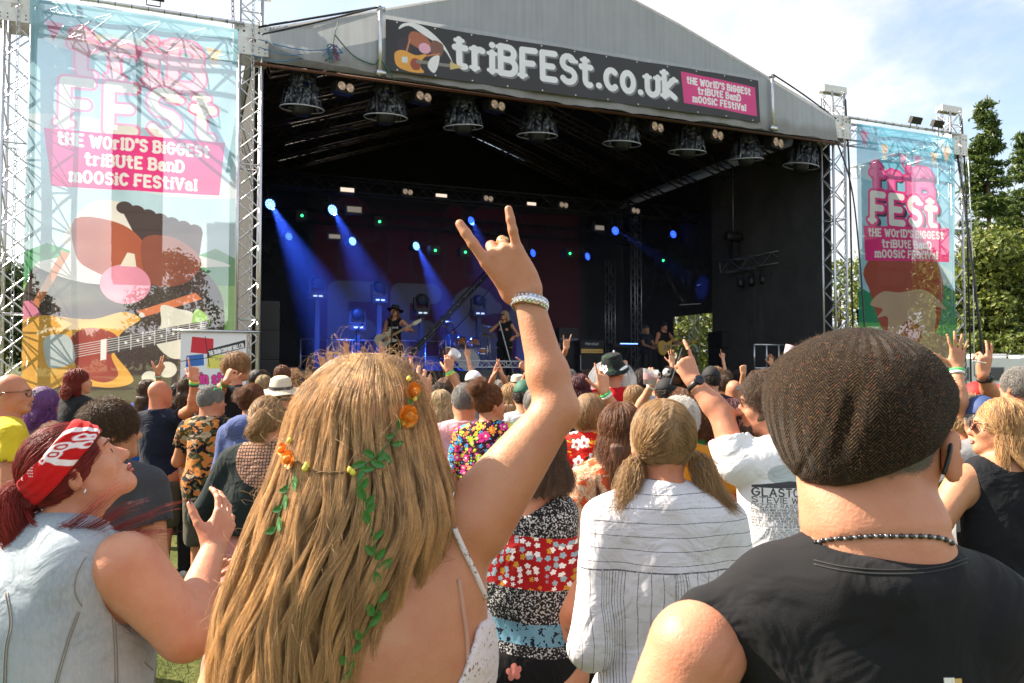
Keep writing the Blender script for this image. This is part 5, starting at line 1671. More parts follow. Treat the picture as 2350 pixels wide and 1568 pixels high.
# hung side truss with small lamps
a = SZ(1660, 614, 3.9); b = SZ(1858, 580, 1.5)
t = empty('hung_truss', None, 'short hung truss with small lamps at the right of the stage', 'truss beam', None, STAGE_M)
pa, pb = Vector((a[0], 3.9, a[1])), Vector((b[0], 1.5, b[1]))
truss(pa, pb, .30, t, mat('mid_alu', (.3, .3, .32), .35, .8), .018, .32, rl=.009)
for px, py, f in ((1686, 540, .13), (1822, 512, .82)):
    c = pa.lerp(pb, f)
    h = empty('chain_hoist', None, 'black chain hoist over the %s end of the hung truss' % ('left' if f < .5 else 'right'), 'chain hoist', 'hoists over the hung truss', STAGE_M @ Matrix.Translation(c))
    mb = MB(); mb.box((-.09, -.09, .18), (.09, .09, .62)); mb.lathe((-.24, 0, .78), [(0, 0), (.11, 0), (.13, .06), (.13, .42), (.11, .48), (0, .48)], 16, (1, 0, 0)); mb.build('body', DARK, h)
    mb = MB(); mb.tube([(0, 0, .9), (0, 0, 7.2 - c.z)], .01, 5); mb.build('chain', SILV, h)
    mb = MB(); mb.tube([(-.05, 0, .2), (-.14, 0, -.02)], .025); mb.tube([(.05, 0, .2), (.14, 0, -.02)], .025); mb.build('sling', DARK, h)
for i, px in enumerate((1701, 1727, 1754, 1782, 1811)):
    f = (px - 1660) / 198.; c = pa.lerp(pb, f) + Vector((0, 0, -.42))
    h = empty('small_spot', None, ['leftmost small black spotlight under the hung truss', 'second small black spotlight under the hung truss', 'middle small black spotlight under the hung truss', 'fourth small black spotlight under the hung truss', 'rightmost small black spotlight under the hung truss'][i], 'stage lamp', 'small spotlights under the hung truss', STAGE_M @ Matrix.Translation(c))
    mb = MB(); mb.lathe((0, 0, .05), [(0, 0), (.07, 0), (.085, -.16), (.085, -.22), (.075, -.2)], 14, (-.25, -.2, 1)); mb.build('can', DARK, h)
    mb = MB(); mb.tube([(-.1, 0, -.02), (-.1, 0, .15), (.1, 0, .15), (.1, 0, -.02)], .01, 5); mb.tube([(0, 0, .15), (0, 0, .27)], .014, 5); mb.build('bracket', DARK, h)
# rack of grey frames at the right
s0, z0 = SZ(1731, 791, 1.6); s1, zb_ = SZ(1813, 845, 1.6)
t = empty('metal_rack', None, 'grey tubular metal rack at the right edge of the stage', 'rack', None, STAGE_M @ Matrix.Translation((0, 1.6, 0)))
for z in (z0, zb_): mb = MB(); mb.tube([(s0, 0, z), (s1 + .4, 0, z)], .022, 6); mb.build('rail', STEEL, t)
for i in range(5):
    s = s0 + (s1 + .4 - s0) * i / 4
    mb = MB(); mb.tube([(s, 0, zb_), (s, 0, z0)], .022, 6); mb.build('post', STEEL, t)
mb = MB()
for s in (s0 + .1, s1 + .3): mb.tube([(s, .02, zb_ - .02), (s, .02, 1.41)], .02, 6)
mb.build('foot', STEEL, t)
# scaffold rails in the wing
t = empty('wing_scaffold', None, 'dim scaffold rails in the dark wing right of the bass player', 'scaffold', None, STAGE_M)
for px0, py0, px1, py1, v in ((1560, 700, 1735, 690, 5.5), (1600, 655, 1740, 640, 5.5), (1650, 716, 1725, 712, 5.0), (1722, 640, 1722, 715, 4.8), (1738, 640, 1738, 690, 4.8)):
    a = SZ(px0, py0, v); b = SZ(px1, py1, v)
    mb = MB(); mb.tube([(a[0], v, a[1]), (b[0], v, b[1])], .02, 6); mb.build('rail', mat('mid_alu'), t)
# dark rear drum and laptop shapes in the wing, guy ropes outside
for pts, lab, r in (([(1905, 290, -.1), (1952, 420, -.5), (1975, 620, -.9), (1990, 860, -1.3)], 'long black guy rope running down left of the right banner', .018), ([(2196, 345, .0), (2225, 560, -.5), (2262, 870, -1.2)], 'thick black guy rope slanting down before the bushes', .03)):
    w_ = []
    for px, py, v in pts:
        s, z = SZ(px, py, v); w_.append(ST(s, v, z))
    tag(cable(w_, r, RUBBER, 'guy_rope'), lab, 'rope')
s_, z_ = SZ(2222, 380, .3); tag(cable([ST(s_, .3, 7.2), ST(SZ(2232, 600, 0)[0], 0, 4.5), ST(SZ(2236, 860, 0)[0], 0, 1.6)], .012, STEEL, 'lifting_chain'), 'thin grey chain hanging right of the rightmost tower', 'chain')

# ------------------------------------------------------------------ trees, bushes, caravan
def leafmat(name, a, b, c):
    m = bpy.data.materials.new(name); m.use_nodes = True
    t = NT(m.node_tree); tc = t.node('TexCoord')
    oi = t.node('NewGeometry')
    f = t.m('ADD', t.m('MULTIPLY', oi.outputs['Random Per Island'], .6), t.m('MULTIPLY', t.noise(tc.outputs['Object'], .35, 3), .5))
    col = t.ramp(f, [(.2, a), (.55, b), (.9, c)])
    b_ = t.node('BsdfPrincipled', {'Base Color': col, 'Roughness': .5, 'Specular IOR Level': .4})
    tl = t.node('BsdfTranslucent', {0: col})
    t.node('OutputMaterial', {0: t.node('MixShader', {0: .3, 1: b_.outputs[0], 2: tl.outputs[0]}).outputs[0]})
    return m


LEAF = leafmat('broad_leaf', (.05, .075, .014), (.13, .17, .03), (.28, .29, .06))
LEAF2 = leafmat('dark_leaf', (.02, .035, .012), (.045, .07, .02), (.08, .11, .03))
NEED = leafmat('needle_leaf', (.035, .07, .018), (.08, .13, .03), (.17, .21, .045))
BARK = mat('bark', (.13, .09, .06), .9, bump=(9, .6, .05), var=(4, .4))


def leafcloud(P, D, size, name, m, parent, aspect=.55):
    """P leaf centres, D outward directions; each leaf a bent quad"""
    n = len(P)
    r = RNG.normal(size=(n, 3)); d = D * .7 + r * .6; d /= np.linalg.norm(d, axis=1)[:, None]
    a = np.cross(d, RNG.normal(size=(n, 3))); a /= np.linalg.norm(a, axis=1)[:, None]
    s = (size * RNG.uniform(.6, 1.4, n))[:, None]
    tipv = np.cross(d, a)
    V = np.stack([P - tipv * s * .5, P + a * s * aspect * .5 + d * s * .1, P + tipv * s * .5, P - a * s * aspect * .5 + d * s * .1], 1).reshape(-1, 3)
    return link(name, npmesh(name, V, np.arange(4 * n).reshape(-1, 4), False), parent, m)


def trunk(t, H, r, lean=(0, 0), limbs=()):
    mb = MB(); mb.tube(spline([(0, 0, -.2), (lean[0] * .3, lean[1] * .3, H * .35), (lean[0], lean[1], H)], 5, False), list(np.linspace(r, r * .15, 11)), 9); mb.build('trunk', BARK, t)
    if limbs:
        mb = MB()
        for a, b in limbs: mb.tube(spline([a, (np.array(a) + b) / 2 + (0, 0, .2), b], 3, False), list(np.linspace(r * .35, r * .06, 7)), 5, False)
        mb.build('limb', BARK, t)


def broadleaf(x, y, H, R, label, n=7000, size=.3, m=None, z0=1.0, grp='broad-leaved trees and bushes behind the stage', gz=0):
    t = empty('leafy_tree', (x, y, gz), label, 'tree', grp)
    k = 26
    cz = RNG.uniform(z0 + (H - z0) * .12, H * .93, k); f = np.sin(np.clip((cz - z0) / (H - z0), 0, 1) * math.pi * .85 + .35)
    an = RNG.uniform(0, 6.28, k); rr = R * .62 * np.clip(f, .25, 1) * np.sqrt(RNG.uniform(.15, 1, k))
    C = np.stack([rr * np.cos(an), rr * np.sin(an), cz], 1)
    cr = R * RNG.uniform(.25, .46, k)
    j = RNG.integers(0, k, n); dv = RNG.normal(size=(n, 3)); dv /= np.linalg.norm(dv, axis=1)[:, None]; dv[:, 2] = np.abs(dv[:, 2]) * np.where(RNG.random(n) < .75, 1, -1)
    rad = cr[j] * RNG.uniform(.7, 1.06, n) * (1 + .18 * np.sin(dv[:, 0] * 7 + j) * np.cos(dv[:, 2] * 6))
    P = C[j] + dv * rad[:, None] * [1, 1, .8]
    trunk(t, H * .8, R * .07, (0, 0), [((0, 0, H * .3), c) for c in C[:10]])
    leafcloud(P, dv, size, 'crown', m or LEAF, t)
    return t


def conifer(x, y, H, R, label, n=9000, gap=.0):
    t = empty('conifer_tree', (x, y, 0), label, 'tree', 'tall conifers right of the stage')
    trunk(t, H, .32, (.15, 0))
    nb = 210
    h = np.sort(RNG.uniform(.12 + gap, .985, nb)); an = RNG.uniform(0, 6.28, nb)
    L = R * (1 - h) ** .72 * RNG.uniform(.42, 1.18, nb) + .22
    j = RNG.integers(0, nb, n)
    # more leaves on long branches
    j = RNG.choice(nb, n, p=L / L.sum())
    u = RNG.uniform(.12, 1, n) ** .8
    wdt = (.5 + .5 * L[j] * .34) * np.sin(u * 2.6 + .3)
    off = RNG.normal(size=n) * wdt * .55
    dx, dy = np.cos(an[j]), np.sin(an[j])
    P = np.stack([dx * L[j] * u - dy * off, dy * L[j] * u + dx * off, h[j] * H - L[j] * u * .26 + u * u * L[j] * .10 + RNG.normal(size=n) * .09 - np.abs(off) * .18], 1)
    D = np.stack([dx * .4, dy * .4, np.ones(n)], 1)
    leafcloud(P, D, .40, 'crown', NEED, t, .30)
    mb = MB()
    for k in range(0, nb, 2):
        a = (0.02, 0, h[k] * H); b = (math.cos(an[k]) * L[k] * .9, math.sin(an[k]) * L[k] * .9, h[k] * H - L[k] * .17); mb.tube([a, b], [.05, .01], 4, False)
    mb.build('limb', BARK, t)


def gx(px, D): return at(px, 850, D)[0]
conifer(gx(2274, 52), 52, 19.9, 3.1, 'tallest pointed conifer right of the rightmost tower', 20000)
conifer(gx(2362, 55), 55, 18.6, 3.4, 'conifer at the right edge of the picture, cut by the frame', 17000)
conifer(gx(2318, 60), 60, 15.5, 3.0, 'shorter conifer between the two tall ones', 10000, .2)
for i, (px, D, H, R, n) in enumerate([(2215, 40, 7.6, 2.6, 9000), (2300, 38, 8.2, 3.2, 13000), (2370, 42, 9.0, 3.2, 9000), (2140, 46, 8.5, 3.2, 6000), (2030, 48, 9, 3.5, 5000), (1930, 52, 9, 3.6, 3000)]):
    broadleaf(gx(px, D), D, H, R, ['sunlit yellow-green bush right of the rightmost tower', 'big sunlit bush under the tallest conifer', 'leafy bush at the right edge above the caravan', 'leafy tree showing faintly through the right banner', 'leafy tree behind the left half of the right banner', 'leafy tree seen past the right stage tower'][i], n, .26, z0=.2)
for i, (px, D, H, R) in enumerate([(1560, 30, 7, 2.6), (1640, 32, 7, 2.6)]):
    broadleaf(gx(px, D), D, H, R, ['sunlit tree seen through the gap at the back of the stage', 'second sunlit tree seen through the gap at the back of the stage'][i], 4500, .22, z0=.3)
def gzat(x, y):
    d = min(max((y - 36) / 120, 0), 1); return d * d * (3 - 2 * d) * 7.0 * min(max((-x + 10) / 60, 0), 1)
for i, (px, D, H, R) in enumerate([(5, 62, 10.2, 4.2), (-60, 66, 11, 4.6), (75, 70, 7.0, 3.2), (160, 74, 3.6, 3.0), (250, 78, 3.6, 3.4), (400, 64, 10.5, 4.2), (470, 72, 4.2, 3.2), (330, 80, 3.4, 3.2), (545, 80, 5, 3.2)]):
    x = gx(px, D)
    broadleaf(x, D, H, R, ['dark tree behind the leftmost tower', 'dark tree at the left edge of the picture', 'low dark tree showing through the left rim of the banner', 'low tree showing through the left part of the banner', 'tree showing faintly behind the printed guitar', 'wide-topped tree showing through the right half of the left banner', 'tree behind the right rim of the left banner', 'low tree behind the loudspeaker column', 'tree hidden beside the left stage tower'][i], 3500, .42, LEAF2, .8, 'far trees left of the stage', gzat(x, D))

WH = mat('caravan_white', (.74, .74, .72), .35, var=(3, .06), coat=.3); GLS = mat('caravan_window', (.03, .035, .04), .1, spec=.8)
for i, (px, D, L, lab) in enumerate([(2262, 33, 5.2, 'white caravan under the bushes, behind the raised hands'), (2392, 36, 5.6, 'white motorhome with roof boxes at the right edge')]):
    c = at(px, 850, D)
    t = empty('caravan', (c[0], D, 0), lab, 'caravan', 'vehicles parked by the bushes')
    hw = L / 2
    mb = MB(); mb.prism([(-hw, -1, .45), (-hw * .96, -1, 1.6), (-hw * .86, -1, 2.2), (hw * .86, -1, 2.24), (hw * .97, -1, 1.7), (hw, -1, .45)], (0, 2.1, 0)); mb.build('body', WH, t)
    mb = MB(); mb.box((-hw, -1.004, 1.05), (hw, -1.001, 1.13)); mb.build('trim_stripe', mat('caravan_grey', (.25, .27, .3), .4), t)
    for x in (-1.7, -.3, 1.3):
        mb = MB(); mb.box((x - .45, -1.02, 1.32), (x + .45, -1.0, 1.88)); wf = mb.build('window_frame', mat('caravan_grey'), t); mb = MB(); mb.box((x - .41, -1.026, 1.36), (x + .41, -1.021, 1.84)); mb.build('pane', GLS, wf)
    mb = MB(); mb.box((-.6, -.6, 2.23), (.5, .3, 2.42)); mb.box((1.1, -.5, 2.23), (1.7, .2, 2.36)); mb.build('roof_box', WH, t)
    mb = MB(); mb.tube([(-hw * .8, -.9, 2.2), (-hw * .8, -.9, 2.36), (hw * .8, -.9, 2.36), (hw * .8, -.9, 2.24)], .02); mb.build('roof_rail', STEEL, t)
    for x in (-.5, .4):
        mb = MB(); mb.lathe((x * 2, -1.02, .33), [(0, 0), (.3, 0), (.33, .04), (.33, .18), (0, .18)], 18, (0, 1, 0)); mb.build('wheel', DARK, t)

# ------------------------------------------------------------------ people
def head_sdf(S, c, R, hs, male=True, mouth=False, ears=True):
    def W(*p): return c + R @ (np.array(p) * hs)
    def E(p, r, k=.012, op='u', RR=None): S.ell(W(*p), np.array(r) * hs, R if RR is None else R @ RR, k * hs, op)
    E((0, -.014, .022), (.076, .094, .092), .03)
    E((0, .028, -.036), (.061, .066, .082), .03)
    jw = .052 if male else .045
    for s in (-1, 1):
        S.cone(W(s * jw, .006, -.058), W(s * .014, .074, -.096), .024 * hs, .018 * hs, k=.03 * hs)
        E((s * .040, .056, -.032), (.024, .026, .024), .02)
    E((0, .080, -.099), (.020, .017, .017), .02)
    S.cone(W(-.03, .080, .020), W(.03, .080, .020), .015 * hs, k=.015 * hs)
    S.cone(W(0, .088, .002), W(0, .111, -.032), .0085 * hs, .0125 * hs, k=.01 * hs)
    E((0, .100, -.037), (.017, .012, .009), .008)
    for s in (-1, 1):
        E((s * .031, .101, -.003), (.017, .016, .010), .012, 's')
        E((s * .031, .078, -.004), (.0145, .0135, .0125), .004)
    E((0, .093, -.062), (.023, .012, .0075), .006)
    E((0, .091, -.075 - (.012 if mouth else 0)), (.019, .012, .008), .006)
    if mouth: E((0, .100, -.072), (.016, .012, .008), .004, 's')
    else: S.cone(W(-.022, .101, -.068), W(.022, .101, -.068), .003 * hs, k=.006 * hs, op='s')
    if ears:
        for s in (-1, 1):
            RE = np.array(Matrix.Rotation(math.radians(-14), 3, 'X') @ Matrix.Rotation(s * math.radians(-22), 3, 'Z'))
            E((s * .081, -.012, -.014), (.0085, .019, .031), .008, RR=RE)
            E((s * .089, -.008, -.012), (.007, .010, .016), .005, 's', RR=RE)
    return W


def _slerp(a, b, t):
    d = np.clip((a * b).sum(-1, keepdims=True), -.9995, .9995)
    th = np.arccos(d)
    return (np.sin((1 - t) * th) * a + np.sin(t * th) * b) / np.sin(th)


CR_C, CR_R = np.array([0, -.014, .018]), np.array([.080, .099, .097])
HREG = (np.array([0, .052, .0]), np.array([0, .62, -.78]))


def hair_strands(name, parent, c, R, hs, style, n, L, m, rad, rng, curl=0.0, tie=None, tail=None, part=0.0, lift=.010, fall=None, hatted=False):
    """combed strands on the head: style short / down / tie (gathered at tie, then tail curve)"""
    a = rng.normal(size=(int(n * 2.6), 3)); a /= np.linalg.norm(a, axis=1)[:, None]
    P = CR_C + a * CR_R
    keep = ((P - HREG[0]) @ HREG[1] < .0)
    if hatted: keep &= P[:, 2] < .035
    a = a[keep][:n]; n = len(a)
    k1, k2 = (7, 0) if style == 'short' else (9, 13)
    phi = np.arctan2(a[:, 0], a[:, 1])                 # 0 = forwards
    sg = np.where(a[:, 0] > part, 1, -1)
    lay = rng.uniform(0, 1, n)
    if style == 'short':
        f = math.radians(22 + L * 500)
        axis_dir = np.array([0, -.35, .95])
        b = a - axis_dir * f * .8 + rng.normal(size=a.shape) * .12 + np.array([0, .0, 0]); b /= np.linalg.norm(b, axis=1)[:, None]
    elif style == 'down':
        ph = np.where(np.abs(phi) < 1.35, sg * (1.35 + rng.uniform(-.1, .5, n)), phi + rng.normal(size=n) * .08)
        el = -.42 + rng.normal(size=n) * .05
        b = np.stack([np.sin(ph) * np.cos(el), np.cos(ph) * np.cos(el), np.sin(el)], 1)
    else:
        T = np.array([t / np.linalg.norm(t) for t in tie])
        w = np.argmax(a @ T.T + .15 * rng.normal(size=(n, len(T))) * 0 + (np.sign(a[:, :1] - part) * np.sign(T[:, 0]) * .6 if len(T) > 1 else 0), axis=1)
        b = T[w] + rng.normal(size=a.shape) * .035; b /= np.linalg.norm(b, axis=1)[:, None]
    t = np.linspace(0, 1, k1)[None, :, None]
    dirs = _slerp(a[:, None, :], b[:, None, :], t)
    up = lift * (.35 + lay[:, None, None]) * np.sqrt(t + .02)
    if style == 'tie': up = up * (1 - .5 * t)
    pts = CR_C + dirs * (CR_R + up)
    if style == 'short':
        pts = pts + dirs * (t * L * .25 * rng.uniform(.2, 1, (n, 1, 1)))
    if k2:
        q = pts[:, -1]
        tt = np.linspace(0, 1, k2 + 1)[1:][None, :, None]
        if style == 'down':
            Li = L * rng.uniform(.75, 1.05, (n, 1, 1))
            down = np.array([0, 0, -1.0])
            out = np.stack([b[:, 0], b[:, 1], 0 * b[:, 0]], 1)[:, None, :]
            tl = q[:, None] + down * Li * tt + out * (.03 * np.sin(tt * 2.2)) * (.6 + lay[:, None, None] * .6)
            bk = np.clip(-tl[..., 2] - .10, 0, 1)
            side = np.abs(tl[..., 0])
            lim = -.075 - .16 * np.clip(bk, 0, .18) - .02 * lay[:, None]
            lim = np.where(q[:, None, 1] > -.02, lim + .10, lim)
            tl[..., 1] = np.where(bk > 0, np.minimum(tl[..., 1], lim * np.clip(bk * 12, 0, 1) + tl[..., 1] * (1 - np.clip(bk * 12, 0, 1))), tl[..., 1])
            if fall is not None: tl = tl + np.array(fall) * tt ** 1.6
        else:
            C = np.stack([spline(tc_, 6, False)[np.linspace(0, len(spline(tc_, 6, False)) - 1, k2).astype(int)] for tc_ in tail])
            jit = rng.normal(size=(n, 1, 3)) * .012
            tl = C[w] + jit * (np.sin(tt * math.pi * .8 + .35) * 1.1) + rng.normal(size=(n, 1, 3)) * .012 * tt ** 2
            ln = rng.uniform(.7, 1, (n, 1, 1)); tl = tl[:, :1] * 0 + tl
        pts = np.concatenate([pts, tl], 1)
    K = pts.shape[1]
    s = np.linspace(0, 1, K)[None, :, None]
    ph = rng.uniform(0, 6.28, (n, 1, 3))
    cl = np.floor(a * 6) @ np.array([3.1, 7.7, 1.9])
    wv = (.0035 + curl * .011) * np.sin(s * (14 + 26 * curl) + ph * .4 + cl[:, None, None]) + .0015 * np.sin(s * 43 + ph)
    pts = pts + wv * np.minimum(1, s * 4)
    loc = c + (pts * hs) @ R.T
    return curves(name, loc, rad * rng.uniform(.7, 1.2, n), m, parent)


def hair_base(c, R, hs, style, L, h, m, parent, tie=None, curl=0):
    S = Sdf()
    def W(*p): return c + R @ (np.array(p) * hs)
    S.ell(W(*CR_C), (CR_R + .002 + curl * .022) * hs, R)
    if style == 'down':
        S.box(W(0, -.078 - .10 * min(L, .3), -.06 - L * .45), np.array([.05, .012, L * .42]) * hs, .018 * hs, R, .04)
    S.plane(W(*HREG[0]), R @ HREG[1])
    if tie is not None:
        for tq, r in tie: S.ell(W(*tq), np.array(r) * hs, R, .02)
    S.post = lambda X, D: D + .0022 * np.sin(X[:, 0] * 260 + 9 * np.sin(X[:, 2] * 17)) - curl * .006 * _n3(X, 85)
    V, Q = polygonize(S, h)
    return link('hair', npmesh('hair', V, Q), parent, m)


HC = {}
def hcol(k):
    tab = dict(brown=((.045, .024, .012), (.13, .07, .035)), dark=((.015, .010, .008), (.05, .03, .02)), blonde=((.26, .17, .085), (.62, .47, .27)), dblonde=((.15, .08, .032), (.50, .31, .14)), red=((.10, .008, .006), (.30, .03, .015)), auburn=((.07, .025, .010), (.24, .09, .03)),
               grey=((.14, .13, .12), (.36, .34, .31)), white=((.45, .42, .38), (.8, .77, .72)), ginger=((.17, .08, .03), (.42, .24, .10)), plum=((.04, .006, .010), (.13, .02, .03)), purple=((.06, .015, .09), (.24, .07, .3)), honey=((.13, .052, .018), (.85, .54, .25)), burg=((.055, .005, .005), (.34, .026, .018)))
    return hair_mat('hair_' + k, *tab[k])


def hbase(k):
    a, b = {m: None for m in ()}, None
    m = hcol(k)
    key = 'hairbase_' + k
    if key in MATS: return MATS[key]
    e = [n for n in m.node_tree.nodes if n.type == 'VALTORGB'][0].color_ramp.elements
    c0, c1 = tuple(e[0].color)[:3], tuple(e[1].color)[:3]
    mm = bpy.data.materials.new(key); mm.use_nodes = True
    t = NT(mm.node_tree); tc = t.node('TexCoord')
    n = t.noise(t.vm('MULTIPLY', tc.outputs['Object'], (60, 60, 6)), 3, 4, .6)
    c = t.ramp(n, [(.3, c0), (.75, tuple((x + y) / 2 for x, y in zip(c0, c1)))])
    b = t.node('BsdfPrincipled', {'Base Color': c, 'Roughness': .55, 'Normal': t.bump(n, .8, .01)})
    t.node('OutputMaterial', {0: b.outputs[0]})
    MATS[key] = mm
    return mm


HATP = dict(
    bucket=[(0, .118), (.055, .116), (.078, .10), (.090, .03), (.095, .022), (.128, -.030), (.133, -.034), (.128, -.037), (.092, .012)],
    sun=[(0, .122), (.05, .120), (.078, .10), (.092, .03), (.098, .018), (.17, .0), (.175, -.004), (.168, -.006), (.09, .008)],
    trilby=[(0, .105), (.03, .118), (.062, .122), (.080, .10), (.092, .03), (.096, .020), (.150, .012), (.153, .008), (.148, .006), (.09, .012)],
    stetson=[(0, .118), (.04, .13), (.075, .128), (.086, .10), (.094, .03), (.10, .018), (.17, .022), (.175, .02), (.168, .012), (.09, .008)])


def hat(kind, c, R, hs, mats, parent, h, back=False, band=None):
    M = Matrix.Translation(c) @ Matrix(R.tolist()).to_4x4() @ Matrix.Diagonal((hs, hs, hs, 1)) @ Matrix.Rotation(math.radians(8), 4, 'X')
    if kind in HATP:
        mb = MB(); mb.lathe((0, -.012, .018), HATP[kind], 28)
        mb.v = [(x, y * 1.18, z + .006 * math.sin(4 * math.atan2(y, x)) * (1 if abs(z) < .04 else 0)) for x, y, z in mb.v]
        o = mb.build('hat', mats, parent); o.matrix_local = M
        if band:
            mb = MB(); mb.lathe((0, -.012, .018), [(.0965, .022), (.0925, .048)], 28); mb.v = [(x, y * 1.18, z) for x, y, z in mb.v]; b = mb.build('hat_band', band, o)
        return o
    S = Sdf()
    def W(*p): return c + R @ (np.array(p) * hs)
    f = -1 if back else 1
    S.ell(W(0, -.014, .026), np.array([.087, .104, .098]) * hs, R)
    S.plane(W(0, 0, .012), R @ np.array([0, .12 * f * -1, -1.0]))
    S.ell(W(0, f * .118 - .012, .024), np.array([.068, .072, .007]) * hs, R @ np.array(Matrix.Rotation(math.radians(-10 * f), 3, 'X')), .006)
    S.ell(W(0, -.014, .124), np.array([.008, .008, .005]) * hs, R, .002)
    V, Q = polygonize(S, h)
    return link('cap', npmesh('cap', V, Q), parent, mats)


NP = [0]
def person(label, px, top, D, yaw=0, hyaw=None, hp=0, hr=0, sex='m', fat=1.0, tone=.3, red=0, fl=0.0, shirt=None, bottom=None, hair=None, hatk=None, arms=None, vox=None, mouth=False, group='people in the crowd', X=None, hdx=(0, 0), lean=0, H=None, face=False, neck=1.0, shoes=(.5, .5, .5), wrin=1.0, xs=None, hk=1.0):
    rng = np.random.default_rng(abs(hash(label)) % 1 + int(px * 7 + top * 13) % 99991)
    w = at(px, top, D)
    Hh = w[2] - fl if H is None else H
    if X is not None: w[0] = X
    fat = 1 + (fat - 1) * .45
    male = sex == 'm'
    root = empty('person', (w[0], D, fl), label, 'person', group)
    cy_, sy_ = math.cos(math.radians(yaw)), math.sin(math.radians(yaw))
    RY = np.array([[cy_, -sy_, 0], [sy_, cy_, 0], [0, 0, 1]])
    root.rotation_euler = (0, 0, math.radians(yaw))
    org = np.array([w[0], D, fl])
    def loc(p): return RY.T @ (np.asarray(p, float) - org)
    h = vox or min(max(D * .0033, .008), .034)
    hs = min(max((Hh / 1.74) ** .5, .93), 1.06) * (1.0 if male else .97)
    hs *= hk
    RH = rotm((hyaw or 0), hp, hr)
    hair_up = .012 if (hair or hatk) else 0
    hc = np.array([hdx[0], .015 + hdx[1], Hh - (.116 + hair_up) * hs])
    sz = Hh - (.315 if male else .305) * (Hh / 1.74) - .02 * hs
    sw = (.178 if male else .158) * (1 + (fat - 1) * .45) * (Hh / 1.74) ** .5
    ly = -lean
    nk = np.array([0, -.012 + ly * .3, sz + .045])
    hz, kz, az = .53 * Hh, .285 * Hh, .05 * Hh
    hx = .088 * fat if male else .095 * fat
    S = Sdf()
    W = head_sdf(S, hc, RH, hs, male, mouth)
    nr = (.058 if male else .047) * neck
    S.cone(W(0, -.026, -.075), nk, nr, nr * 1.08, k=.03)
    def torso(S, e=0.0, k=.05):
        S.cone((-sw * .62, -.012, sz + .0), (sw * .62, -.012, sz + .0), .052 + e, k=.04)
        S.cone((-sw * .5, -.01, sz - .02), nk + (0, 0, -.01), .05 + e, .045 + e, k=.05) if not e else None
        S.cone((sw * .5, -.01, sz - .02), nk + (0, 0, -.01), .05 + e, .045 + e, k=.05) if not e else None
        S.ell((0, -.004, sz - .13), (.150 * (fat ** .6) + e, .105 * fat + e, .19), k=k)
        S.ell((0, .004, .645 * Hh), (.132 * fat + e, .10 * fat + e, .17), k=k)
        S.ell((0, -.006, hz + .02), ((.155 if male else .168) * fat + e, .118 * fat + e, .13), k=k)
    torso(S)
    if not male: 
        for s in (-1, 1): S.ell((s * .07, .085 * fat, sz - .14), (.055, .05, .055), k=.03)
    A = {}
    aw = 1 + (fat - 1) * .6
    ar = (.050 if male else .042) * aw
    L1, L2 = .172 * Hh, .150 * Hh
    hands = []
    for sd, s in (('R', 1), ('L', -1)):
        sp = (arms or {}).get(sd)
        sh = np.array([s * sw, -.008, sz - .018])
        if sp is None:
            el = sh + np.array([s * .045 * fat, -.02, -L1]); wr = el + np.array([s * .0, .10, -L2 * .93]); dh = wr - el; nn = np.array([-s, 0, 0.]); pose = 'relax'
        else:
            wr = loc(at(*sp['w'])) if 'w' in sp else np.array(sp['wl'], float)
            if 'e' in sp: el = loc(at(*sp['e']))
            elif 'el' in sp: el = np.array(sp['el'], float)
            else:
                raise_ = wr[2] > sh[2]
                if raise_: sh = sh + np.array([-s * .012, .01, .02])
                el = ik(sh, wr, L1, L2, np.array([s * .8, -.25, -.6]) if raise_ else np.array([s * .5, -.6, -.5]))
            if 's' in sp: sh = loc(at(*sp['s']))
            dh = loc(org + np.array(sp['d'])) if 'd' in sp else wr - el
            nn = loc(org + np.array(sp['n'])) if 'n' in sp else np.array([0, 1., 0.])
            pose = sp.get('pose', 'relax')
        r = sp.get('r') if sp else None
        r0, r1, r2, r3 = r or (ar, ar * .84, ar * .80, ar * .58)
        S.cone(sh, el, r0, r1, k=.03)
        fm = el + (wr - el) * .3
        S.cone(el, fm, r1 * .97, r2, k=.02); S.cone(fm, wr, r2, r3, k=.02)
        A[sd] = (sh, el, wr, r0, r1, r3)
        if sp is not None and not sp.get('nohand'):
            hands.append((sd, s, wr, dh, nn, pose, el, r3, sp))
    for s in (-1, 1):
        S.cone((s * hx, -.005, hz - .02), (s * hx * .95, .01, kz), .085 * fat, .055 * fat, k=.04)
        S.cone((s * hx * .95, .0, kz), (s * hx * .9, -.02, az + .02), .053 * fat, .036, k=.02)
    if xs: xs(S, W, hc, RH, nk, nr)
    lo_, hi_ = S.bounds(); zc = .47 * Hh
    l2, h2 = lo_.copy(), hi_.copy(); l2[2] = zc; h2[2] = zc + .03
    V, Q = polygonize(S, h, l2, hi_)
    v2, q2 = polygonize(S, max(h * 2.2, .016), lo_, h2)
    Q = np.concatenate([Q, q2 + len(V)]); V = np.concatenate([V, v2])
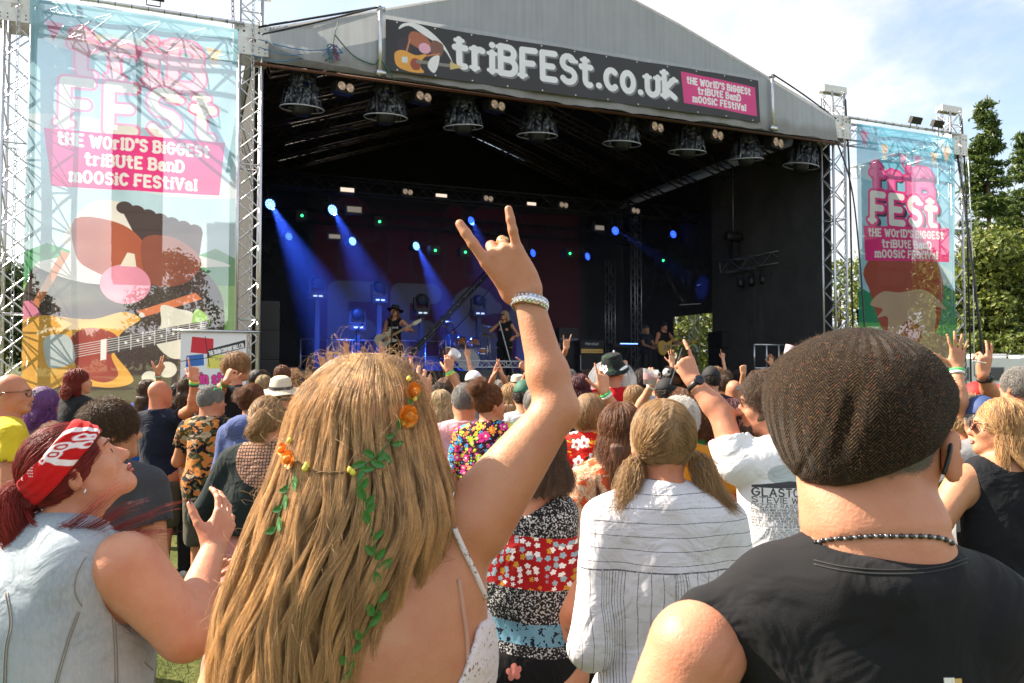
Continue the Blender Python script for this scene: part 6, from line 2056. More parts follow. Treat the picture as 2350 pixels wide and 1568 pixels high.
    for sd, s, wr, dh, nn, pose, el, r3, sp in hands:
        Hd = Sdf()
        sc = (1.0 if male else .93) * sp.get('hs', 1.0)
        ext = wr - (wr - el) * min(1, .10 / max(np.linalg.norm(wr - el), .01))
        Hd.cone(ext, wr, r3 * 1.12, r3 * 1.0, k=.02)
        tips = hand(Hd, wr, dh, nn, s, pose, sc, sp.get('fr', 1.0))
        v2, q2 = polygonize(Hd, min(max(D * .0018, .0024), .008))
        Q = np.concatenate([Q, q2 + len(V)]); V = np.concatenate([V, v2])
        if sp.get('nails'):
            mb = MB()
            for p_, d_, n_, r_ in tips:
                o_ = -n_ / np.linalg.norm(n_)
                c_ = p_ + d_ * r_ * .1 + o_ * r_ * .55
                x_ = np.cross(d_, o_)
                ring = []
                for f0, f1 in ((-.75, .9), (0, 1.25), (.75, .9), (.8, -.5), (0, -.8), (-.8, -.5)): ring.append(c_ + x_ * r_ * f0 * .85 + d_ * r_ * f1 + o_ * r_ * (.42 if abs(f0) < .1 else .12))
                mb.prism(ring, Vector(o_ * .0012))
            mb.build('fingernail', sp['nails'], root)
    body = link('body', npmesh('body', V, Q), root, skin(tone, red))
    # things worn on the wrist
    for sd, s, wr, dh, nn, pose, el, r3, sp in hands:
        for i, b in enumerate(sp.get('band', ())):
            ax = (wr - el) / np.linalg.norm(wr - el)
            c_ = wr - ax * (.012 + .014 * i)
            u_ = Vector(ax).orthogonal().normalized(); v_ = Vector(ax).cross(u_)
            rr = r3 * 1.17 + .0015
            if b == 'watch':
                mb = MB(); mb.lathe(c_, [(rr, -.010), (rr + .003, -.009), (rr + .003, .009), (rr, .010)], 20, ax); wa = mb.build('watch_strap', mat('strap_black', (.015, .015, .017), .4), root)
                o_ = Vector(-nn + (nn @ ax) * ax).normalized()
                mb = MB(); mb.lathe(Vector(c_) + o_ * rr, [(.0, .011), (.017, .011), (.020, .008), (.020, -.002)], 18, o_); mb.build('watch_face', mat('watch_glass', (.02, .022, .03), .12, .3), wa)
            else:
                mb = MB(); mb.lathe(c_, [(rr, -.007), (rr + .002, -.007), (rr + .002, .007), (rr, .007)], 18, ax); mb.build('wristband', mat('band_' + b, dict(green=(.06, .55, .14), yellow=(.65, .6, .1), black=(.03, .03, .03), white=(.75, .75, .75), teal=(.05, .4, .35))[b], .5), root)
    # ---- clothes
    hem = 0
    if shirt:
        kind, m = shirt[0], shirt[1]
        op = shirt[2] if len(shirt) > 2 else {}
        T = Sdf(); e = op.get('e', .014)
        torso(T, e, .07)
        T.cone((-sw * .55, -.012, sz - .005), nk + (0, -.004, -.02), .05 + e, max(.040, nr * .72) + e, k=.05); T.cone((sw * .55, -.012, sz - .005), nk + (0, -.004, -.02), .05 + e, max(.040, nr * .72) + e, k=.05)
        hem = op.get('hem', {'tank': .50, 'dress': .30, 'long': .485, 'hoodie': .49, 'shirt': .465}.get(kind, .485)) * Hh
        if kind in ('shirt', 'hoodie', 'dress', 'loose', 'tee'):
            fl_ = 1.12 if kind != 'dress' else 1.3
            T.ell((0, 0, hem + .10), (.150 * fat * fl_ + e, .112 * fat * fl_ + e, .26), k=.1)
        if not male and kind != 'tank': 
            for s in (-1, 1): T.ell((s * .07, .085 * fat, sz - .14), (.06 + e, .055 + e, .07), k=.05)
        slv = op.get('slv', {'tank': 0, 'vest': 0, 'tee': .62, 'polo': .6, 'shirt': .7, 'long': 1.9, 'hoodie': 1.92, 'dress': 0, 'loose': .75, 'mid': 1.15}.get(kind, .6))
        for sd in 'RL':
            sh, el, wr, r0, r1, r3 = A[sd]
            ee = e + (.008 if kind in ('tee', 'shirt', 'loose', 'mid') else .004)
            if kind == 'vest':
                c0 = sh + (el - sh) * op.get('cut', .1); T.cone(c0, c0 + (el - sh) * .9, r0 * op.get('hole', 1.08), k=.008, op='s'); continue
            if slv == 0:
                T.cone(sh + (sh - nk) * .02 + (0, 0, -.03), sh + (el - sh) * .35, ar * 1.45, ar * 1.3, k=.012, op='s') if kind == 'tank' or kind == 'dress' else None
                continue
            if slv <= 1: T.cone(sh, sh + (el - sh) * slv, r0 + ee, r0 * (1 - slv) + r1 * slv + ee + .006, k=.035)
            else:
                T.cone(sh, el, r0 + ee, r1 + ee, k=.035); T.cone(el, el + (wr - el) * (slv - 1), r1 + ee, r3 + ee + .004, k=.02)
        if slv and slv <= 1:
            for sd in 'RL':      # open sleeve ends: hollow just past the hem so the arm comes out of a rim
                sh, el, wr, r0, r1, r3 = A[sd]
                p = sh + (el - sh) * (slv + .05)
                T.cone(p, p + (el - sh) / np.linalg.norm(el - sh) * .12, r0 + .03, k=.006, op='s')
        if kind in ('polo', 'shirt', 'vest') or (kind == 'tee' and D < 4):
            lo_ = 0 if kind in ('polo', 'shirt') else -.022
            for k_ in range(12):
                a0, a1 = k_ * .5236, (k_ + 1) * .5236
                if 2.2 < a0 < 10: pass
                T.cone(nk + (math.sin(a0) * nr * 1.28, math.cos(a0) * nr * 1.25 + .004, .012 + lo_ - .012 * math.cos(a0)), nk + (math.sin(a1) * nr * 1.28, math.cos(a1) * nr * 1.25 + .004, .012 + lo_ - .012 * math.cos(a1)), .011, k=.008)
        if kind == 'hoodie':
            T.ell(nk + (0, -.075, -.015), (.125, .06, .075), k=.03); T.ell(nk + (0, -.02, .035), (.09, .075, .035), k=.02); T.ell(nk + (0, .02, .05), (.065, .075, .05), k=.01, op='s')
        if kind in ('tank', 'dress'):
            T.ell(nk + (0, 0, .03), (.095, .12, op.get('scoop', .09)), k=.012, op='s')
        if 'xt' in op: op['xt'](T, nk, nr, e)
        T.plane((0, 0, hem), (0, 0, -1))
        amp = .0045 * wrin
        T.post = lambda X, D_: D_ + amp * _n3(X, 13, px) + amp * .5 * np.sin(X[:, 2] * 34 + 5 * np.sin(X[:, 0] * 9) + px) * np.cos(X[:, 0] * 14)
        V, Q = polygonize(T, h)
        sh_o = link({'dress': 'dress', 'hoodie': 'hoodie'}.get(kind, 'shirt'), npmesh('shirt', V, Q), root, m)
    if bottom:
        kind, m = bottom
        B = Sdf()
        e = .014
        zt_ = max(hem + .03, .5 * Hh)
        B.ell((0, -.006, hz + .02), (.162 * fat + e, .12 * fat + e, .14), k=.04)
        if kind in ('skirt', 'maxi'):
            zb = (.20 if kind == 'maxi' else .30) * Hh
            B.cone((0, 0, hz - .05), (0, 0, zb), .17 * fat, .26 * fat, k=.08)
        else:
            zb = (.27 if kind == 'shorts' else .04) * Hh
            for s in (-1, 1):
                B.cone((s * hx, -.005, hz - .02), (s * hx, .006, kz), .09 * fat + e, .062 * fat + e + (.02 if kind == 'shorts' else 0), k=.03)
                if kind != 'shorts': B.cone((s * hx, .0, kz), (s * hx * .95, -.015, az), .062 * fat + e, .052 + e, k=.02)
        B.plane((0, 0, zb), (0, 0, -1)); B.plane((0, 0, zt_), (0, 0, 1))
        B.post = lambda X, D_: D_ + .004 * _n3(X, 15)
        V, Q = polygonize(B, max(h * 1.5, .013))
        link({'skirt': 'skirt', 'maxi': 'skirt', 'shorts': 'shorts'}.get(kind, 'trousers'), npmesh('trousers', V, Q), root, m)
    if D < 7.5:
        for s in (-1, 1):
            Z = Sdf(); Z.cone((s * hx * .9, -.05, .045), (s * (hx * .9 + .02), .13, .035), .045, .04, k=.01); Z.plane((0, 0, .0), (0, 0, -1))
            V, Q = polygonize(Z, max(h, .014)); link('shoe', npmesh('shoe', V, Q), root, mat('shoe%.1f' % shoes[0], shoes, .6))
    # ---- hair, hats
    if hair:
        st, colr = hair[0], hair[1]
        ho = hair[2] if len(hair) > 2 else {}
        L = ho.get('L', .03)
        nst = int(ho.get('n', 2600 if D < 3.2 else (1300 if D < 5 else 700)))
        rad = ho.get('rad', max(.0006, D * .00024))
        tie = ho.get('tie')
        extra = ho.get('lumps')
        if st != 'buzz' or True: 
            hair_base(hc, RH, hs, st if st != 'short' else 'short', L, h, hbase(colr), root, extra, ho.get('curl', 0) if ho.get('curl', 0) > .6 else 0)
        if st == 'buzz':
            hair_strands('hair_strands', root, hc, RH, hs, 'short', nst, .004, hcol(colr), rad * .8, rng, lift=.004, hatted=bool(hatk))
        else:
            hair_strands('hair_strands', root, hc, RH, hs, st, nst, L, hcol(colr), rad, rng, ho.get('curl', .2), tie, ho.get('tail'), ho.get('part', 0), ho.get('lift', .012 if not hatk else .004), ho.get('fall'), bool(hatk))
    if hatk:
        hat(hatk[0], hc, RH, hs, hatk[1], root, min(h, .012), hatk[2] if len(hatk) > 2 else False, hatk[3] if len(hatk) > 3 else None)
    if face:
        fm = face if isinstance(face, dict) else {}
        mb = MB(); mb2 = MB()
        for s in (-1, 1):
            q = W(s * .031, .0915, -.004); f = RH @ np.array([s * .1, 1, 0])
            mb.disc(q, Vector(f), .0058 * hs, 12, .002)
            pts = [W(s * (.016 + .012 * i), .100 - .0035 * i * i * .6, .018 + .004 * math.sin(i * 1.1)) for i in range(4)]
            mb2.tube(pts, [.0012, .0018, .0016, .0008], 6)
        mb.build('eye', mat('eye_dark', (.04, .025, .02), .15), root); mb2.build('eyebrow', hbase(hair[1]) if hair else mat('brow', (.08, .05, .03)), root)
        mb = MB(); mb.tube([W(-.021, .0985, -.066), W(-.008, .1055, -.0625), W(0, .105, -.064), W(.008, .1055, -.0625), W(.021, .0985, -.066)], [.002, .0042, .004, .0042, .002], 6)
        mb.tube([W(-.018, .098, -.071), W(0, .1045, -.0755), W(.018, .098, -.071)], [.002, .005, .002], 6); mb.build('lips', mat('lips%s' % fm.get('lip', 0), (.45, .13, .12) if fm.get('lip') else (.42, .19, .16), .4), root)
    return dict(torso=torso, root=root, W=W, hc=hc, RH=RH, hs=hs, A=A, loc=loc, nk=nk, sz=sz, sw=sw, h=h, Hh=Hh, body=body, nr=nr)


def glasses(p, m, lens=None, w=.062, up=0.0, dark=False):
    W = p['W']; mb = MB()
    z = .004 + up; y = .112 - (.0 if not up else .05)
    for s in (-1, 1):
        mb.tube([W(s * .068, y - .018, z + .006), W(s * .082, .03, z + .006), W(s * .084, -.02, z + .002), W(s * .082, -.035, z - .014)], .0022, 6)
        ring = [W(s * (.034 + .026 * math.cos(a)), y - .006 - .010 * abs(math.cos(a)) * (1 if s * math.cos(a) * s > 0 else 0), z - .004 + .019 * math.sin(a)) for a in np.linspace(0, 6.283, 16, False)]
        mb.tube(ring, .0022, 5, False, True)
    mb.tube([W(-.01, y, z), W(.01, y, z)], .002, 5)
    f = mb.build('glasses', m, p['root'])
    if lens:
        mb = MB()
        for s in (-1, 1):
            mb.add([W(s * (.034 + .025 * math.cos(a)), y - .006, z - .004 + .018 * math.sin(a)) for a in np.linspace(0, 6.283, 16, False)], [tuple(range(16))])
        mb.build('lens', lens, f)
    return f


C = cloth
BLK = C('black_cotton', (.014, .014, .016)); NAVY = C('navy_polo', (.010, .014, .030)); KHAKI = C('khaki_cotton', (.075, .070, .050)); WHT = C('white_cotton', (.80, .79, .80))
DNM = C('blue_denim', (.05, .10, .18), p_denim, lo=(.03, .07, .14), hi=(.10, .18, .28)); GRY = C('grey_cotton', (.22, .22, .23)); REDC = C('red_cotton', (.52, .012, .014))
YEL = C('yellow_cotton', (.70, .52, .03)); BLUEH = C('blue_sweat', (.085, .115, .27)); PINK = C('pink_cotton', (.66, .36, .40)); ORG = C('orange_cotton', (.55, .21, .015)); GRN = C('green_cotton', (.03, .30, .10))
HAT_CREAM = mat('cream_straw', (.55, .48, .36), .8, bump=(200, .4, .003)); HAT_BLK = mat('black_felt', (.012, .012, .014), .8); HAT_RED = mat('red_cap', (.50, .012, .012), .7); HAT_BRN = mat('brown_felt', (.09, .03, .02), .8)
GCR = 'people in the crowd'


def PT_(x, y, D, **k): return dict(w=(x, y, D), **k)
LONG = lambda L=.42, **k: dict(L=L, **k)
BUN = dict(tie=[(0, -.95, .35)], lumps=[((0, -.115, .055), (.042, .036, .040))], tail=[[(0, -.11, .06), (.03, -.14, .07), (.02, -.155, .04), (-.03, -.14, .03), (-.02, -.12, .07)]], curl=.5)
UPDO = dict(tie=[(0, -.75, .75)], lumps=[((0, -.085, .105), (.05, .045, .04))], tail=[[(0, -.09, .11), (.04, -.11, .12), (.02, -.13, .09), (-.04, -.11, .10), (0, -.08, .14)]], curl=.6)

# --- far rows, in front of the stage
far = [
 # label, px, top, D, opts
 ('blonde woman with straight hair in front of the black drape, left of the red hat', 605, 858, 7.6, dict(sex='f', hair=('down', 'blonde', LONG(.35)), shirt=('tee', BLK))),
 ('person in a floppy red cap among the far left rows', 648, 848, 8.0, dict(hair=('down', 'dblonde', LONG(.25)), hatk=('baseball', HAT_RED), shirt=('tee', BLK))),
 ('person in a brown leather hat just right of the red cap', 672, 846, 8.8, dict(hair=('short', 'dark', {}), hatk=('trilby', HAT_BRN), shirt=('tee', GRY))),
 ('dark curly-haired person between the sponsor banner and the blonde woman', 590, 848, 8.6, dict(hair=('short', 'dark', dict(L=.05, curl=.9)), shirt=('tee', BLK))),
 ('person in a cream bucket hat seen from behind, left of the flower crown', 645, 866, 5.2, dict(hair=('short', 'grey', {}), hatk=('sun', HAT_CREAM, False, mat('hat_band_dark', (.05, .04, .04))), shirt=('tee', BLK))),
 ('man in a white baseball cap with red trim before the drums', 1087, 849, 6.6, dict(hair=('short', 'brown', {}), hatk=('baseball', mat('white_cap', (.8, .78, .78), .7)), shirt=('tee', GRY))),
 ('man in sunglasses with a green band holding up a plastic cup', 1010, 876, 5.6, dict(hair=('short', 'dark', {}), shirt=('tee', C('navy_tee', (.02, .035, .07))), arms=dict(R=PT_(1030, 852, 6.6, pose='hold', d=(0, .1, 1), n=(-.2, 1, 0), band=('green', 'yellow'))))),
 ('dark-haired man with raised hands clapping before the singer', 1146, 872, 7.0, dict(hair=('short', 'grey', dict(L=.05)), shirt=('tee', BLK), arms=dict(L=PT_(1132, 866, 8.1, pose='open', d=(.25, .1, 1), n=(1, 0, 0)), R=PT_(1154, 866, 8.1, pose='open', d=(-.25, .1, 1), n=(-1, 0, 0))))),
 ('long brown-haired woman in a strapless top before the singer', 1172, 876, 5.4, dict(sex='f', hair=('down', 'honey', LONG(.4)), shirt=('tank', C('tan_top', (.3, .13, .06))))),
 ('person in a straw hat with black band below the singer', 1188, 862, 8.2, dict(hair=('short', 'dark', {}), hatk=('trilby', HAT_CREAM, False, HAT_BLK), shirt=('tee', BLK))),
 ('man in a faded pink cap with hand raised to the singer', 1228, 858, 7.2, dict(hair=('short', 'brown', {}), hatk=('baseball', mat('pink_cap', (.5, .22, .22), .8), True), shirt=('tee', BLK), arms=dict(L=PT_(1212, 848, 8.3, pose='point', d=(-.8, .1, .55), n=(0, 1, -.2), band=('green', 'black'))))),
 ('person in a dark green cap and light grey shirt left of the raised arm', 1204, 869, 4.9, dict(hair=('short', 'dark', {}), hatk=('baseball', mat('green_cap', (.015, .10, .06), .7)), shirt=('tee', C('pale_grey', (.42, .43, .46))))),
 ('cropped-haired man in a red and green patterned shirt by the raised arm', 1228, 885, 4.5, dict(hair=('buzz', 'grey', {}), shirt=('shirt', C('tropical_green', (.02, .15, .06), p_hawaii, base=(.03, .18, .07))))),
 ('dark red bobbed hair, seen just right of the raised arm', 1330, 854, 5.6, dict(sex='f', hair=('down', 'plum', LONG(.12)), shirt=('tee', BLK))),
 ('hooded person in pale grey behind the frog-eyed hat', 1474, 845, 6.4, dict(hair=('short', 'dark', {}), shirt=('hoodie', C('grey_hood', (.42, .43, .46))))),
 ('person with light brown hair and a blue top under the umbrella edge', 1456, 880, 5.4, dict(sex='f', hair=('down', 'dblonde', LONG(.2)), shirt=('tee', C('blue_top', (.04, .15, .45))))),
 ('tall man in a plain black cap and black jacket before the wing', 1632, 839, 6.2, dict(hair=('short', 'dark', {}), hatk=('baseball', HAT_BLK), shirt=('long', BLK))),
 ('dark-haired man right of the tall black-capped man', 1657, 858, 7.2, dict(hair=('short', 'brown', {}), shirt=('tee', BLK))),
 ('bald man right of the dark-haired man', 1684, 872, 6.6, dict(hair=None, red=.4, shirt=('tee', BLK))),
 ('small fair-haired child in a bright yellow and green top', 1703, 884, 7.0, dict(sex='f', hair=('down', 'dblonde', LONG(.2)), shirt=('tee', C('child_top', (.35, .5, .05))))),
 ('long red-haired person in a wide black hat and green top', 1740, 868, 5.0, dict(sex='f', hair=('down', 'auburn', LONG(.4)), hatk=('stetson', HAT_BLK), shirt=('long', C('olive_top', (.04, .10, .01))))),
 ('person with one fist raised in front of the dark wing', 1722, 900, 8.4, dict(hair=('short', 'dark', {}), shirt=('tee', BLK), arms=dict(L=PT_(1706, 858, 9.8, pose='fist', d=(0, 0, 1), n=(0, 1, 0))))),
 ('dark-haired person in a grey top below the tall mast', 1605, 858, 8.8, dict(hair=('short', 'dark', {}), shirt=('tee', GRY))),
 ('person in a dark cap near the amplifiers', 1302, 866, 8.6, dict(hair=('short', 'dark', {}), hatk=('baseball', HAT_BLK), shirt=('tee', BLK), arms=dict(L=PT_(1299, 800, 9.6, pose='rock', d=(.1, 0, 1), n=(0, 1, 0))))),
 ('dark-haired person left of the clapping man in the far row', 1112, 872, 8.4, dict(hair=('short', 'brown', {}), shirt=('tee', GRY))),
 ('person in a red cap behind the hand with the green band', 2240, 874, 4.6, dict(hair=('short', 'dark', {}), hatk=('baseball', HAT_RED), shirt=('tee', C('lilac', (.5, .3, .4))))),
 ('person in a red cap beside the grey-haired man at the right', 2308, 875, 5.0, dict(hair=('short', 'dark', {}), hatk=('baseball', HAT_RED, True), shirt=('tee', BLK))),
 ('person in a dark blue cap behind the sunglasses woman', 2252, 905, 3.6, dict(hair=('short', 'grey', {}), hatk=('baseball', mat('blue_cap', (.03, .06, .18), .7)), shirt=('tee', GRY))),
 ('red-capped person with hand raised, right of the flower crown', 1380, 880, 8.0, dict(hair=('short', 'dark', {}), hatk=('baseball', HAT_RED), shirt=('tee', REDC))),
 ('woman with dark hair before the side loudspeakers', 700, 868, 8.4, dict(sex='f', hair=('down', 'dark', LONG(.3)), shirt=('tee', BLK), arms=dict(R=PT_(742, 838, 9.6, pose='point', d=(-.25, 0, 1), n=(0, 1, 0), band=('green',))))),
 ('blond person before the guard rail behind the flower crown', 760, 872, 8.0, dict(hair=('short', 'ginger', dict(L=.05)), shirt=('tee', REDC))),
 ('dark-haired man in the far row before the guitarist', 905, 872, 8.6, dict(hair=('short', 'dark', {}), shirt=('tee', GRY))),
]
for lab, px, top, D, o in far:
    D = D * 1.22 if D > 3.9 else D * 1.15
    o = dict(o); o.setdefault('yaw', RNG.uniform(-18, 18)); o.setdefault('tone', float(RNG.uniform(.15, .6)))
    person(lab, px, top, D, bottom=('jeans', DNM if D > 7 else BLK), **o)

# --- more heads in the rows before the stage
SHN = [('grey', GRY), ('black', BLK), ('white', WHT), ('red', REDC), ('navy', NAVY), ('pink', PINK), ('green', GRN), ('pale blue', C('sky_tee', (.25, .38, .55))), ('orange', ORG), ('khaki', KHAKI)]
HRN = [('fair long-haired woman', 'f', ('down', 'blonde', LONG(.3))), ('dark-haired man', 'm', ('short', 'dark', {})), ('brown-haired man', 'm', ('short', 'brown', {})), ('auburn-haired woman', 'f', ('down', 'auburn', LONG(.3))), ('bald man', 'm', None), ('grey-haired man', 'm', ('short', 'grey', {})), ('dark long-haired woman', 'f', ('down', 'dark', LONG(.35))), ('fair short-haired man', 'm', ('short', 'ginger', {}))]
REG = [(640, 'left tower'), (800, 'left loudspeakers'), (960, 'guitarist'), (1100, 'drums'), (1260, 'singer'), (1420, 'amplifiers'), (1580, 'bass player'), (1900, 'dark right wing')]
rg = np.random.default_rng(21); seen_l = set(); k = 0
for i in range(46):
    px = 585 + (1850 - 585) * (i + rg.uniform(.1, .9)) / 46; D = rg.uniform(8.6, 12.2) + (1.6 if px > 1200 else 0)
    Hp = rg.uniform(1.56, 1.84); top = 850 - (Hp - CZ) * FPX / D
    where = [n for x, n in REG if px < x][0]
    while True:
        hn, sx, hr_ = HRN[int(rg.integers(8))]; cn, cm_ = SHN[int(rg.integers(10))]
        lab = '%s in a %s top, far row before the %s' % (hn, cn, where)
        if lab not in seen_l: break
    seen_l.add(lab)
    am = None
    if rg.random() < .22: am = dict(R=dict(wl=(.22, .18, Hp + .18), pose=['open', 'point', 'fist'][i % 3], d=(0, .1, 1), n=(0, 1, 0)))
    person(lab, px, top, D, yaw=rg.uniform(-20, 20), sex=sx, fat=rg.uniform(.95, 1.3), tone=float(rg.uniform(.1, .7)), hair=hr_, shirt=('tee', cm_), bottom=('jeans', DNM if i % 2 else BLK), arms=am)

# --- rows in the middle of the field
CAMO = C('camo_shirt', (.4, .2, .06), p_camo); FLOR = C('floral_shirt', (.1, .02, .05), p_floral); HAW = C('hawaiian_shirt', (.5, .02, .02), p_hawaii); PAIS = C('paisley_top', (.5, .3, .2), p_paisley)
RED3 = C('red_striped_sleeve', (.50, .010, .016), p_sleeve3); LACE = C('lace_top', (.016, .024, .024), p_lace, win=(0, 1.34, .12, .13)); ROSE = C('rose_skirt', (.50, .20, .17)); DGRY = C('charcoal_tee', (.055, .055, .062))
tee = Print(.42, .24, 520, (.5, .5, .52, 0)); tee.a[..., :3] = (.55, .55, .57)
tee.text('freak', .02, .07, .11, (.55, .55, .57, 1), .13, slab=False, fit=.38, rot=.2)
FREAK = C('slogan_tee', (.055, .055, .062), p_tshirt, im=tee.image('slogan_print'), rect=(-.20, 1.08, .12, 1.26))
FLAM = mat('phone_black', (.01, .01, .012), .15, coat=.5)

bg_ = person('bald man in glasses and yellow T-shirt at the left edge', 24, 858, 4.7, yaw=-52, hyaw=-30, fat=1.25, tone=.55, red=.3, shirt=('tee', YEL), bottom=('shorts', KHAKI), face=True, neck=1.2, shoes=(.1, .1, .1))
glasses(bg_, mat('strap_dark', (.01, .01, .012), .3))
PB = person('purple-braided woman behind the bald man in yellow', 98, 888, 5.6, yaw=-20, sex='f', hair=('down', 'purple', LONG(.28, curl=.8)), shirt=('tank', C('teal_pattern', (.02, .05, .08), p_paisley)), bottom=('jeans', DNM))
person('red-haired woman in a black T-shirt under the printed guitar', 178, 842, 7.2, yaw=-25, hyaw=-40, sex='f', fat=1.25, hair=('down', 'red', LONG(.14, curl=.5)), shirt=('tee', BLK), bottom=('jeans', BLK))
person('brown-haired man in a charcoal slogan T-shirt beside the bandana woman', 250, 912, 3.1, yaw=-8, hyaw=-40, fat=1.15, tone=.4, hair=('short', 'brown', dict(L=.05, curl=.15, lift=.012, n=4200)), shirt=('tee', FREAK), bottom=('shorts', GRY), shoes=(.7, .7, .7), arms=dict(L=dict(wl=(-.26, .25, .95))))
person('long-haired woman in blue pointing a hand up beside the bald man in navy', 338, 868, 8.0, yaw=-10, sex='f', hair=('down', 'brown', LONG(.36)), shirt=('tee', C('bright_blue', (.02, .10, .45))), bottom=('jeans', DNM), arms=dict(R=PT_(362, 858, 7.5, pose='smoke', d=(.45, 0, 1), n=(-.8, .5, 0), band=('white', 'green'))))
person('bald man in a navy polo shirt with his right arm raised', 366, 873, 6.7, yaw=-12, hyaw=-25, fat=1.16, tone=.45, red=.35, neck=1.15, shirt=('polo', NAVY), bottom=('shorts', KHAKI), shoes=(.05, .05, .05), arms=dict(R=PT_(446, 872, 6.4, pose='point', d=(-.1, .05, 1), n=(-.6, .8, 0), band=('yellow', 'green', 'black')), L=dict(wl=(-.12, .28, 1.12))))
person('brown-haired woman in a black jacket behind the raised arm with bands', 428, 862, 8.2, sex='f', hair=('down', 'brown', LONG(.3)), shirt=('long', BLK), bottom=('jeans', BLK))
person('grey-haired woman half hidden behind the camouflage shirt', 458, 903, 6.8, sex='f', hair=('down', 'grey', LONG(.14)), shirt=('tee', C('patterned_dark', (.05, .04, .08), p_paisley)), bottom=('jeans', BLK))
gm = person('man in an orange camouflage shirt with green sunglasses on his head', 484, 881, 6.0, yaw=-14, hyaw=-28, fat=1.2, tone=.55, red=.25, neck=1.15, hair=('buzz', 'grey', dict(n=2600)), shirt=('shirt', CAMO), bottom=('shorts', KHAKI), shoes=(.05, .05, .05), arms=dict(L=dict(wl=(-.2, .25, 1.05)), R=dict(wl=(.2, .25, 1.1))))
glasses(gm, mat('green_frame', (.02, .75, .12), .4), None, up=.085)
person('tall fair-haired man in a black T-shirt with hand at his neck', 541, 806, 6.9, yaw=-28, hyaw=-20, tone=.35, red=.3, hair=('short', 'ginger', dict(L=.07, lift=.018)), shirt=('tee', BLK), bottom=('jeans', BLK), arms=dict(L=dict(w=(519, 876, 6.3), pose='fist', d=(.3, .2, 1), n=(.7, .7, 0), band=('green', 'black', 'black'))), mouth=False)
person('woman in a blue hooded top with a dark claw clip in her hair', 577, 878, 5.2, yaw=-10, sex='f', fat=1.12, hair=('tie', 'auburn', dict(BUN, lift=.012)), shirt=('hoodie', BLUEH), bottom=('jeans', DNM))
cc = person('woman with a low knotted bun, black lace-backed top and rose skirt', 614, 906, 3.85, yaw=4, hyaw=-6, sex='f', fat=1.28, tone=.35, hair=('tie', 'dblonde', dict(tie=[(0, -.99, -.1)], lumps=[((0, -.112, .0), (.048, .04, .05)), ((0, -.10, -.055), (.035, .03, .04))], tail=[[(0, -.11, .03), (.03, -.145, .03), (.01, -.15, -.02), (-.03, -.13, -.05), (.0, -.12, -.08)]], curl=.4, n=4200)), shirt=('loose', LACE, dict(hem=.60, slv=1.25)), bottom=('maxi', ROSE), arms=dict(L=dict(wl=(-.24, .22, 1.0)), R=dict(wl=(.24, .22, 1.0))))
clip = MB(); clip.lathe((0, 0, 0), [(0, 0), (.02, .0), (.03, .02), (.02, .04)], 8)
person('dark-haired woman before the left edge of the sponsor banner', 410, 876, 9.4, sex='f', hair=('down', 'dark', LONG(.2)), shirt=('tee', BLK))
# middle
person('balding grey-haired man in a pink shirt left of the floral shirt', 1066, 876, 5.1, yaw=6, hyaw=6, fat=1.05, tone=.4, neck=1.1, hair=('buzz', 'grey', dict(n=3000)), shirt=('shirt', PINK), bottom=('jeans', DNM))
person('woman with auburn pinned-up hair in a bright flower-print shirt', 1124, 880, 4.9, yaw=-12, hyaw=-42, sex='f', fat=1.45, tone=.5, hair=('tie', 'auburn', dict(UPDO, n=2600)), shirt=('loose', FLOR, dict(slv=.9)), bottom=('jeans', BLK), face=True)
person('woman with dark sunglasses and dark patterned top behind the pink shirt', 1012, 890, 6.2, yaw=20, sex='f', hair=('down', 'blonde', LONG(.2)), shirt=('tee', C('navy_print', (.02, .03, .06), p_lace, win=(0, 1.2, .1, .1))), bottom=('jeans', DNM))
um = person('man in a black floral bucket hat and red shirt with striped sleeves', 1408, 812, 6.9, yaw=-12, hyaw=-22, hp=-8, tone=.3, red=.55, fat=1.12, hair=('buzz', 'ginger', {}), hatk=('bucket', C('floral_hat', (.01, .01, .01), p_hawaii, base=(.012, .012, .014), c2=(.015, .05, .025))), shirt=('tee', RED3), bottom=('shorts', BLK))
person('curly blond person in a red Hawaiian shirt with one arm raised', 1352, 906, 4.8, yaw=-10, hyaw=-18, sex='f', fat=1.2, tone=.45, hair=('short', 'dblonde', dict(L=.085, curl=1.0, lift=.02, n=3000)), shirt=('loose', HAW, dict(slv=.8)), bottom=('jeans', BLK), arms=dict(R=dict(w=(1387, 900, 4.5), pose='peace', d=(-.12, .05, 1), n=(-.3, 1, 0), band=('green', 'white'))))
person('person in a black cap holding a red drink', 1528, 866, 6.6, yaw=10, hair=('short', 'dark', {}), hatk=('baseball', HAT_BLK), shirt=('tee', BLK), bottom=('jeans', BLK), arms=dict(L=dict(w=(1496, 884, 6.2), pose='hold', d=(-.2, .1, 1), n=(.2, 1, 0), band=('white',))))
person('woman with big curly brown hair and a green top', 1592, 880, 4.8, yaw=-6, sex='f', fat=1.15, hair=('down', 'auburn', LONG(.16, curl=1.5, lift=.055, n=3000)), shirt=('tee', GRN), bottom=('jeans', BLK))
person('woman with dark red hair and a red vest right of the green top', 1682, 910, 4.7, yaw=8, sex='f', fat=1.2, tone=.35, hair=('down', 'plum', LONG(.12)), shirt=('tank', REDC), bottom=('jeans', BLK))
person('white-haired man in an orange T-shirt', 1562, 908, 3.9, yaw=-14, hyaw=-18, fat=1.15, tone=.25, red=.5, hair=('short', 'white', dict(L=.035, n=3200)), shirt=('tee', ORG), bottom=('jeans', DNM))
person('woman with long auburn hair and a paisley orange top', 1424, 916, 3.2, yaw=6, sex='f', fat=1.15, tone=.35, hair=('down', 'auburn', LONG(.28, n=3600, fall=(-.01, 0, 0))), shirt=('long', PAIS, dict(slv=1.3)), bottom=('jeans', BLK))
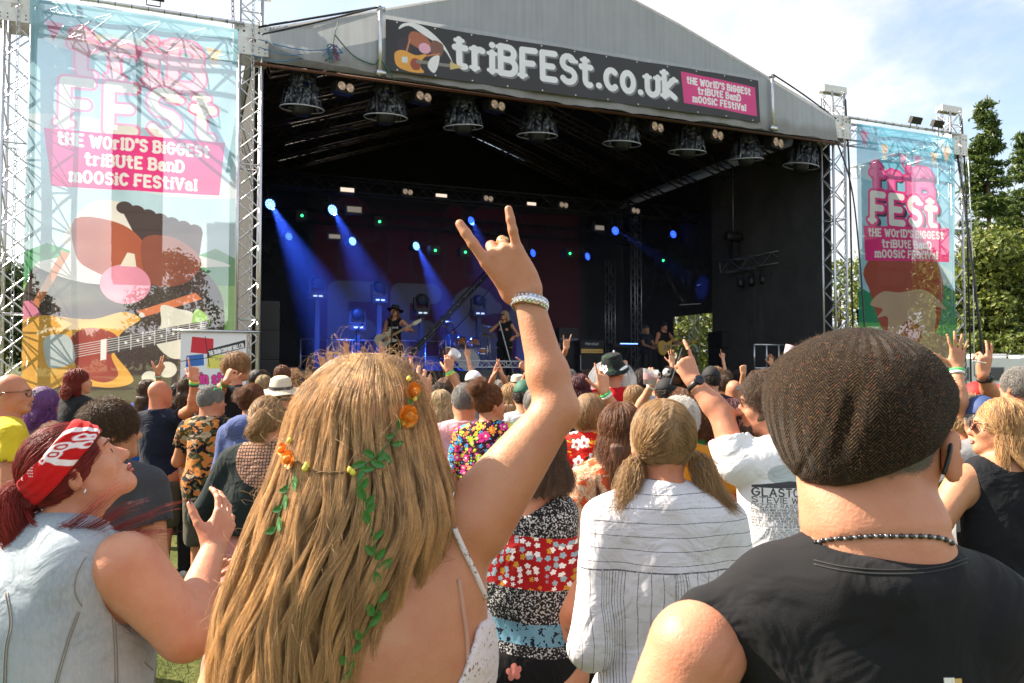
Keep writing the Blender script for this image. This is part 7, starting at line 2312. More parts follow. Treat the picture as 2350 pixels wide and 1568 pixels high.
STR = C('striped_cotton', (.8, .8, .82), p_stripes, yoke=1.245)
person('woman in a white dark-striped shirt with two short pigtails', 1521, 905, 2.12, yaw=3, hyaw=2, sex='f', fat=1.05, tone=.3, red=.2, vox=.007, hair=('tie', 'dblonde', dict(tie=[(-.82, -.25, -.52), (.86, -.22, -.46)], lumps=[((-.085, -.03, -.065), (.016, .016, .016)), ((.09, -.03, -.055), (.016, .016, .016))], tail=[[(-.085, -.03, -.065), (-.10, -.045, -.10), (-.115, -.06, -.15), (-.135, -.07, -.18)], [(.09, -.03, -.055), (.105, -.05, -.09), (.12, -.06, -.14), (.165, -.07, -.185)]], n=6500, rad=.0006, curl=.15, lift=.008)), shirt=('shirt', STR, dict(hem=.36, slv=1.15, e=.014)), bottom=('jeans', BLK), arms=dict(L=dict(el=(-.198, -.04, 1.04), wl=(-.18, .2, 1.0)), R=dict(el=(.205, -.04, 1.04), wl=(.19, .2, .98))), wrin=1.6)
PG = bpy.data.objects[[o.name for o in COL if o.get('label', '').startswith('woman in a white dark-striped')][0]]
for x, c_, n_ in ((-.087, (.75, .72, .08), 'yellow'), (.092, (.02, .28, .55), 'blue')):
    Hh_ = at(1521, 905, 2.12)[2]
    mb = MB(); mb.lathe((x, -.022, Hh_ - .128 - .068 + (.008 if x > 0 else 0)), [(.013, -.012), (.0185, -.008), (.020, 0), (.0185, .008), (.013, .012)], 12, (.35 if x > 0 else -.35, -.2, -1)); o = mb.build('hair_bobble', mat('bobble_' + n_, c_, .8, bump=(120, .6, .004)), PG)
# white T-shirt man pointing, print on his back
pr = Print(.30, .30, 900, (.2, .2, .2, 0)); pr.a[..., :3] = (.07, .07, .08)
ink = (.07, .07, .08, 1)
pr.ell(.10, .262, .055, .036, (.45, .50, .50, 1)); pr.poly([(.0, .222), (.12, .24), (.3, .225), (.3, .215), (0, .213)], ink)
pr.text('GLASTONBURY', .0, .183, .028, ink, .19, slab=False, fit=.29); pr.text('STEVIE WONDER', .0, .158, .020, ink, .17, slab=False, fit=.26); pr.text('DIZZEE RASCAL SCISSOR', .0, .140, .013, ink, .17, slab=False, fit=.28)
_r = random.Random(3)
y = .128
while y > .02:
    x = 0
    hh = .0075 if y > .06 else .0062
    while x < .28:
        wl = _r.uniform(.012, .04); pr.text(''.join(_r.choice('EHINOSTARL') for _ in range(int(wl / .006) + 1)), x, y, hh, ink, .2, slab=False, fit=wl); x += wl + .004
    y -= hh * 1.35
GLA = C('printed_white_tee', (.80, .79, .80), p_tshirt, im=pr.image('tee_print'), rect=(-.15, 1.12, .14, 1.41), back=True, ycut=.05)
person_last = [0]
person_last[0] = person('bearded man in a white printed T-shirt pointing at the stage', 1790, 846, 3.0, yaw=10, hyaw=62, hp=4, fat=1.12, tone=.25, red=.3, vox=.0085, mouth=True, face=True, hair=('short', 'brown', dict(L=.02, n=3000)), shirt=('tee', GLA, dict(hem=.475)), bottom=('jeans', DNM), arms=dict(L=dict(w=(1592, 878, 3.1), e=(1655, 950, 3.05), pose='point', d=(-.25, .3, .8), n=(-.2, .9, -.4), band=('watch',), r=(.052, .045, .043, .030))), hdx=(-.035, .02))
bm = [o for o in COL if o.get('label', '').startswith('bearded man')][0]
bo = person_last[0]
B_ = Sdf(); Wb = bo['W']; hb = bo['hs']
for s_ in (-1, 1): B_.cone(Wb(s_ * .056, .008, -.045), Wb(s_ * .014, .076, -.100), .027, .022, k=.02)
B_.ell(Wb(0, .080, -.100), (.030, .024, .024), k=.02); B_.ell(Wb(0, .094, -.056), (.026, .012, .006), k=.01); B_.ell(Wb(0, .108, -.073), (.018, .02, .009), k=.004, op='s')
B_.post = lambda X, D_: D_ + .0012 * _n3(X, 160)
V, Q = polygonize(B_, .006); link('beard', npmesh('beard', V, Q), bo['root'], hbase('brown'))
# hands of people whose bodies are hidden
person('woman whose hand with orange nails is raised beside the flower crown', 985, 915, 3.1, yaw=0, sex='f', hair=('down', 'dblonde', LONG(.2)), shirt=('tee', GRN), bottom=('jeans', BLK), tone=.25, X=-.43, H=1.56, arms=dict(R=dict(w=(968, 925, 2.9), e=(958, 1020, 2.85), pose='peace', d=(-.05, .12, 1), n=(.0, 1, -.1), nails=mat('orange_nail', (.75, .07, .03), .15, coat=.6))), vox=.010)
NAIL_D = mat('dark_nail', (.05, .006, .014), .12, coat=.6)
# right side
person('person holding up a spread hand with a green band', 2212, 930, 4.4, yaw=0, hair=('short', 'dark', {}), shirt=('tank', C('pale_pattern', (.6, .4, .5), p_paisley)), bottom=('jeans', DNM), tone=.45, X=at(2216, 900, 4.4)[0], H=1.56, arms=dict(R=dict(w=(2196, 846, 4.2), e=(2200, 920, 4.15), pose='wide', d=(.08, .1, 1), n=(0, 1, -.1), band=('green', 'white'))))
person('grey-haired man at the right edge with a watch and cigarette', 2338, 838, 4.6, yaw=6, hyaw=10, fat=1.1, tone=.35, red=.2, hair=('buzz', 'grey', dict(n=3600)), shirt=('tee', C('pink_tee', (.45, .25, .28))), bottom=('jeans', DNM), arms=dict(L=dict(w=(2256, 862, 4.3), e=(2274, 905, 4.4), pose='smoke', d=(.12, 0, 1), n=(-.1, 1, 0), band=('watch',))))
person('blonde woman with a yellow topknot and flower garland', 2206, 918, 4.3, yaw=0, sex='f', fat=1.0, tone=.6, hair=('tie', 'blonde', dict(UPDO, n=3000)), shirt=('tank', C('bikini_print', (.5, .3, .1), p_floral), dict(e=.006)), bottom=('skirt', C('grass_skirt', (.5, .35, .1), p_paisley)))
TAN = C('black_vest', (.012, .013, .016)); WST = C('white_strap', (.7, .7, .72))
sg = person('long-haired woman in a black vest and sunglasses with a tattooed arm', 2300, 906, 3.1, yaw=4, hyaw=58, sex='f', fat=1.35, tone=.35, vox=.0085, face=True, hair=('down', 'honey', LONG(.30, n=6500, rad=.0006)), shirt=('tank', TAN, dict(scoop=.07)), bottom=('jeans', C('light_denim', (.08, .16, .22), p_denim, lo=(.04, .10, .16), hi=(.13, .22, .30))), arms=dict(L=dict(el=(-.30, -.03, 1.16), wl=(-.18, .2, 1.08), r=(.062, .052, .048, .032))))
glasses(sg, mat('tortoise', (.08, .02, .015), .25), mat('red_lens', (.12, .01, .012), .08, coat=.8))
# leaves and flowers round the topknot woman's neck
tk = [o for o in COL if o.get('label', '').startswith('blonde woman with a yellow')][0]
nkz = at(2206, 918, 4.3)[2] - .30
for i in range(22):
    a = i * .2856
    mb = MB(); c_ = (math.sin(a) * .085, -.01 + math.cos(a) * .085, nkz + .03 + .012 * math.sin(i * 2.3))
    for k in range(5): mb.disc((c_[0] + .014 * math.cos(k * 1.256), c_[1] + .014 * math.sin(k * 1.256), c_[2] + .004 * k), (math.sin(a), math.cos(a), .5), .013, 7)
    mb.build('garland_flower', mat('lei%d' % (i % 4), [(.75, .12, .03), (.8, .45, .04), (.08, .4, .05), (.7, .1, .2)][i % 4], .6), tk)

# things held by people
def cup(x, y, D, label, col, fill, rot=(0, 0, 0), s=1.0):
    c = at(x, y, D); t = empty('plastic_cup', tuple(c), label, 'cup'); t.rotation_euler = rot
    mb = MB(); mb.lathe((0, 0, -.06), [(0, 0), (.030 * s, 0), (.040 * s, .12), (.042 * s, .122), (.0385 * s, .12), (.029 * s, .004), (0, .004)], 20); mb.build('cup_wall', mat('cup_clear', (.8, .82, .85), .15, alpha=.45), t)
    mb = MB(); mb.lathe((0, 0, -.05), [(0, 0), (.0285 * s, 0), (.0335 * s, .055), (0, .056)], 20); mb.build(fill, mat('fill_' + fill + str(col[0]), col, .2, alpha=.9), t)
    mb = MB(); mb.lathe((0, 0, -.06), [(.0335 * s, .04), (.0382 * s, .09)], 20); mb.build('printed_band', mat('cup_print', (.6, .35, .35), .5, alpha=.55), t)
cup(1037, 821, 6.7, 'clear printed plastic cup held up tilted before the drums', (.5, .4, .3), 'dregs', (.5, .7, 0), 1.25)
cup(1492, 866, 6.1, 'plastic cup with bright red drink held up by the black-capped person', (.55, .02, .03), 'drink', (0, .1, 0), 1.5)
c = at(1819, 804, 1.5)
t = empty('plastic_cup', tuple(at(1812, 806, 4.2)), 'pink striped cup showing over the left edge of the tweed cap', 'cup'); t.rotation_euler = (0, .3, 0)
mb = MB(); mb.lathe((0, 0, -.06), [(0, 0), (.022, 0), (.028, .09), (.0265, .09), (0, .012)], 16); mb.build('cup_wall', mat('pink_cup', (.7, .45, .45), .4), t)
c = at(1570, 846, 3.16)
t = empty('phone', tuple(c), 'black phone held up by the pointing bearded man', 'phone'); mb = MB(); mb.box((-.037, -.005, -.075), (.037, .005, .075)); mb.build('case', FLAM, t); mb = MB(); mb.lathe((.02, -.006, .055), [(0, -.002), (.006, -.002), (.007, 0)], 10, (0, 1, 0)); mb.build('lens', GLS, t); t.rotation_euler = (.2, .25, .3)
ct = at(2246, 829, 4.2)
t = empty('cigarette', tuple(ct), 'white cigarette between the fingers of the watch hand', 'cigarette'); mb = MB(); mb.tube([(-.03, 0, .0), (.03, 0, -.01)], .0042, 8); mb.build('paper', mat('cig_paper', (.8, .8, .78), .7), t); mb = MB(); mb.tube([(.03, 0, -.01), (.046, 0, -.0125)], .0044, 8); mb.build('filter', mat('cig_filter', (.6, .35, .12), .7), t)
# clear umbrella behind the bucket hat
c = at(1405, 872, 7.3)
t = empty('umbrella', tuple(c), 'clear dome umbrella with a white shaft tip behind the floral bucket hat', 'umbrella'); t.rotation_euler = (.1, .05, 0)
CLR = mat('clear_vinyl', (.75, .78, .82), .08, alpha=.22, spec=.9)
mb = MB(); prof = [(.0, .19), (.08, .175), (.16, .13), (.215, .04), (.235, -.08)]; mb.lathe((0, 0, 0), prof, 24); mb.build('canopy', CLR, t)
for k in range(8):
    a = k * .785; mb = MB(); mb.tube([(r_ * math.cos(a), r_ * math.sin(a), z_) for r_, z_ in prof], .0016, 4); mb.build('rib', mat('rib_white', (.7, .7, .72), .4), t)
mb = MB(); mb.tube([(0, 0, .19), (0, 0, .27)], .008, 8); mb.tube([(0, 0, .18), (0, 0, -.3)], .006, 6); mb.build('shaft', mat('rib_white'), t)
# frog eyes on the hat near the red drink
for i, (px, py) in enumerate(((1508, 861), (1530, 855))):
    c = at(px, py, 6.5); t = empty('toy_eye', tuple(c), '%s round white toy eye on top of the black cap' % ('left' if not i else 'right'), 'hat ornament', 'toy eyes on the black cap')
    mb = MB(); mb.lathe((0, 0, 0), [(.032 * math.sin(a), -.032 * math.cos(a)) for a in np.linspace(0, math.pi, 9)], 14); mb.build('ball', mat('eye_white', (.8, .8, .8), .3), t)
    mb = MB(); mb.lathe((.012, -.024, .006), [(0, -.006), (.014, -.004), (.016, .002)], 12, (-.4, 1, -.2)); mb.build('pupil', DARK, t)

# ------------------------------------------------------------------ the band
def local(s, v): p = ST(s, v, 0); return p
def player(label, px, top, v, **k):
    s, z = SZ(px, top, v); p = ST(s, v, z)
    return person(label, px, top, p[1], fl=1.4 if 'fl' not in k else k.pop('fl'), X=p[0], H=z - (1.4 if 'flz' not in k else k.pop('flz')), group='musicians on the stage', vox=.019, **k)
bl = Print(.3, .1, 400, (.8, .8, .8, 0)); bl.a[..., :3] = .8; bl.text('blessed', .01, .03, .05, (.8, .8, .8, 1), .16, slab=False, fit=.27)
BLS = C('blessed_vest', (.012, .012, .014), p_tshirt, im=bl.image('vest_print'), rect=(.13, 1.24, -.13, 1.32), back=False, ycut=0)
gt = player('guitarist in a black hat and black vest with slogan, singing', 906, 702, 3.2, yaw=168, hyaw=-10, hp=-6, sex='m', tone=.4, hair=('down', 'auburn', LONG(.2, curl=.5)), hatk=('stetson', HAT_BLK), shirt=('tank', BLS), bottom=('jeans', BLK), mouth=True, arms=dict(R=dict(wl=(.12, .2, 1.06)), L=dict(wl=(-.42, .28, 1.22))))
sgx = player('singer in sunglasses and a long black sleeveless top', 1158, 712, 3.5, yaw=165, hyaw=-15, hp=-6, sex='f', tone=.45, hair=('down', 'blonde', LONG(.16, curl=.4)), shirt=('tank', BLK, dict(hem=.3, e=.035)), bottom=('jeans', BLK), mouth=True, arms=dict(R=dict(wl=(.10, .14, 1.44), pose='fist', band=('green',)), L=dict(wl=(-.26, .2, 1.12), pose='open', d=(-.3, -.5, -.5))))
glasses(sgx, mat('mirror_frame', (.02, .02, .03), .2), mat('mirror_lens', (.1, .25, .7), .1, .9))
ba = player('bass player in a black cap and black sleeveless shirt', 1523, 738, 4.6, yaw=205, hyaw=15, tone=.25, red=.2, hair=('short', 'dark', {}), hatk=('baseball', HAT_BLK), shirt=('tank', BLK), bottom=('jeans', BLK), mouth=True, arms=dict(R=dict(wl=(.16, .22, .98)), L=dict(wl=(-.40, .26, 1.08))))
player('keyboard player with long brown hair and glasses', 1482, 746, 6.4, yaw=215, tone=.3, hair=('down', 'honey', LONG(.2, curl=.4)), hatk=('baseball', mat('olive_cap', (.06, .06, .03), .8), True), shirt=('tee', NAVY), bottom=('jeans', BLK), arms=dict(R=dict(wl=(.12, .35, 1.02)), L=dict(wl=(-.12, .35, 1.02))))
player('drummer in sunglasses seated behind the drums', 1036, 718, 7.2, yaw=172, tone=.35, hair=('short', 'dark', {}), shirt=('tee', C('drummer_blue', (.05, .06, .12))), bottom=('jeans', BLK), flz=1.75, fl=1.4, arms=dict(R=dict(wl=(.2, .38, 1.05), pose='hold'), L=dict(wl=(-.2, .38, 1.05), pose='hold')))


def guitar(p, label, name, col, at_, ang, sc=1.0, tilt=0.0):
    """body outline, fretboard, head, pickups; laid in the player's frame, facing outwards"""
    t = empty(name, None, label, 'guitar', None, p['root'].matrix_basis @ Matrix.Translation(at_) @ Matrix.Rotation(math.pi, 4, 'Z') @ Matrix.Rotation(ang, 4, 'Y') @ Matrix.Diagonal((sc, sc, sc, 1)))
    out = spline([(-.24, .0), (-.22, .13), (-.10, .165), (.0, .10), (.10, .125), (.20, .17), (.24, .15), (.14, .07), (.13, .0), (.13, -.05), (.20, -.12), (.16, -.15), (.06, -.11), (-.02, -.12), (-.12, -.175), (-.22, -.12)], 4)
    mb = MB(); mb.prism([(x, 0, z) for x, z in out], (0, .045, 0)); mb.build('guitar_body', mat('gtr_%.2f' % col[0], col, .25, coat=.6), t)
    mb = MB(); mb.prism([(x * .5 - .02, -.004, z * .6 - .01) for x, z in out], (0, .003, 0)); g = mb.build('scratch_plate', mat('plate%.2f' % col[0], tuple(min(.8, q * .7 + .1) for q in col), .3), t)
    mb = MB(); mb.box((.05, -.014, -.022), (.66, .012, .022)); mb.build('neck', mat('maple', (.50, .32, .14), .4), t)
    mb = MB(); mb.prism([(.66, -.01, -.02), (.70, -.01, -.05), (.84, -.01, -.03), (.86, -.01, .02), (.70, -.01, .035), (.66, -.01, .02)], (0, .016, 0)); mb.build('headstock', mat('gtr_%.2f' % col[0]), t)
    mb = MB()
    for x in (-.06, .0, .05): mb.box((x - .011, -.012, -.035), (x + .011, -.004, .035))
    mb.build('pickup', DARK, g)
    for k in range(4): mb = MB(); mb.tube([(-.13, -.016, -.014 + k * .009), (.68, -.017, -.014 + k * .009)], .0012, 4); mb.build('string', SILV, t)
guitar(gt, 'cream electric guitar held by the guitarist in the black hat', 'electric_guitar', (.62, .56, .40), (.10, .26, 1.03), math.radians(-27), 1.05)
guitar(ba, 'natural yellow bass guitar held by the bass player', 'bass_guitar', (.60, .38, .08), (.08, .27, .98), math.radians(-10), 1.18)
def micstand(p, label, x, y, z0, z1, dx=0, m=DARK):
    t = empty('microphone_stand', None, label, 'microphone stand', 'microphone stands', p['root'].matrix_basis.copy())
    mb = MB(); mb.tube([(x + dx, y, z0), (x, y - .02, z1)], .013, 8); mb.build('pole', m, t)
    mb = MB(); mb.lathe((x, y - .03, z1), [(0, 0), (.012, .0), (.016, .1), (.024, .12), (.026, .15), (.018, .17), (0, .175)], 12, (-.1, -.5, .8)); mb.build('microphone', DARK, t)
    mb = MB()
    for a in (0, 2.1, 4.2): mb.tube([(x + dx, y, z0 + .15), (x + dx + .25 * math.cos(a), y + .25 * math.sin(a), z0)], .008, 5)
    mb.build('foot', m, t)
micstand(gt, 'black microphone stand at the mouth of the hatted guitarist', -.08, .42, 0, 1.5)
micstand(sgx, 'white microphone pole held slanting by the singer', .08, .2, .1, 1.5, -.4, mat('white_paint'))
s_, z_ = SZ(818, 783, 5.2)
t = empty('microphone_stand', None, 'empty microphone stand left of the guitarist', 'microphone stand', 'microphone stands', STAGE_M @ Matrix.Translation((s_, 5.2, 1.4)))
mb = MB(); mb.tube([(0, 0, 0), (0, 0, 1.3), (.12, -.1, 1.45)], .012); mb.build('pole', DARK, t); mb = MB(); mb.lathe((.12, -.1, 1.45), [(0, -.03), (.025, 0), (0, .05)], 10); mb.build('microphone', DARK, t)

# ------------------------------------------------------------------ the four people closest to the camera
from mathutils.bvhtree import BVHTree


class Skin:
    """finds the point of a mesh met in a direction of the photograph"""
    def __init__(s, o):
        me = o.data
        v = np.empty(len(me.vertices) * 3, np.float32); me.vertices.foreach_get('co', v); v = v.reshape(-1, 3)
        f = np.empty(len(me.loops), np.int32); me.loops.foreach_get('vertex_index', f)
        s.t = BVHTree.FromPolygons(v.tolist(), f.reshape(-1, 4).tolist())
        s.M = o.parent.matrix_basis if o.parent else Matrix()
        s.I = s.M.inverted()

    def hit(s, px, py):
        a = s.I @ Vector((0, 0, CZ)); d = (s.I.to_3x3() @ Vector(ray(px, py))).normalized()
        p, n, _, _ = s.t.ray_cast(a, d)
        return p, n


def kid(root, word):
    return [o for o in COL if o.parent == root and o.name.split('.')[0] == word][0]


# --- woman in the floral dress, partly behind the raised arm
dw = person('woman in a red and black floral dress with a tattooed bare arm', 1206, 950, 2.45, yaw=-14, sex='f', fat=1.15, tone=.15, red=.25, vox=.008, hair=('down', 'brown', LONG(.1)), hdx=(.035, .0),
            shirt=('dress', C('flower_dress', (.01, .01, .01), p_dress, bands=(.93, .96, 1.02, 1.12, 1.27)), dict(hem=.28, e=.010)), arms=dict(R=dict(s=(1272, 1195, 2.45), e=(1296, 1395, 2.4), w=(1300, 1590, 2.42), pose='relax', r=(.058, .050, .047, .031))))
sk = Skin(dw['body'])
mb = MB()
for loop in ([(1244, 1172), (1250, 1180), (1246, 1192), (1240, 1182)], [(1246, 1184), (1258, 1192), (1254, 1204), (1244, 1200)], [(1242, 1198), (1256, 1208), (1250, 1222), (1242, 1214)], [(1250, 1196), (1264, 1206), (1258, 1220)], [(1243, 1220), (1252, 1230), (1246, 1240)]):
    pts = []
    for a in loop + loop[:1]:
        p, n = sk.hit(a[0] + 10, a[1])
        if p: pts.append(p + n * .0006)
    if len(pts) > 2: mb.tube(pts, .0009, 4)
if mb.v: mb.build('tattoo', mat('tattoo_ink', (.09, .10, .12), .6), dw['root'])

# --- woman with the flower crown and raised hand
DF = 1.27
fw = person('long-haired woman in a flower crown raising a horned hand sign', 866, 838, DF, yaw=2, hyaw=4, hp=2, sex='f', fat=1.9, tone=.62, red=.05, vox=.0055, hdx=(-.02, 0), hair=None, face=False, neck=1.05,
            bottom=('jeans', DNM), arms=dict(R=dict(s=(1085, 1200, 1.28), e=(1278, 940, 1.34), w=(1212, 684, 1.38), pose=([(-4, 10, 8), (62, 104, 60), (60, 108, 60), (-10, 12, 8)], (14, 60, 50), [3, 1, -4, -20]), d=(-.53, -.02, .85), n=(.10, 1, .12), r=(.064, .035, .034, .0245), hs=1.04, fr=1.18),
                                           L=dict(s=(618, 1300, 1.25), e=(536, 1600, 1.2), wl=(-.2, .18, 1.0), r=(.058, .052, .045, .03))))
root = fw['root']
# bracelet of set stones
sh, el, wr, r0, r1, r3 = fw['A']['R']
ax = Vector((wr - el)).normalized(); ax = (ax + Vector((.42, .1, .1))).normalized()
u_ = ax.orthogonal().normalized(); v_ = ax.cross(u_)
c_ = Vector(wr) - Vector(wr - el).normalized() * .012
mb = MB(); rr = .0295
mb.lathe(c_, [(rr, -.0085), (rr + .002, -.009), (rr + .002, .009), (rr, .0085)], 30, ax); br_ = mb.build('bracelet', mat('bright_silver', (.75, .75, .78), .22, 1.0), root)
GEM = mat('clear_stone', (.9, .9, .95), .05, .6, spec=1.0)
for k in range(26):
    a = k * 6.2832 / 26
    d_ = u_ * math.cos(a) + v_ * math.sin(a)
    for off, sz_ in ((-.0062, .0018), (0, .0030), (.0062, .0018)):
        mb = MB(); mb.lathe(c_ + d_ * (rr + .0015) + ax * off, [(sz_, 0), (sz_ * .8, sz_ * .7), (0, sz_ * .9)], 6, d_)
        if off == 0: mb.build('stone', GEM, br_)
        elif k % 1 == 0: mb.build('stone', GEM, br_)
# ring on the ring finger
sk = Skin(fw['body'])
p, n = sk.hit(1154, 553)
if p:
    mb = MB(); mb.lathe(p + Vector((0, .009, .0)), [(.0098, -.002), (.0112, -.0018), (.0112, .0018), (.0098, .002)], 22, (-.25, .55, .8)); mb.build('finger_ring', mat('gold', (.85, .65, .3), .2, 1.0), root)
p, n = sk.hit(1038, 1150)
# crochet top: side panel and strap
T = Sdf(); Hh = fw['Hh']; fat_ = 1 + .5 * .45
fw['torso'](T, .010, .05)
def lc(px, py, D=DF - .08): return fw['loc'](at(px, py, D))
a_, b_ = lc(1122, 1385), lc(1040, 1590)
dv = a_ - b_; nv_ = np.array([-dv[2], 0, dv[0]])
T.plane((a_[0], 0, a_[2]), nv_, .006); T.plane((0, 0, a_[2] + .02), (.35, 0, 1), .006); T.plane((0, 0, .9), (0, 0, -1))
T.post = lambda X, D_: D_ + .0016 * np.sin(X[:, 2] * 330) * np.cos(X[:, 0] * 300)
V, Q = polygonize(T, .005)
CRO = C('white_crochet', (.74, .70, .70), p_crochet)
top_o = link('crochet_top', npmesh('crochet_top', V, Q), root, CRO)
mb = MB(); pts = []
for q_ in ((1044, 1212), (1058, 1245), (1075, 1285), (1095, 1330), (1112, 1372), (1124, 1400)):
    p, n = sk.hit(*q_)
    if p: pts.append(p + n * .002)
if len(pts) > 2: mb.tube(spline([tuple(p) for p in pts], 4, False), .0048, 6); mb.build('strap', CRO, root)
mb = MB(); pts = []
for q_ in ((1052, 1330), (1062, 1400), (1070, 1460), (1072, 1520)):
    p, n = sk.hit(*q_)
    if p: pts.append(p + n * .001)
if len(pts) > 2: mb.tube(spline([tuple(p) for p in pts], 4, False), .004, 5); mb.build('strap', mat('nude_strap', (.5, .28, .2), .5), root)

# her hair: an envelope measured down its length
ENV = [(812, 770, 905), (828, 735, 935), (850, 705, 955), (880, 676, 972), (950, 648, 988), (1040, 628, 1008), (1120, 602, 1035), (1190, 572, 1050), (1290, 538, 1020), (1390, 504, 985), (1490, 490, 960), (1590, 482, 915), (1700, 480, 880), (1800, 485, 860)]
ez = []; ecx = []; erx = []
for y, l, r in ENV:
    pl, pr_ = at(l, y, DF - .03), at(r, y, DF - .03)
    ez.append(pl[2]); ecx.append((pl[0] + pr_[0]) / 2); erx.append((pr_[0] - pl[0]) / 2)
ez, ecx, erx = np.array(ez)[::-1], np.array(ecx)[::-1], np.array(erx)[::-1]
hcw = np.array(root.matrix_basis @ Vector(fw['hc']))
def env(z):
    cx = np.interp(z, ez, ecx); rx = np.interp(z, ez, erx)
    d = np.clip((hcw[2] - z) / .35, 0, 1)
    ry = np.interp(z, [1.0, 1.45, 1.55, hcw[2], hcw[2] + .06, ez[-1]], [.17, .165, .15, .118, .10, .02])
    cy = hcw[1] - .005 - .02 * d
    return cx, cy, rx, ry
def env_pt(z, ph, lam):
    cx, cy, rx, ry = env(z)
    return np.stack([cx + rx * lam * np.sin(ph), cy - ry * lam * np.cos(ph) * np.ones_like(z), z], -1)
ZT = ez[-1]
# under-layer
nz, nph = 60, 48
zz = np.concatenate([np.linspace(1.02, ZT - .03, nz - 8), ZT - .03 + .029 * np.sin(np.linspace(0, 1.5, 9)[1:])])
U_, P_ = np.meshgrid(np.linspace(-2.0, 2.0, nph), zz)
lam = .90 + .035 * np.sin(U_ * 23 + 3 * np.sin(P_ * 9)) + .02 * np.sin(U_ * 47 + P_ * 14)
G = env_pt(P_, U_, lam)
G = G - np.array(root.location)
Rz = np.array(root.matrix_basis.to_3x3())
i = np.arange(nph - 1)[None] + nph * np.arange(nz - 1)[:, None]
Q = np.stack([i, i + 1, i + 1 + nph, i + nph], -1).reshape(-1, 4)
link('hair', npmesh('hair', G.reshape(-1, 3) @ Rz, Q), root, hbase('honey'))
rg = np.random.default_rng(5)
N, K = 32000, 30
ph = rg.uniform(-1.95, 1.95, N)
z0 = ZT - .14 * rg.uniform(0, 1, N) ** 1.3
zend = rg.uniform(1.02, 1.16, N); shortm = rg.random(N) < .18; zend[shortm] = rg.uniform(1.2, 1.55, shortm.sum())
t = np.linspace(0, 1, K)[None]
Z = z0[:, None] + (zend - z0)[:, None] * t
lay = rg.uniform(.86, 1.03, N)
ncl = 70
cl = rg.uniform(-1.95, 1.95, ncl); w_ = np.argmin(np.abs(ph[:, None] - cl[None]), 1)
cphase = rg.uniform(0, 6.28, ncl); camp = rg.uniform(.3, 1.0, ncl); cfreq = rg.uniform(13, 24, ncl)
down = np.clip((ZT - Z) / .6, 0, 1)
pull = .14 * down ** .8
PH = ph[:, None] * (1 - pull) + cl[w_][:, None] * pull
PH = PH + (.05 + .15 * down) * camp[w_][:, None] * np.sin(Z * cfreq[w_][:, None] + cphase[w_][:, None]) + .012 * np.sin(Z * 60 + rg.uniform(0, 6.28, (N, 1)))
c2 = rg.uniform(-1.95, 1.95, 900); c2.sort(); i2 = np.clip(np.searchsorted(c2, ph), 0, 899); PH = PH + (c2[i2] - ph)[:, None] * .3 * down + .02 * down * np.sin(Z * rg.uniform(25, 50, 900)[i2][:, None] + i2[:, None])
PH = PH + .05 * (1 - down) * np.sin(ph[:, None] * 3)
LAM = lay[:, None] + .05 * camp[w_][:, None] * np.sin(Z * cfreq[w_][:, None] * .9 + cphase[w_][:, None] * 2) * down + rg.normal(size=(N, 1)) * .015 * down
Pts = env_pt(Z, PH, LAM)
# crown whorl: start points drawn towards the top of the head
start = np.clip(1 - t * 5, 0, 1)[..., None] * np.clip((z0[:, None, None] - (ZT - .14)) / .14, 0, 1)
Pts = Pts + (np.array([ecx[-1], hcw[1] - .02, ZT + .004]) - Pts) * start * .45
Pts = (Pts - np.array(root.location)) @ Rz
curves('hair_strands', Pts, rg.uniform(.00016, .00034, N), hcol('honey'), root, .5)
# loose flyaway hairs
N2, K2 = 480, 12
ph = rg.uniform(-1.9, 1.9, N2); z0 = ZT - rg.uniform(0, 1, N2) ** 2.2 * .42
P0 = env_pt(z0, ph, np.full(N2, .98))
out = np.stack([np.sin(ph), -np.cos(ph) * .6, np.clip((z0 - ZT + .12) * 14, .05, 1.4)], 1); out /= np.linalg.norm(out, axis=1)[:, None]
side = np.cross(out, rg.normal(size=(N2, 3))); side /= np.linalg.norm(side, axis=1)[:, None]
Ls = rg.uniform(.015, .075, N2) * rg.uniform(.4, 1, N2)
t = np.linspace(0, 1, K2)[None, :, None]
F_ = P0[:, None] + out[:, None] * Ls[:, None, None] * np.sin(t * rg.uniform(1.6, 2.9, (N2, 1, 1))) * .65 + side[:, None] * Ls[:, None, None] * t * rg.uniform(.4, 1.3, (N2, 1, 1)) + np.array([0, 0, -.03]) * t ** 2
curves('flyaway_hair', (F_ - np.array(root.location)) @ Rz, np.full(N2, .00026), hcol('dblonde'), root, .4)

# flower crown
def hs_pt(px, py, off=.004):
    D = DF - .1
    for _ in range(6):
        p = at(px, py, D)
        cx, cy, rx, ry = env(p[2])
        q = np.clip((p[0] - cx) / rx, -.985, .985)
        D = cy - ry * math.sqrt(1 - q * q) - off
    n = np.array([q / rx, -math.sqrt(1 - q * q) / ry, .0]); n /= np.linalg.norm(n)
    return fw['loc'](at(px, py, D)), Rz.T @ n
VINE = mat('vine_stem', (.06, .16, .03), .6); TWIG = mat('twig', (.16, .09, .03), .7)
LEAFG = mat('fabric_leaf', (.045, .18, .035), .5, var=(40, .4)); ROSEO = mat('rose_orange', (.80, .24, .015), .6, var=(60, .35)); BUDY = mat('bud_yellow', (.70, .62, .08), .5)
fc = MB(); seg = [(940, 862), (946, 895), (944, 925), (931, 955), (912, 985), (895, 1012), (868, 1044), (838, 1066), (808, 1082), (770, 1086), (730, 1084), (700, 1072), (678, 1052), (656, 1030), (648, 1008)]
pts = [hs_pt(*q_)[0] for q_ in seg]
fc.tube(spline(pts[:8], 4, False), .0014, 5)
crown_o = fc.build('flower_crown', VINE, root)
fc = MB()
sp_ = spline(pts[7:], 6, False)
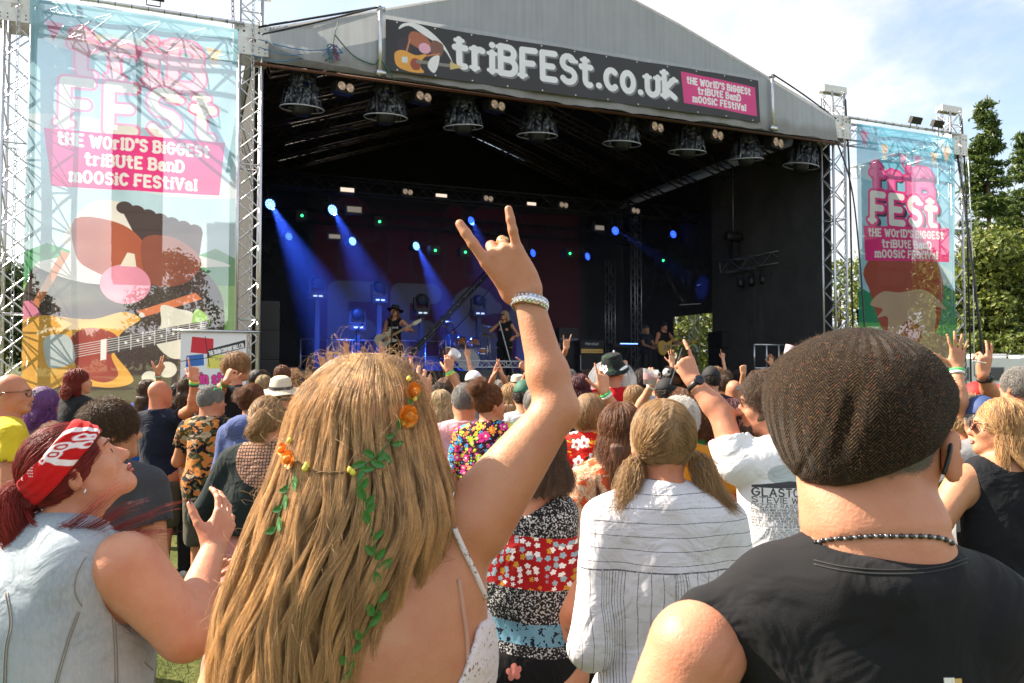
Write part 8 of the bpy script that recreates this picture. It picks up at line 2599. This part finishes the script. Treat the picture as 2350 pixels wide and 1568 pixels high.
for k in range(2): fc.tube([p + np.array([.0016 * math.cos(i_ * .9 + k * 3.1), 0, .0016 * math.sin(i_ * .9 + k * 3.1)]) for i_, p in enumerate(sp_)], .0011, 5)
fc.build('twisted_wire', TWIG, crown_o)
def leafmesh():
    me = bpy.data.meshes.new('leaf')
    o = [(0, 0), (.25, .19), (.5, .24), (.78, .16), (1, 0), (.78, -.16), (.5, -.24), (.25, -.19)]
    mid = [(0, 0, 0), (.5, 0, -.06), (1, 0, .02)]
    me.from_pydata([(x, y, .06 * abs(y) * 3) for x, y in o] + [(.5, 0, -.05)], [], [(0, 1, 2, 8), (8, 2, 3, 4), (0, 8, 6, 7), (8, 4, 5, 6)]); me.materials.append(LEAFG); return me
LM = leafmesh()
def leaf(px, py, ang, L, par=None):
    p, n = hs_pt(px, py, .007)
    o = bpy.data.objects.new('leaf', LM); COL.link(o); o.parent = crown_o
    X_ = Vector((math.cos(ang), 0, math.sin(ang))); N_ = Vector(n); X_ = (X_ - N_ * X_.dot(N_) + N_ * .25).normalized(); Y_ = N_.cross(X_).normalized(); Z_ = X_.cross(Y_)
    M = Matrix((X_, Y_, Z_)).transposed().to_4x4(); M.translation = Vector(p)
    o.matrix_local = M @ Matrix.Diagonal((L * .9, L * .9, L * .9, 1))
def rose(px, py, s):
    p, n = hs_pt(px, py, .009)
    N_ = Vector(n); a = N_.orthogonal().normalized(); b = N_.cross(a); mb = MB()
    for ring, (r_, h_, k_) in enumerate(((s, 0, 6), (s * .72, s * .35, 5), (s * .42, s * .6, 4))):
        for k in range(k_):
            an = k * 6.283 / k_ + ring
            d0 = a * math.cos(an) + b * math.sin(an); t0 = a * -math.sin(an) + b * math.cos(an)
            c0 = Vector(p) + N_ * h_
            mb.add([c0, c0 + d0 * r_ * .55 - t0 * r_ * .5 + N_ * s * .12, c0 + d0 * r_ - t0 * r_ * .35 + N_ * s * .42, c0 + d0 * r_ * 1.05 + t0 * r_ * .35 + N_ * s * .42, c0 + d0 * r_ * .55 + t0 * r_ * .5 + N_ * s * .12], [(0, 1, 2, 3, 4)])
    mb.lathe(Vector(p) + N_ * s * .3, [(s * .5, 0), (s * .45, s * .5), (s * .2, s * .8), (0, s * .7)], 10, N_)
    mb.build('rose', ROSEO, crown_o)
def bud(px, py, s, m=BUDY):
    p, n = hs_pt(px, py, .007); mb = MB(); mb.lathe(p, [(0, -s), (s * .8, -s * .5), (s, 0), (s * .7, s * .9), (0, s * 1.5)], 8, (random.uniform(-.5, .5), 0, 1)); mb.build('bud', m, crown_o)
for a in ((945, 897, .0135), (932, 955, .0165), (655, 1032, .0115), (668, 1054, .0135)): rose(*a)
for a in ((938, 870, .004), (952, 916, .004), (938, 975, .004), (926, 972, .004), (946, 974, .0035), (700, 1076, .0048), (704, 1070, .0045), (804, 1080, .0045), (810, 1086, .0045), (664, 1012, .004)): bud(*a)
for a in ((952, 918, .6, .020), (918, 985, 1.9, .022), (905, 1000, 3.2, .020), (898, 1022, .2, .022), (885, 1036, 3.9, .024), (880, 1040, -.9, .022), (862, 1050, 2.6, .026), (850, 1060, -.3, .026), (842, 1062, 3.3, .026), (826, 1078, .1, .024), (835, 1075, -2.0, .022), (940, 930, 2.2, .016)): leaf(*a)
vr = [(826, 1078), (822, 1100), (828, 1125), (838, 1150), (842, 1180), (848, 1205), (858, 1240), (862, 1275), (868, 1310), (870, 1345), (868, 1385), (858, 1415), (846, 1440), (826, 1470), (806, 1500), (794, 1530), (786, 1568), (780, 1600)]
vl = [(672, 1066), (676, 1092), (664, 1115), (655, 1135), (648, 1160), (640, 1185), (634, 1210)]
for vv in (vr, vl):
    mb = MB(); mb.tube(spline([hs_pt(*q_)[0] for q_ in vv], 4, False), .0012 if vv is vl else .0017, 5); mb.build('vine', VINE, crown_o)
sgn = 1
for k_, (x, y) in enumerate(vr[2:]):
    leaf(x, y, (.9 if sgn > 0 else 2.2) + random.uniform(-.25, .25), random.uniform(.022, .030)); sgn = -sgn
    if k_ % 4 == 1: leaf(x + 2, y + 12, (1.0 if sgn > 0 else -.6), random.uniform(.018, .026))
for x, y in vl[1:]:
    leaf(x, y, -.9 if sgn > 0 else 3.6, random.uniform(.018, .026)); sgn = -sgn
    leaf(x, y + 8, 3.3 if sgn > 0 else -1.2, .02)
pE, nE = hs_pt(1036, 1150, .004)
mb = MB(); mb.lathe(pE, [(0, -.006), (.004, -.003), (.0045, .002), (0, .006)], 8); mb.tube([pE, np.array(pE) + [.004, 0, .014]], .001); mb.build('earring', mat('bright_silver'), root)

# --- woman in the red bandana and pale denim waistcoat
DB = 1.78
DEN = C('pale_denim', (.4, .45, .5), p_denim, lo=(.30, .37, .43), hi=(.50, .56, .61))
ban = Print(.20, .16, 900, (0, 0, 0, 0)); ban.a[..., :3] = (.78, .70, .70)
wk = (.80, .74, .74, 1); rk = (.50, .01, .012, 1)
ban.ell(.120, .095, .036, .046, wk, .35); ban.ell(.120, .095, .024, .034, rk, .35)
for (x, y) in ((.105, .075), (.125, .095), (.135, .118), (.115, .112), (.108, .090)):
    ban.ell(x, y, .010, .010, wk); ban.ell(x, y, .006, .006, rk); ban.ell(x, y, .003, .003, wk)
for i_, ch in enumerate('ROSES'):
    an = math.radians(-62 + i_ * 27); ban.text(ch, .120 + .0315 * math.cos(an) * 1.0, .090 + .041 * math.sin(an), .0085, rk, .16, slab=False, rot=an + 1.57)
for k in range(9):
    for j in range(3): ban.ell(.072 + j * .004 - k * .001, .03 + k * .006, .0014, .0014, wk)
ban.poly([(.055, .02), (.058, .02), (.052, .075), (.049, .075)], wk)
ban.segs([(.088, .062, .094, .070), (.094, .070, .100, .064), (.100, .064, .096, .056), (.096, .056, .088, .062)], .003, wk)
ban.text('LA', .02, .03, .03, wk, .14, slab=False, rot=.5)
bw = person('red-haired woman in a printed red bandana and pale denim waistcoat', 160, 958, DB, yaw=-38, hyaw=-24, hp=-31, hr=0, sex='f', fat=1.9, tone=.12, red=.15, vox=.0052, hk=.94, face=dict(lip=1), neck=1.15,
            hair=('tie', 'burg', dict(tie=[(.1, -.97, -.12)], n=9000, rad=.0005, lift=.014, curl=.25, lumps=[((.0, -.125, -.01), (.03, .035, .03)), ((.0, -.165, -.10), (.035, .03, .09)), ((.005, -.165, -.18), (.03, .025, .07))],
                                       tail=[[(0, -.11, .0), (.0, -.15, .01), (.005, -.18, -.04), (.01, -.18, -.13), (.02, -.165, -.22), (.035, -.15, -.29)]])),
            shirt=('vest', DEN, dict(hem=.50, e=.024, cut=.22, hole=1.0)), bottom=('jeans', BLK),
            arms=dict(R=dict(s=(288, 1302, 1.70), e=(425, 1452, 1.72), w=(488, 1262, 1.94), pose=([(14, 24, 14), (18, 26, 16), (20, 28, 16), (24, 28, 16)], (40, 24, 12), 7), d=(.08, .62, .78), n=(-.85, .2, -.35), nails=NAIL_D, r=(.075, .058, .046, .028)), L=dict(wl=(-.1, .32, 1.12), pose='open', d=(.5, .6, .6), n=(1, 0, 0))))
rg = np.random.default_rng(9); nS = 300
cp = spline([bw['W'](*q_) for q_ in ((.0, -.14, -.03), (.05, -.14, -.10), (.11, -.09, -.150), (.155, -.02, -.165), (.175, .04, -.175), (.18, .075, -.20))], 4, False)
tS = np.linspace(0, 1, len(cp))[None, :, None]
cl_ = rg.normal(size=(9, 1, 3))[rg.integers(0, 9, nS)]
cut_ = rg.uniform(.55, 1, (nS, 1, 1))
SP = cp[None] * 1.0 + (cl_ * [.01, .012, .016] + rg.normal(size=(nS, 1, 3)) * .005) * (.5 + 1.2 * tS) + cl_ * .018 * tS ** 2
SP = SP[:, :1] + (SP - SP[:, :1]) * 1.0
idx_ = (np.linspace(0, 1, len(cp))[None] * cut_[:, :, 0] * (len(cp) - 1)).round().astype(int)
SP = np.take_along_axis(SP, idx_[..., None].repeat(3, 2), 1)
curves('blown_hair', SP, np.full(nS, .0006), hcol('burg'), bw['root'], .3)
Bd = Sdf(); hc_, RH_, hs_ = bw['hc'], bw['RH'], bw['hs']
Bd.ell(bw['W'](*CR_C), (CR_R + .018) * hs_, RH_)
nb_ = RH_ @ np.array([0, -.36, .93])
Bd.plane(bw['W'](0, .0, .088), nb_, .003); Bd.plane(bw['W'](0, .0, .012), -nb_, .003)
Bd.ell(bw['W'](.01, -.10, -.075), (.03, .02, .022), k=.01)
Bd.post = lambda X, D_: D_ + .0016 * np.sin((X @ nb_) * 330 + 3 * _n3(X, 20))
V, Q = polygonize(Bd, .0045)
ban_o = link('bandana', npmesh('bandana', V, Q), bw['root'], [])
pc, _n = Skin(ban_o).hit(200, 1018)

pc = pc or Vector(bw['W'](.07, .04, .05))
ban_o.data.materials.append(C('bandana_red', (.55, .012, .014), p_tshirt, im=ban.image('bandana_print'), rect=(pc[0] - .120, pc[2] - .095, pc[0] + .08, pc[2] + .065), back=None))
sk = Skin(kid(bw['root'], 'shirt'))
STI = mat('stitching', (.24, .22, .18), .8)
for ln in ([(178, 1404), (158, 1458), (142, 1510), (124, 1575)], [(184, 1404), (164, 1458), (148, 1510), (130, 1575)], [(257, 1417), (262, 1488), (264, 1575)], [(263, 1417), (268, 1488), (270, 1575)], [(12, 1360), (22, 1429), (12, 1488), (8, 1575)], [(18, 1360), (28, 1429), (18, 1488), (14, 1575)], [(330, 1520), (352, 1538), (385, 1560)], [(188, 1392), (172, 1360), (176, 1320), (196, 1280)]):
    pts = []
    for q_ in spline(ln, 5, False):
        p, n = sk.hit(*q_)
        if p: pts.append(p + n * .0008)
    if len(pts) > 3: mb = MB(); mb.tube(pts, .0012, 4); mb.build('seam', STI, bw['root'])
mb = MB(); q_ = bw['W'](.090, -.006, -.052)
mb.lathe(q_, [(.006, -.001), (.0075, 0), (.006, .001)], 12, (.2, 1, 0)); mb.build('earring', mat('bright_silver'), bw['root'])

# --- man in the tweed cap and black sleeveless T-shirt
DM = 1.04
def capshirt(T, nk, nr, e):
    for s_ in (-1, 1): T.cone(nk + (0, -.03, -.012), (s_ * .205, -.012, nk[2] - .068), .048, .044, k=.04)
    T.cone(nk + (-nr * .5, -.03, -.006), nk + (nr * .5, -.03, -.006), .064, k=.03)
    T.plane(nk + (0, -.1, .026), (0, -.30, 1), .006)


def capman(S, W, hc, RH, nk, nr):
    RE = RH @ np.array(Matrix.Rotation(math.radians(-12), 3, 'X') @ Matrix.Rotation(math.radians(-38), 3, 'Z'))
    S.ell(W(.100, -.016, -.016), (.0085, .022, .034), RE, .004); S.ell(W(.106, -.004, -.012), (.006, .012, .022), RE, .005, 's'); S.cone(W(.088, -.034, .012), W(.088, -.036, -.036), .006, k=.006, op='s')
    S.cone(nk + (-nr * .5, -.03, .06), nk + (nr * .5, -.03, .055), .035, k=.05)
    S.cone(nk + (-nr * .5, -.03, -.01), nk + (nr * .5, -.03, -.01), .045, k=.04)
    z1, z2 = nk[2] + .052, nk[2] + .022
    def post(X, D_):
        g1 = np.exp(-((X[:, 2] - z1 - .010 * np.sin(X[:, 0] * 16 + 1)) / .0035) ** 2) * .0028
        g2 = np.exp(-((X[:, 2] - z2 + .4 * X[:, 0] * X[:, 0] * 8) / .004) ** 2) * .0022
        return D_ + (g1 + g2) * (X[:, 1] < 0) + .0006 * _n3(X, 60)
    S.post = post


cm = person('man in a brown tweed flat cap, bead necklace and black sleeveless T-shirt', 1990, 772, DM, yaw=-7, hyaw=-19, hr=3, hp=0, fat=1.15, xs=capman, tone=.12, red=.28, vox=.0055, neck=1.33, hair=('buzz', 'grey', dict(n=7000, rad=.00032)),
            shirt=('vest', BLK, dict(e=.012, hem=.5, cut=.02, hole=1.12, xt=capshirt)), arms=dict(L=dict(s=(1598, 1492, 1.03), el=(-.33, -.03, 1.12), wl=(-.3, .12, .9), r=(.062, .052, .048, .032)), R=dict(s=(2400, 1440, 1.03), el=(.30, -.03, 1.12), wl=(.28, .12, .9), r=(.062, .052, .048, .032))), bottom=('jeans', DNM), H=at(0, 772, DM)[2])
K_ = Sdf(); W_ = cm['W']; RH_ = cm['RH']
def ke(p, r, k=.03, pitch=0, roll=0): K_.ell(W_(*p), np.array(r), RH_ @ np.array(Matrix.Rotation(math.radians(pitch), 3, 'X') @ Matrix.Rotation(math.radians(roll), 3, 'Y')), k)
ke((-.004, -.022, .022), (.112, .126, .108), .02, 12)
ke((-.02, .02, .052), (.112, .132, .075), .04, -6, -6)
ke((.045, .08, .035), (.085, .085, .048), .04, -10, 8)
ke((.035, .135, .02), (.078, .06, .014), .014, -14, 6)
K_.plane(W_(-.05, -.10, -.070), RH_ @ np.array([.42, .36, -.83]), .010)
hcC, hcR = cm['hc'], RH_
def capfold(X, D_):
    Y = (X - hcC) @ hcR
    x, y, z = Y[:, 0], Y[:, 1], Y[:, 2]
    seam = np.exp(-((x + .045 + .25 * z * z * 10 - .03 * np.sin(z * 16)) / .0022) ** 2) * .0022
    f1 = np.exp(-((x + .018 - z * .20) / .010) ** 2) * np.clip((z + .03) * 14, 0, 1) * np.clip((.085 - z) * 14, 0, 1) * .0115
    f2 = np.exp(-((x - .022 - z * .30) / .014) ** 2) * np.clip((z + .02) * 10, 0, 1) * np.clip((.07 - z) * 14, 0, 1) * .008
    return D_ + (seam + f1 + f2) * (y < .05) + .0022 * _n3(X, 26) + .0006 * _n3(X, 170)
K_.post = capfold
V, Q = polygonize(K_, .0042)
TWD = C('brown_tweed', (.05, .03, .02), p_tweed, fold=.25, rough=.95, c=tuple(float(q_) for q_ in cm['W'](0, -.01, .01)))
cap_o = link('flat_cap', npmesh('flat_cap', V, Q), cm['root'], TWD)
# wool fuzz standing off the cap
rg = np.random.default_rng(11)
me = cap_o.data; nf = len(Q); fi = rg.integers(0, nf, 9000)
Vv = np.asarray(V); c4 = Vv[Q[fi]]; ctr = c4.mean(1); nn = np.cross(c4[:, 2] - c4[:, 0], c4[:, 3] - c4[:, 1]); nn /= np.linalg.norm(nn, axis=1)[:, None] + 1e-12
if ((ctr - hcC) * nn).sum() < 0: nn = -nn
sd_ = rg.normal(size=(9000, 3)) * .8
L_ = rg.uniform(.001, .0032, (9000, 1, 1)); t = np.linspace(0, 1, 4)[None, :, None]
curves('wool_fuzz', ctr[:, None] + (nn[:, None] * t + sd_[:, None] * t * t) * L_, np.full(9000, .00011), hair_mat('wool', (.05, .03, .018), (.25, .16, .09), .8), cap_o)
mb = MB(); mb.tube(spline([tuple(W_(.080, .06, .006)), tuple(W_(.093, .02, .004)), tuple(W_(.0965, -.022, .0)), tuple(W_(.094, -.040, -.016)), tuple(W_(.089, -.046, -.036))], 4, False), .0028, 6); mb.build('glasses', mat('strap_black'), cm['root'])
# beads
nk, nr = cm['nk'], cm['nr']
BB, BS = mat('black_bead', (.008, .008, .01), .12, coat=.8), mat('steel_bead', (.5, .52, .55), .15, 1.0)
sk = Skin(cm['body'])
bp = [(1850, 1264), (1862, 1252), (1880, 1244), (1905, 1238), (1940, 1234), (1980, 1231), (2030, 1230), (2080, 1231), (2120, 1232), (2150, 1235), (2170, 1240), (2183, 1248)]
path = []
for q_ in spline(bp, 16, False):
    p, n = sk.hit(*q_)
    if p and n: path.append(np.array(p + n * .0022))
path = np.array(path); sl = np.r_[0, np.cumsum(np.linalg.norm(np.diff(path, axis=0), axis=1))]
def bead_mesh(r, m):
    b = MB(); b.lathe((0, 0, 0), [(0, -r * .8), (r * .75, -r * .62), (r, 0), (r * .75, r * .62), (0, r * .8)], 10, (0, 1, 0)); me = bpy.data.meshes.new('bead'); me.from_pydata(b.v, [], b.f); me.polygons.foreach_set('use_smooth', [True] * len(b.f)); me.materials.append(m); return me
bms = [bead_mesh(.0036, BB), bead_mesh(.0028, BS)]
mb = MB(); mb.tube([tuple(p) for p in path[::4]], .0008, 4); neck_o = mb.build('necklace', BB, cm['root'])
d = 0; k = 0
while d < sl[-1]:
    p = np.array([np.interp(d, sl, path[:, j]) for j in range(3)]); q2 = np.array([np.interp(d + .002, sl, path[:, j]) for j in range(3)])
    o = bpy.data.objects.new('bead', bms[k % 2]); COL.link(o); o.parent = neck_o; o.location = p
    o.rotation_euler = Vector(q2 - p).to_track_quat('Y', 'Z').to_euler() if np.linalg.norm(q2 - p) > 1e-5 else (0, 0, 0)
    d += .0060 if k % 2 else .0055; k += 1
sk2 = Skin(kid(cm['root'], 'shirt'))
for dy in (0, 9):
    pts = []
    for q_ in spline([(1868, 1286 + dy), (1930, 1300 + dy), (2010, 1308 + dy), (2100, 1308 + dy), (2170, 1298 + dy), (2220, 1282 + dy)], 5, False):
        p, n = sk2.hit(*q_)
        if p: pts.append(p + n * .0005)
    if len(pts) > 3: mb = MB(); mb.tube(pts, .0009, 4); mb.build('seam', mat('dark_thread', (.03, .03, .03), .7), cm['root'])
for i_, q_ in enumerate(((2178, 1564), (2195, 1566))):
    p, n = sk2.hit(*q_)
    if p:
        mb = MB(); N_ = n.normalized(); a = N_.cross(Vector((0, 0, 1))).normalized(); b = a.cross(N_)
        mb.prism([p + N_ * .0004 + a * x * .006 + b * z * .004 for x, z in ((-1, -1), (1, -1), (1, 1), (-1, 1))], N_ * .0006); mb.build('printed_mark', mat('mark%d' % i_, [(.8, .78, .72), (.6, .4, .12)][i_], .6), cm['root'])
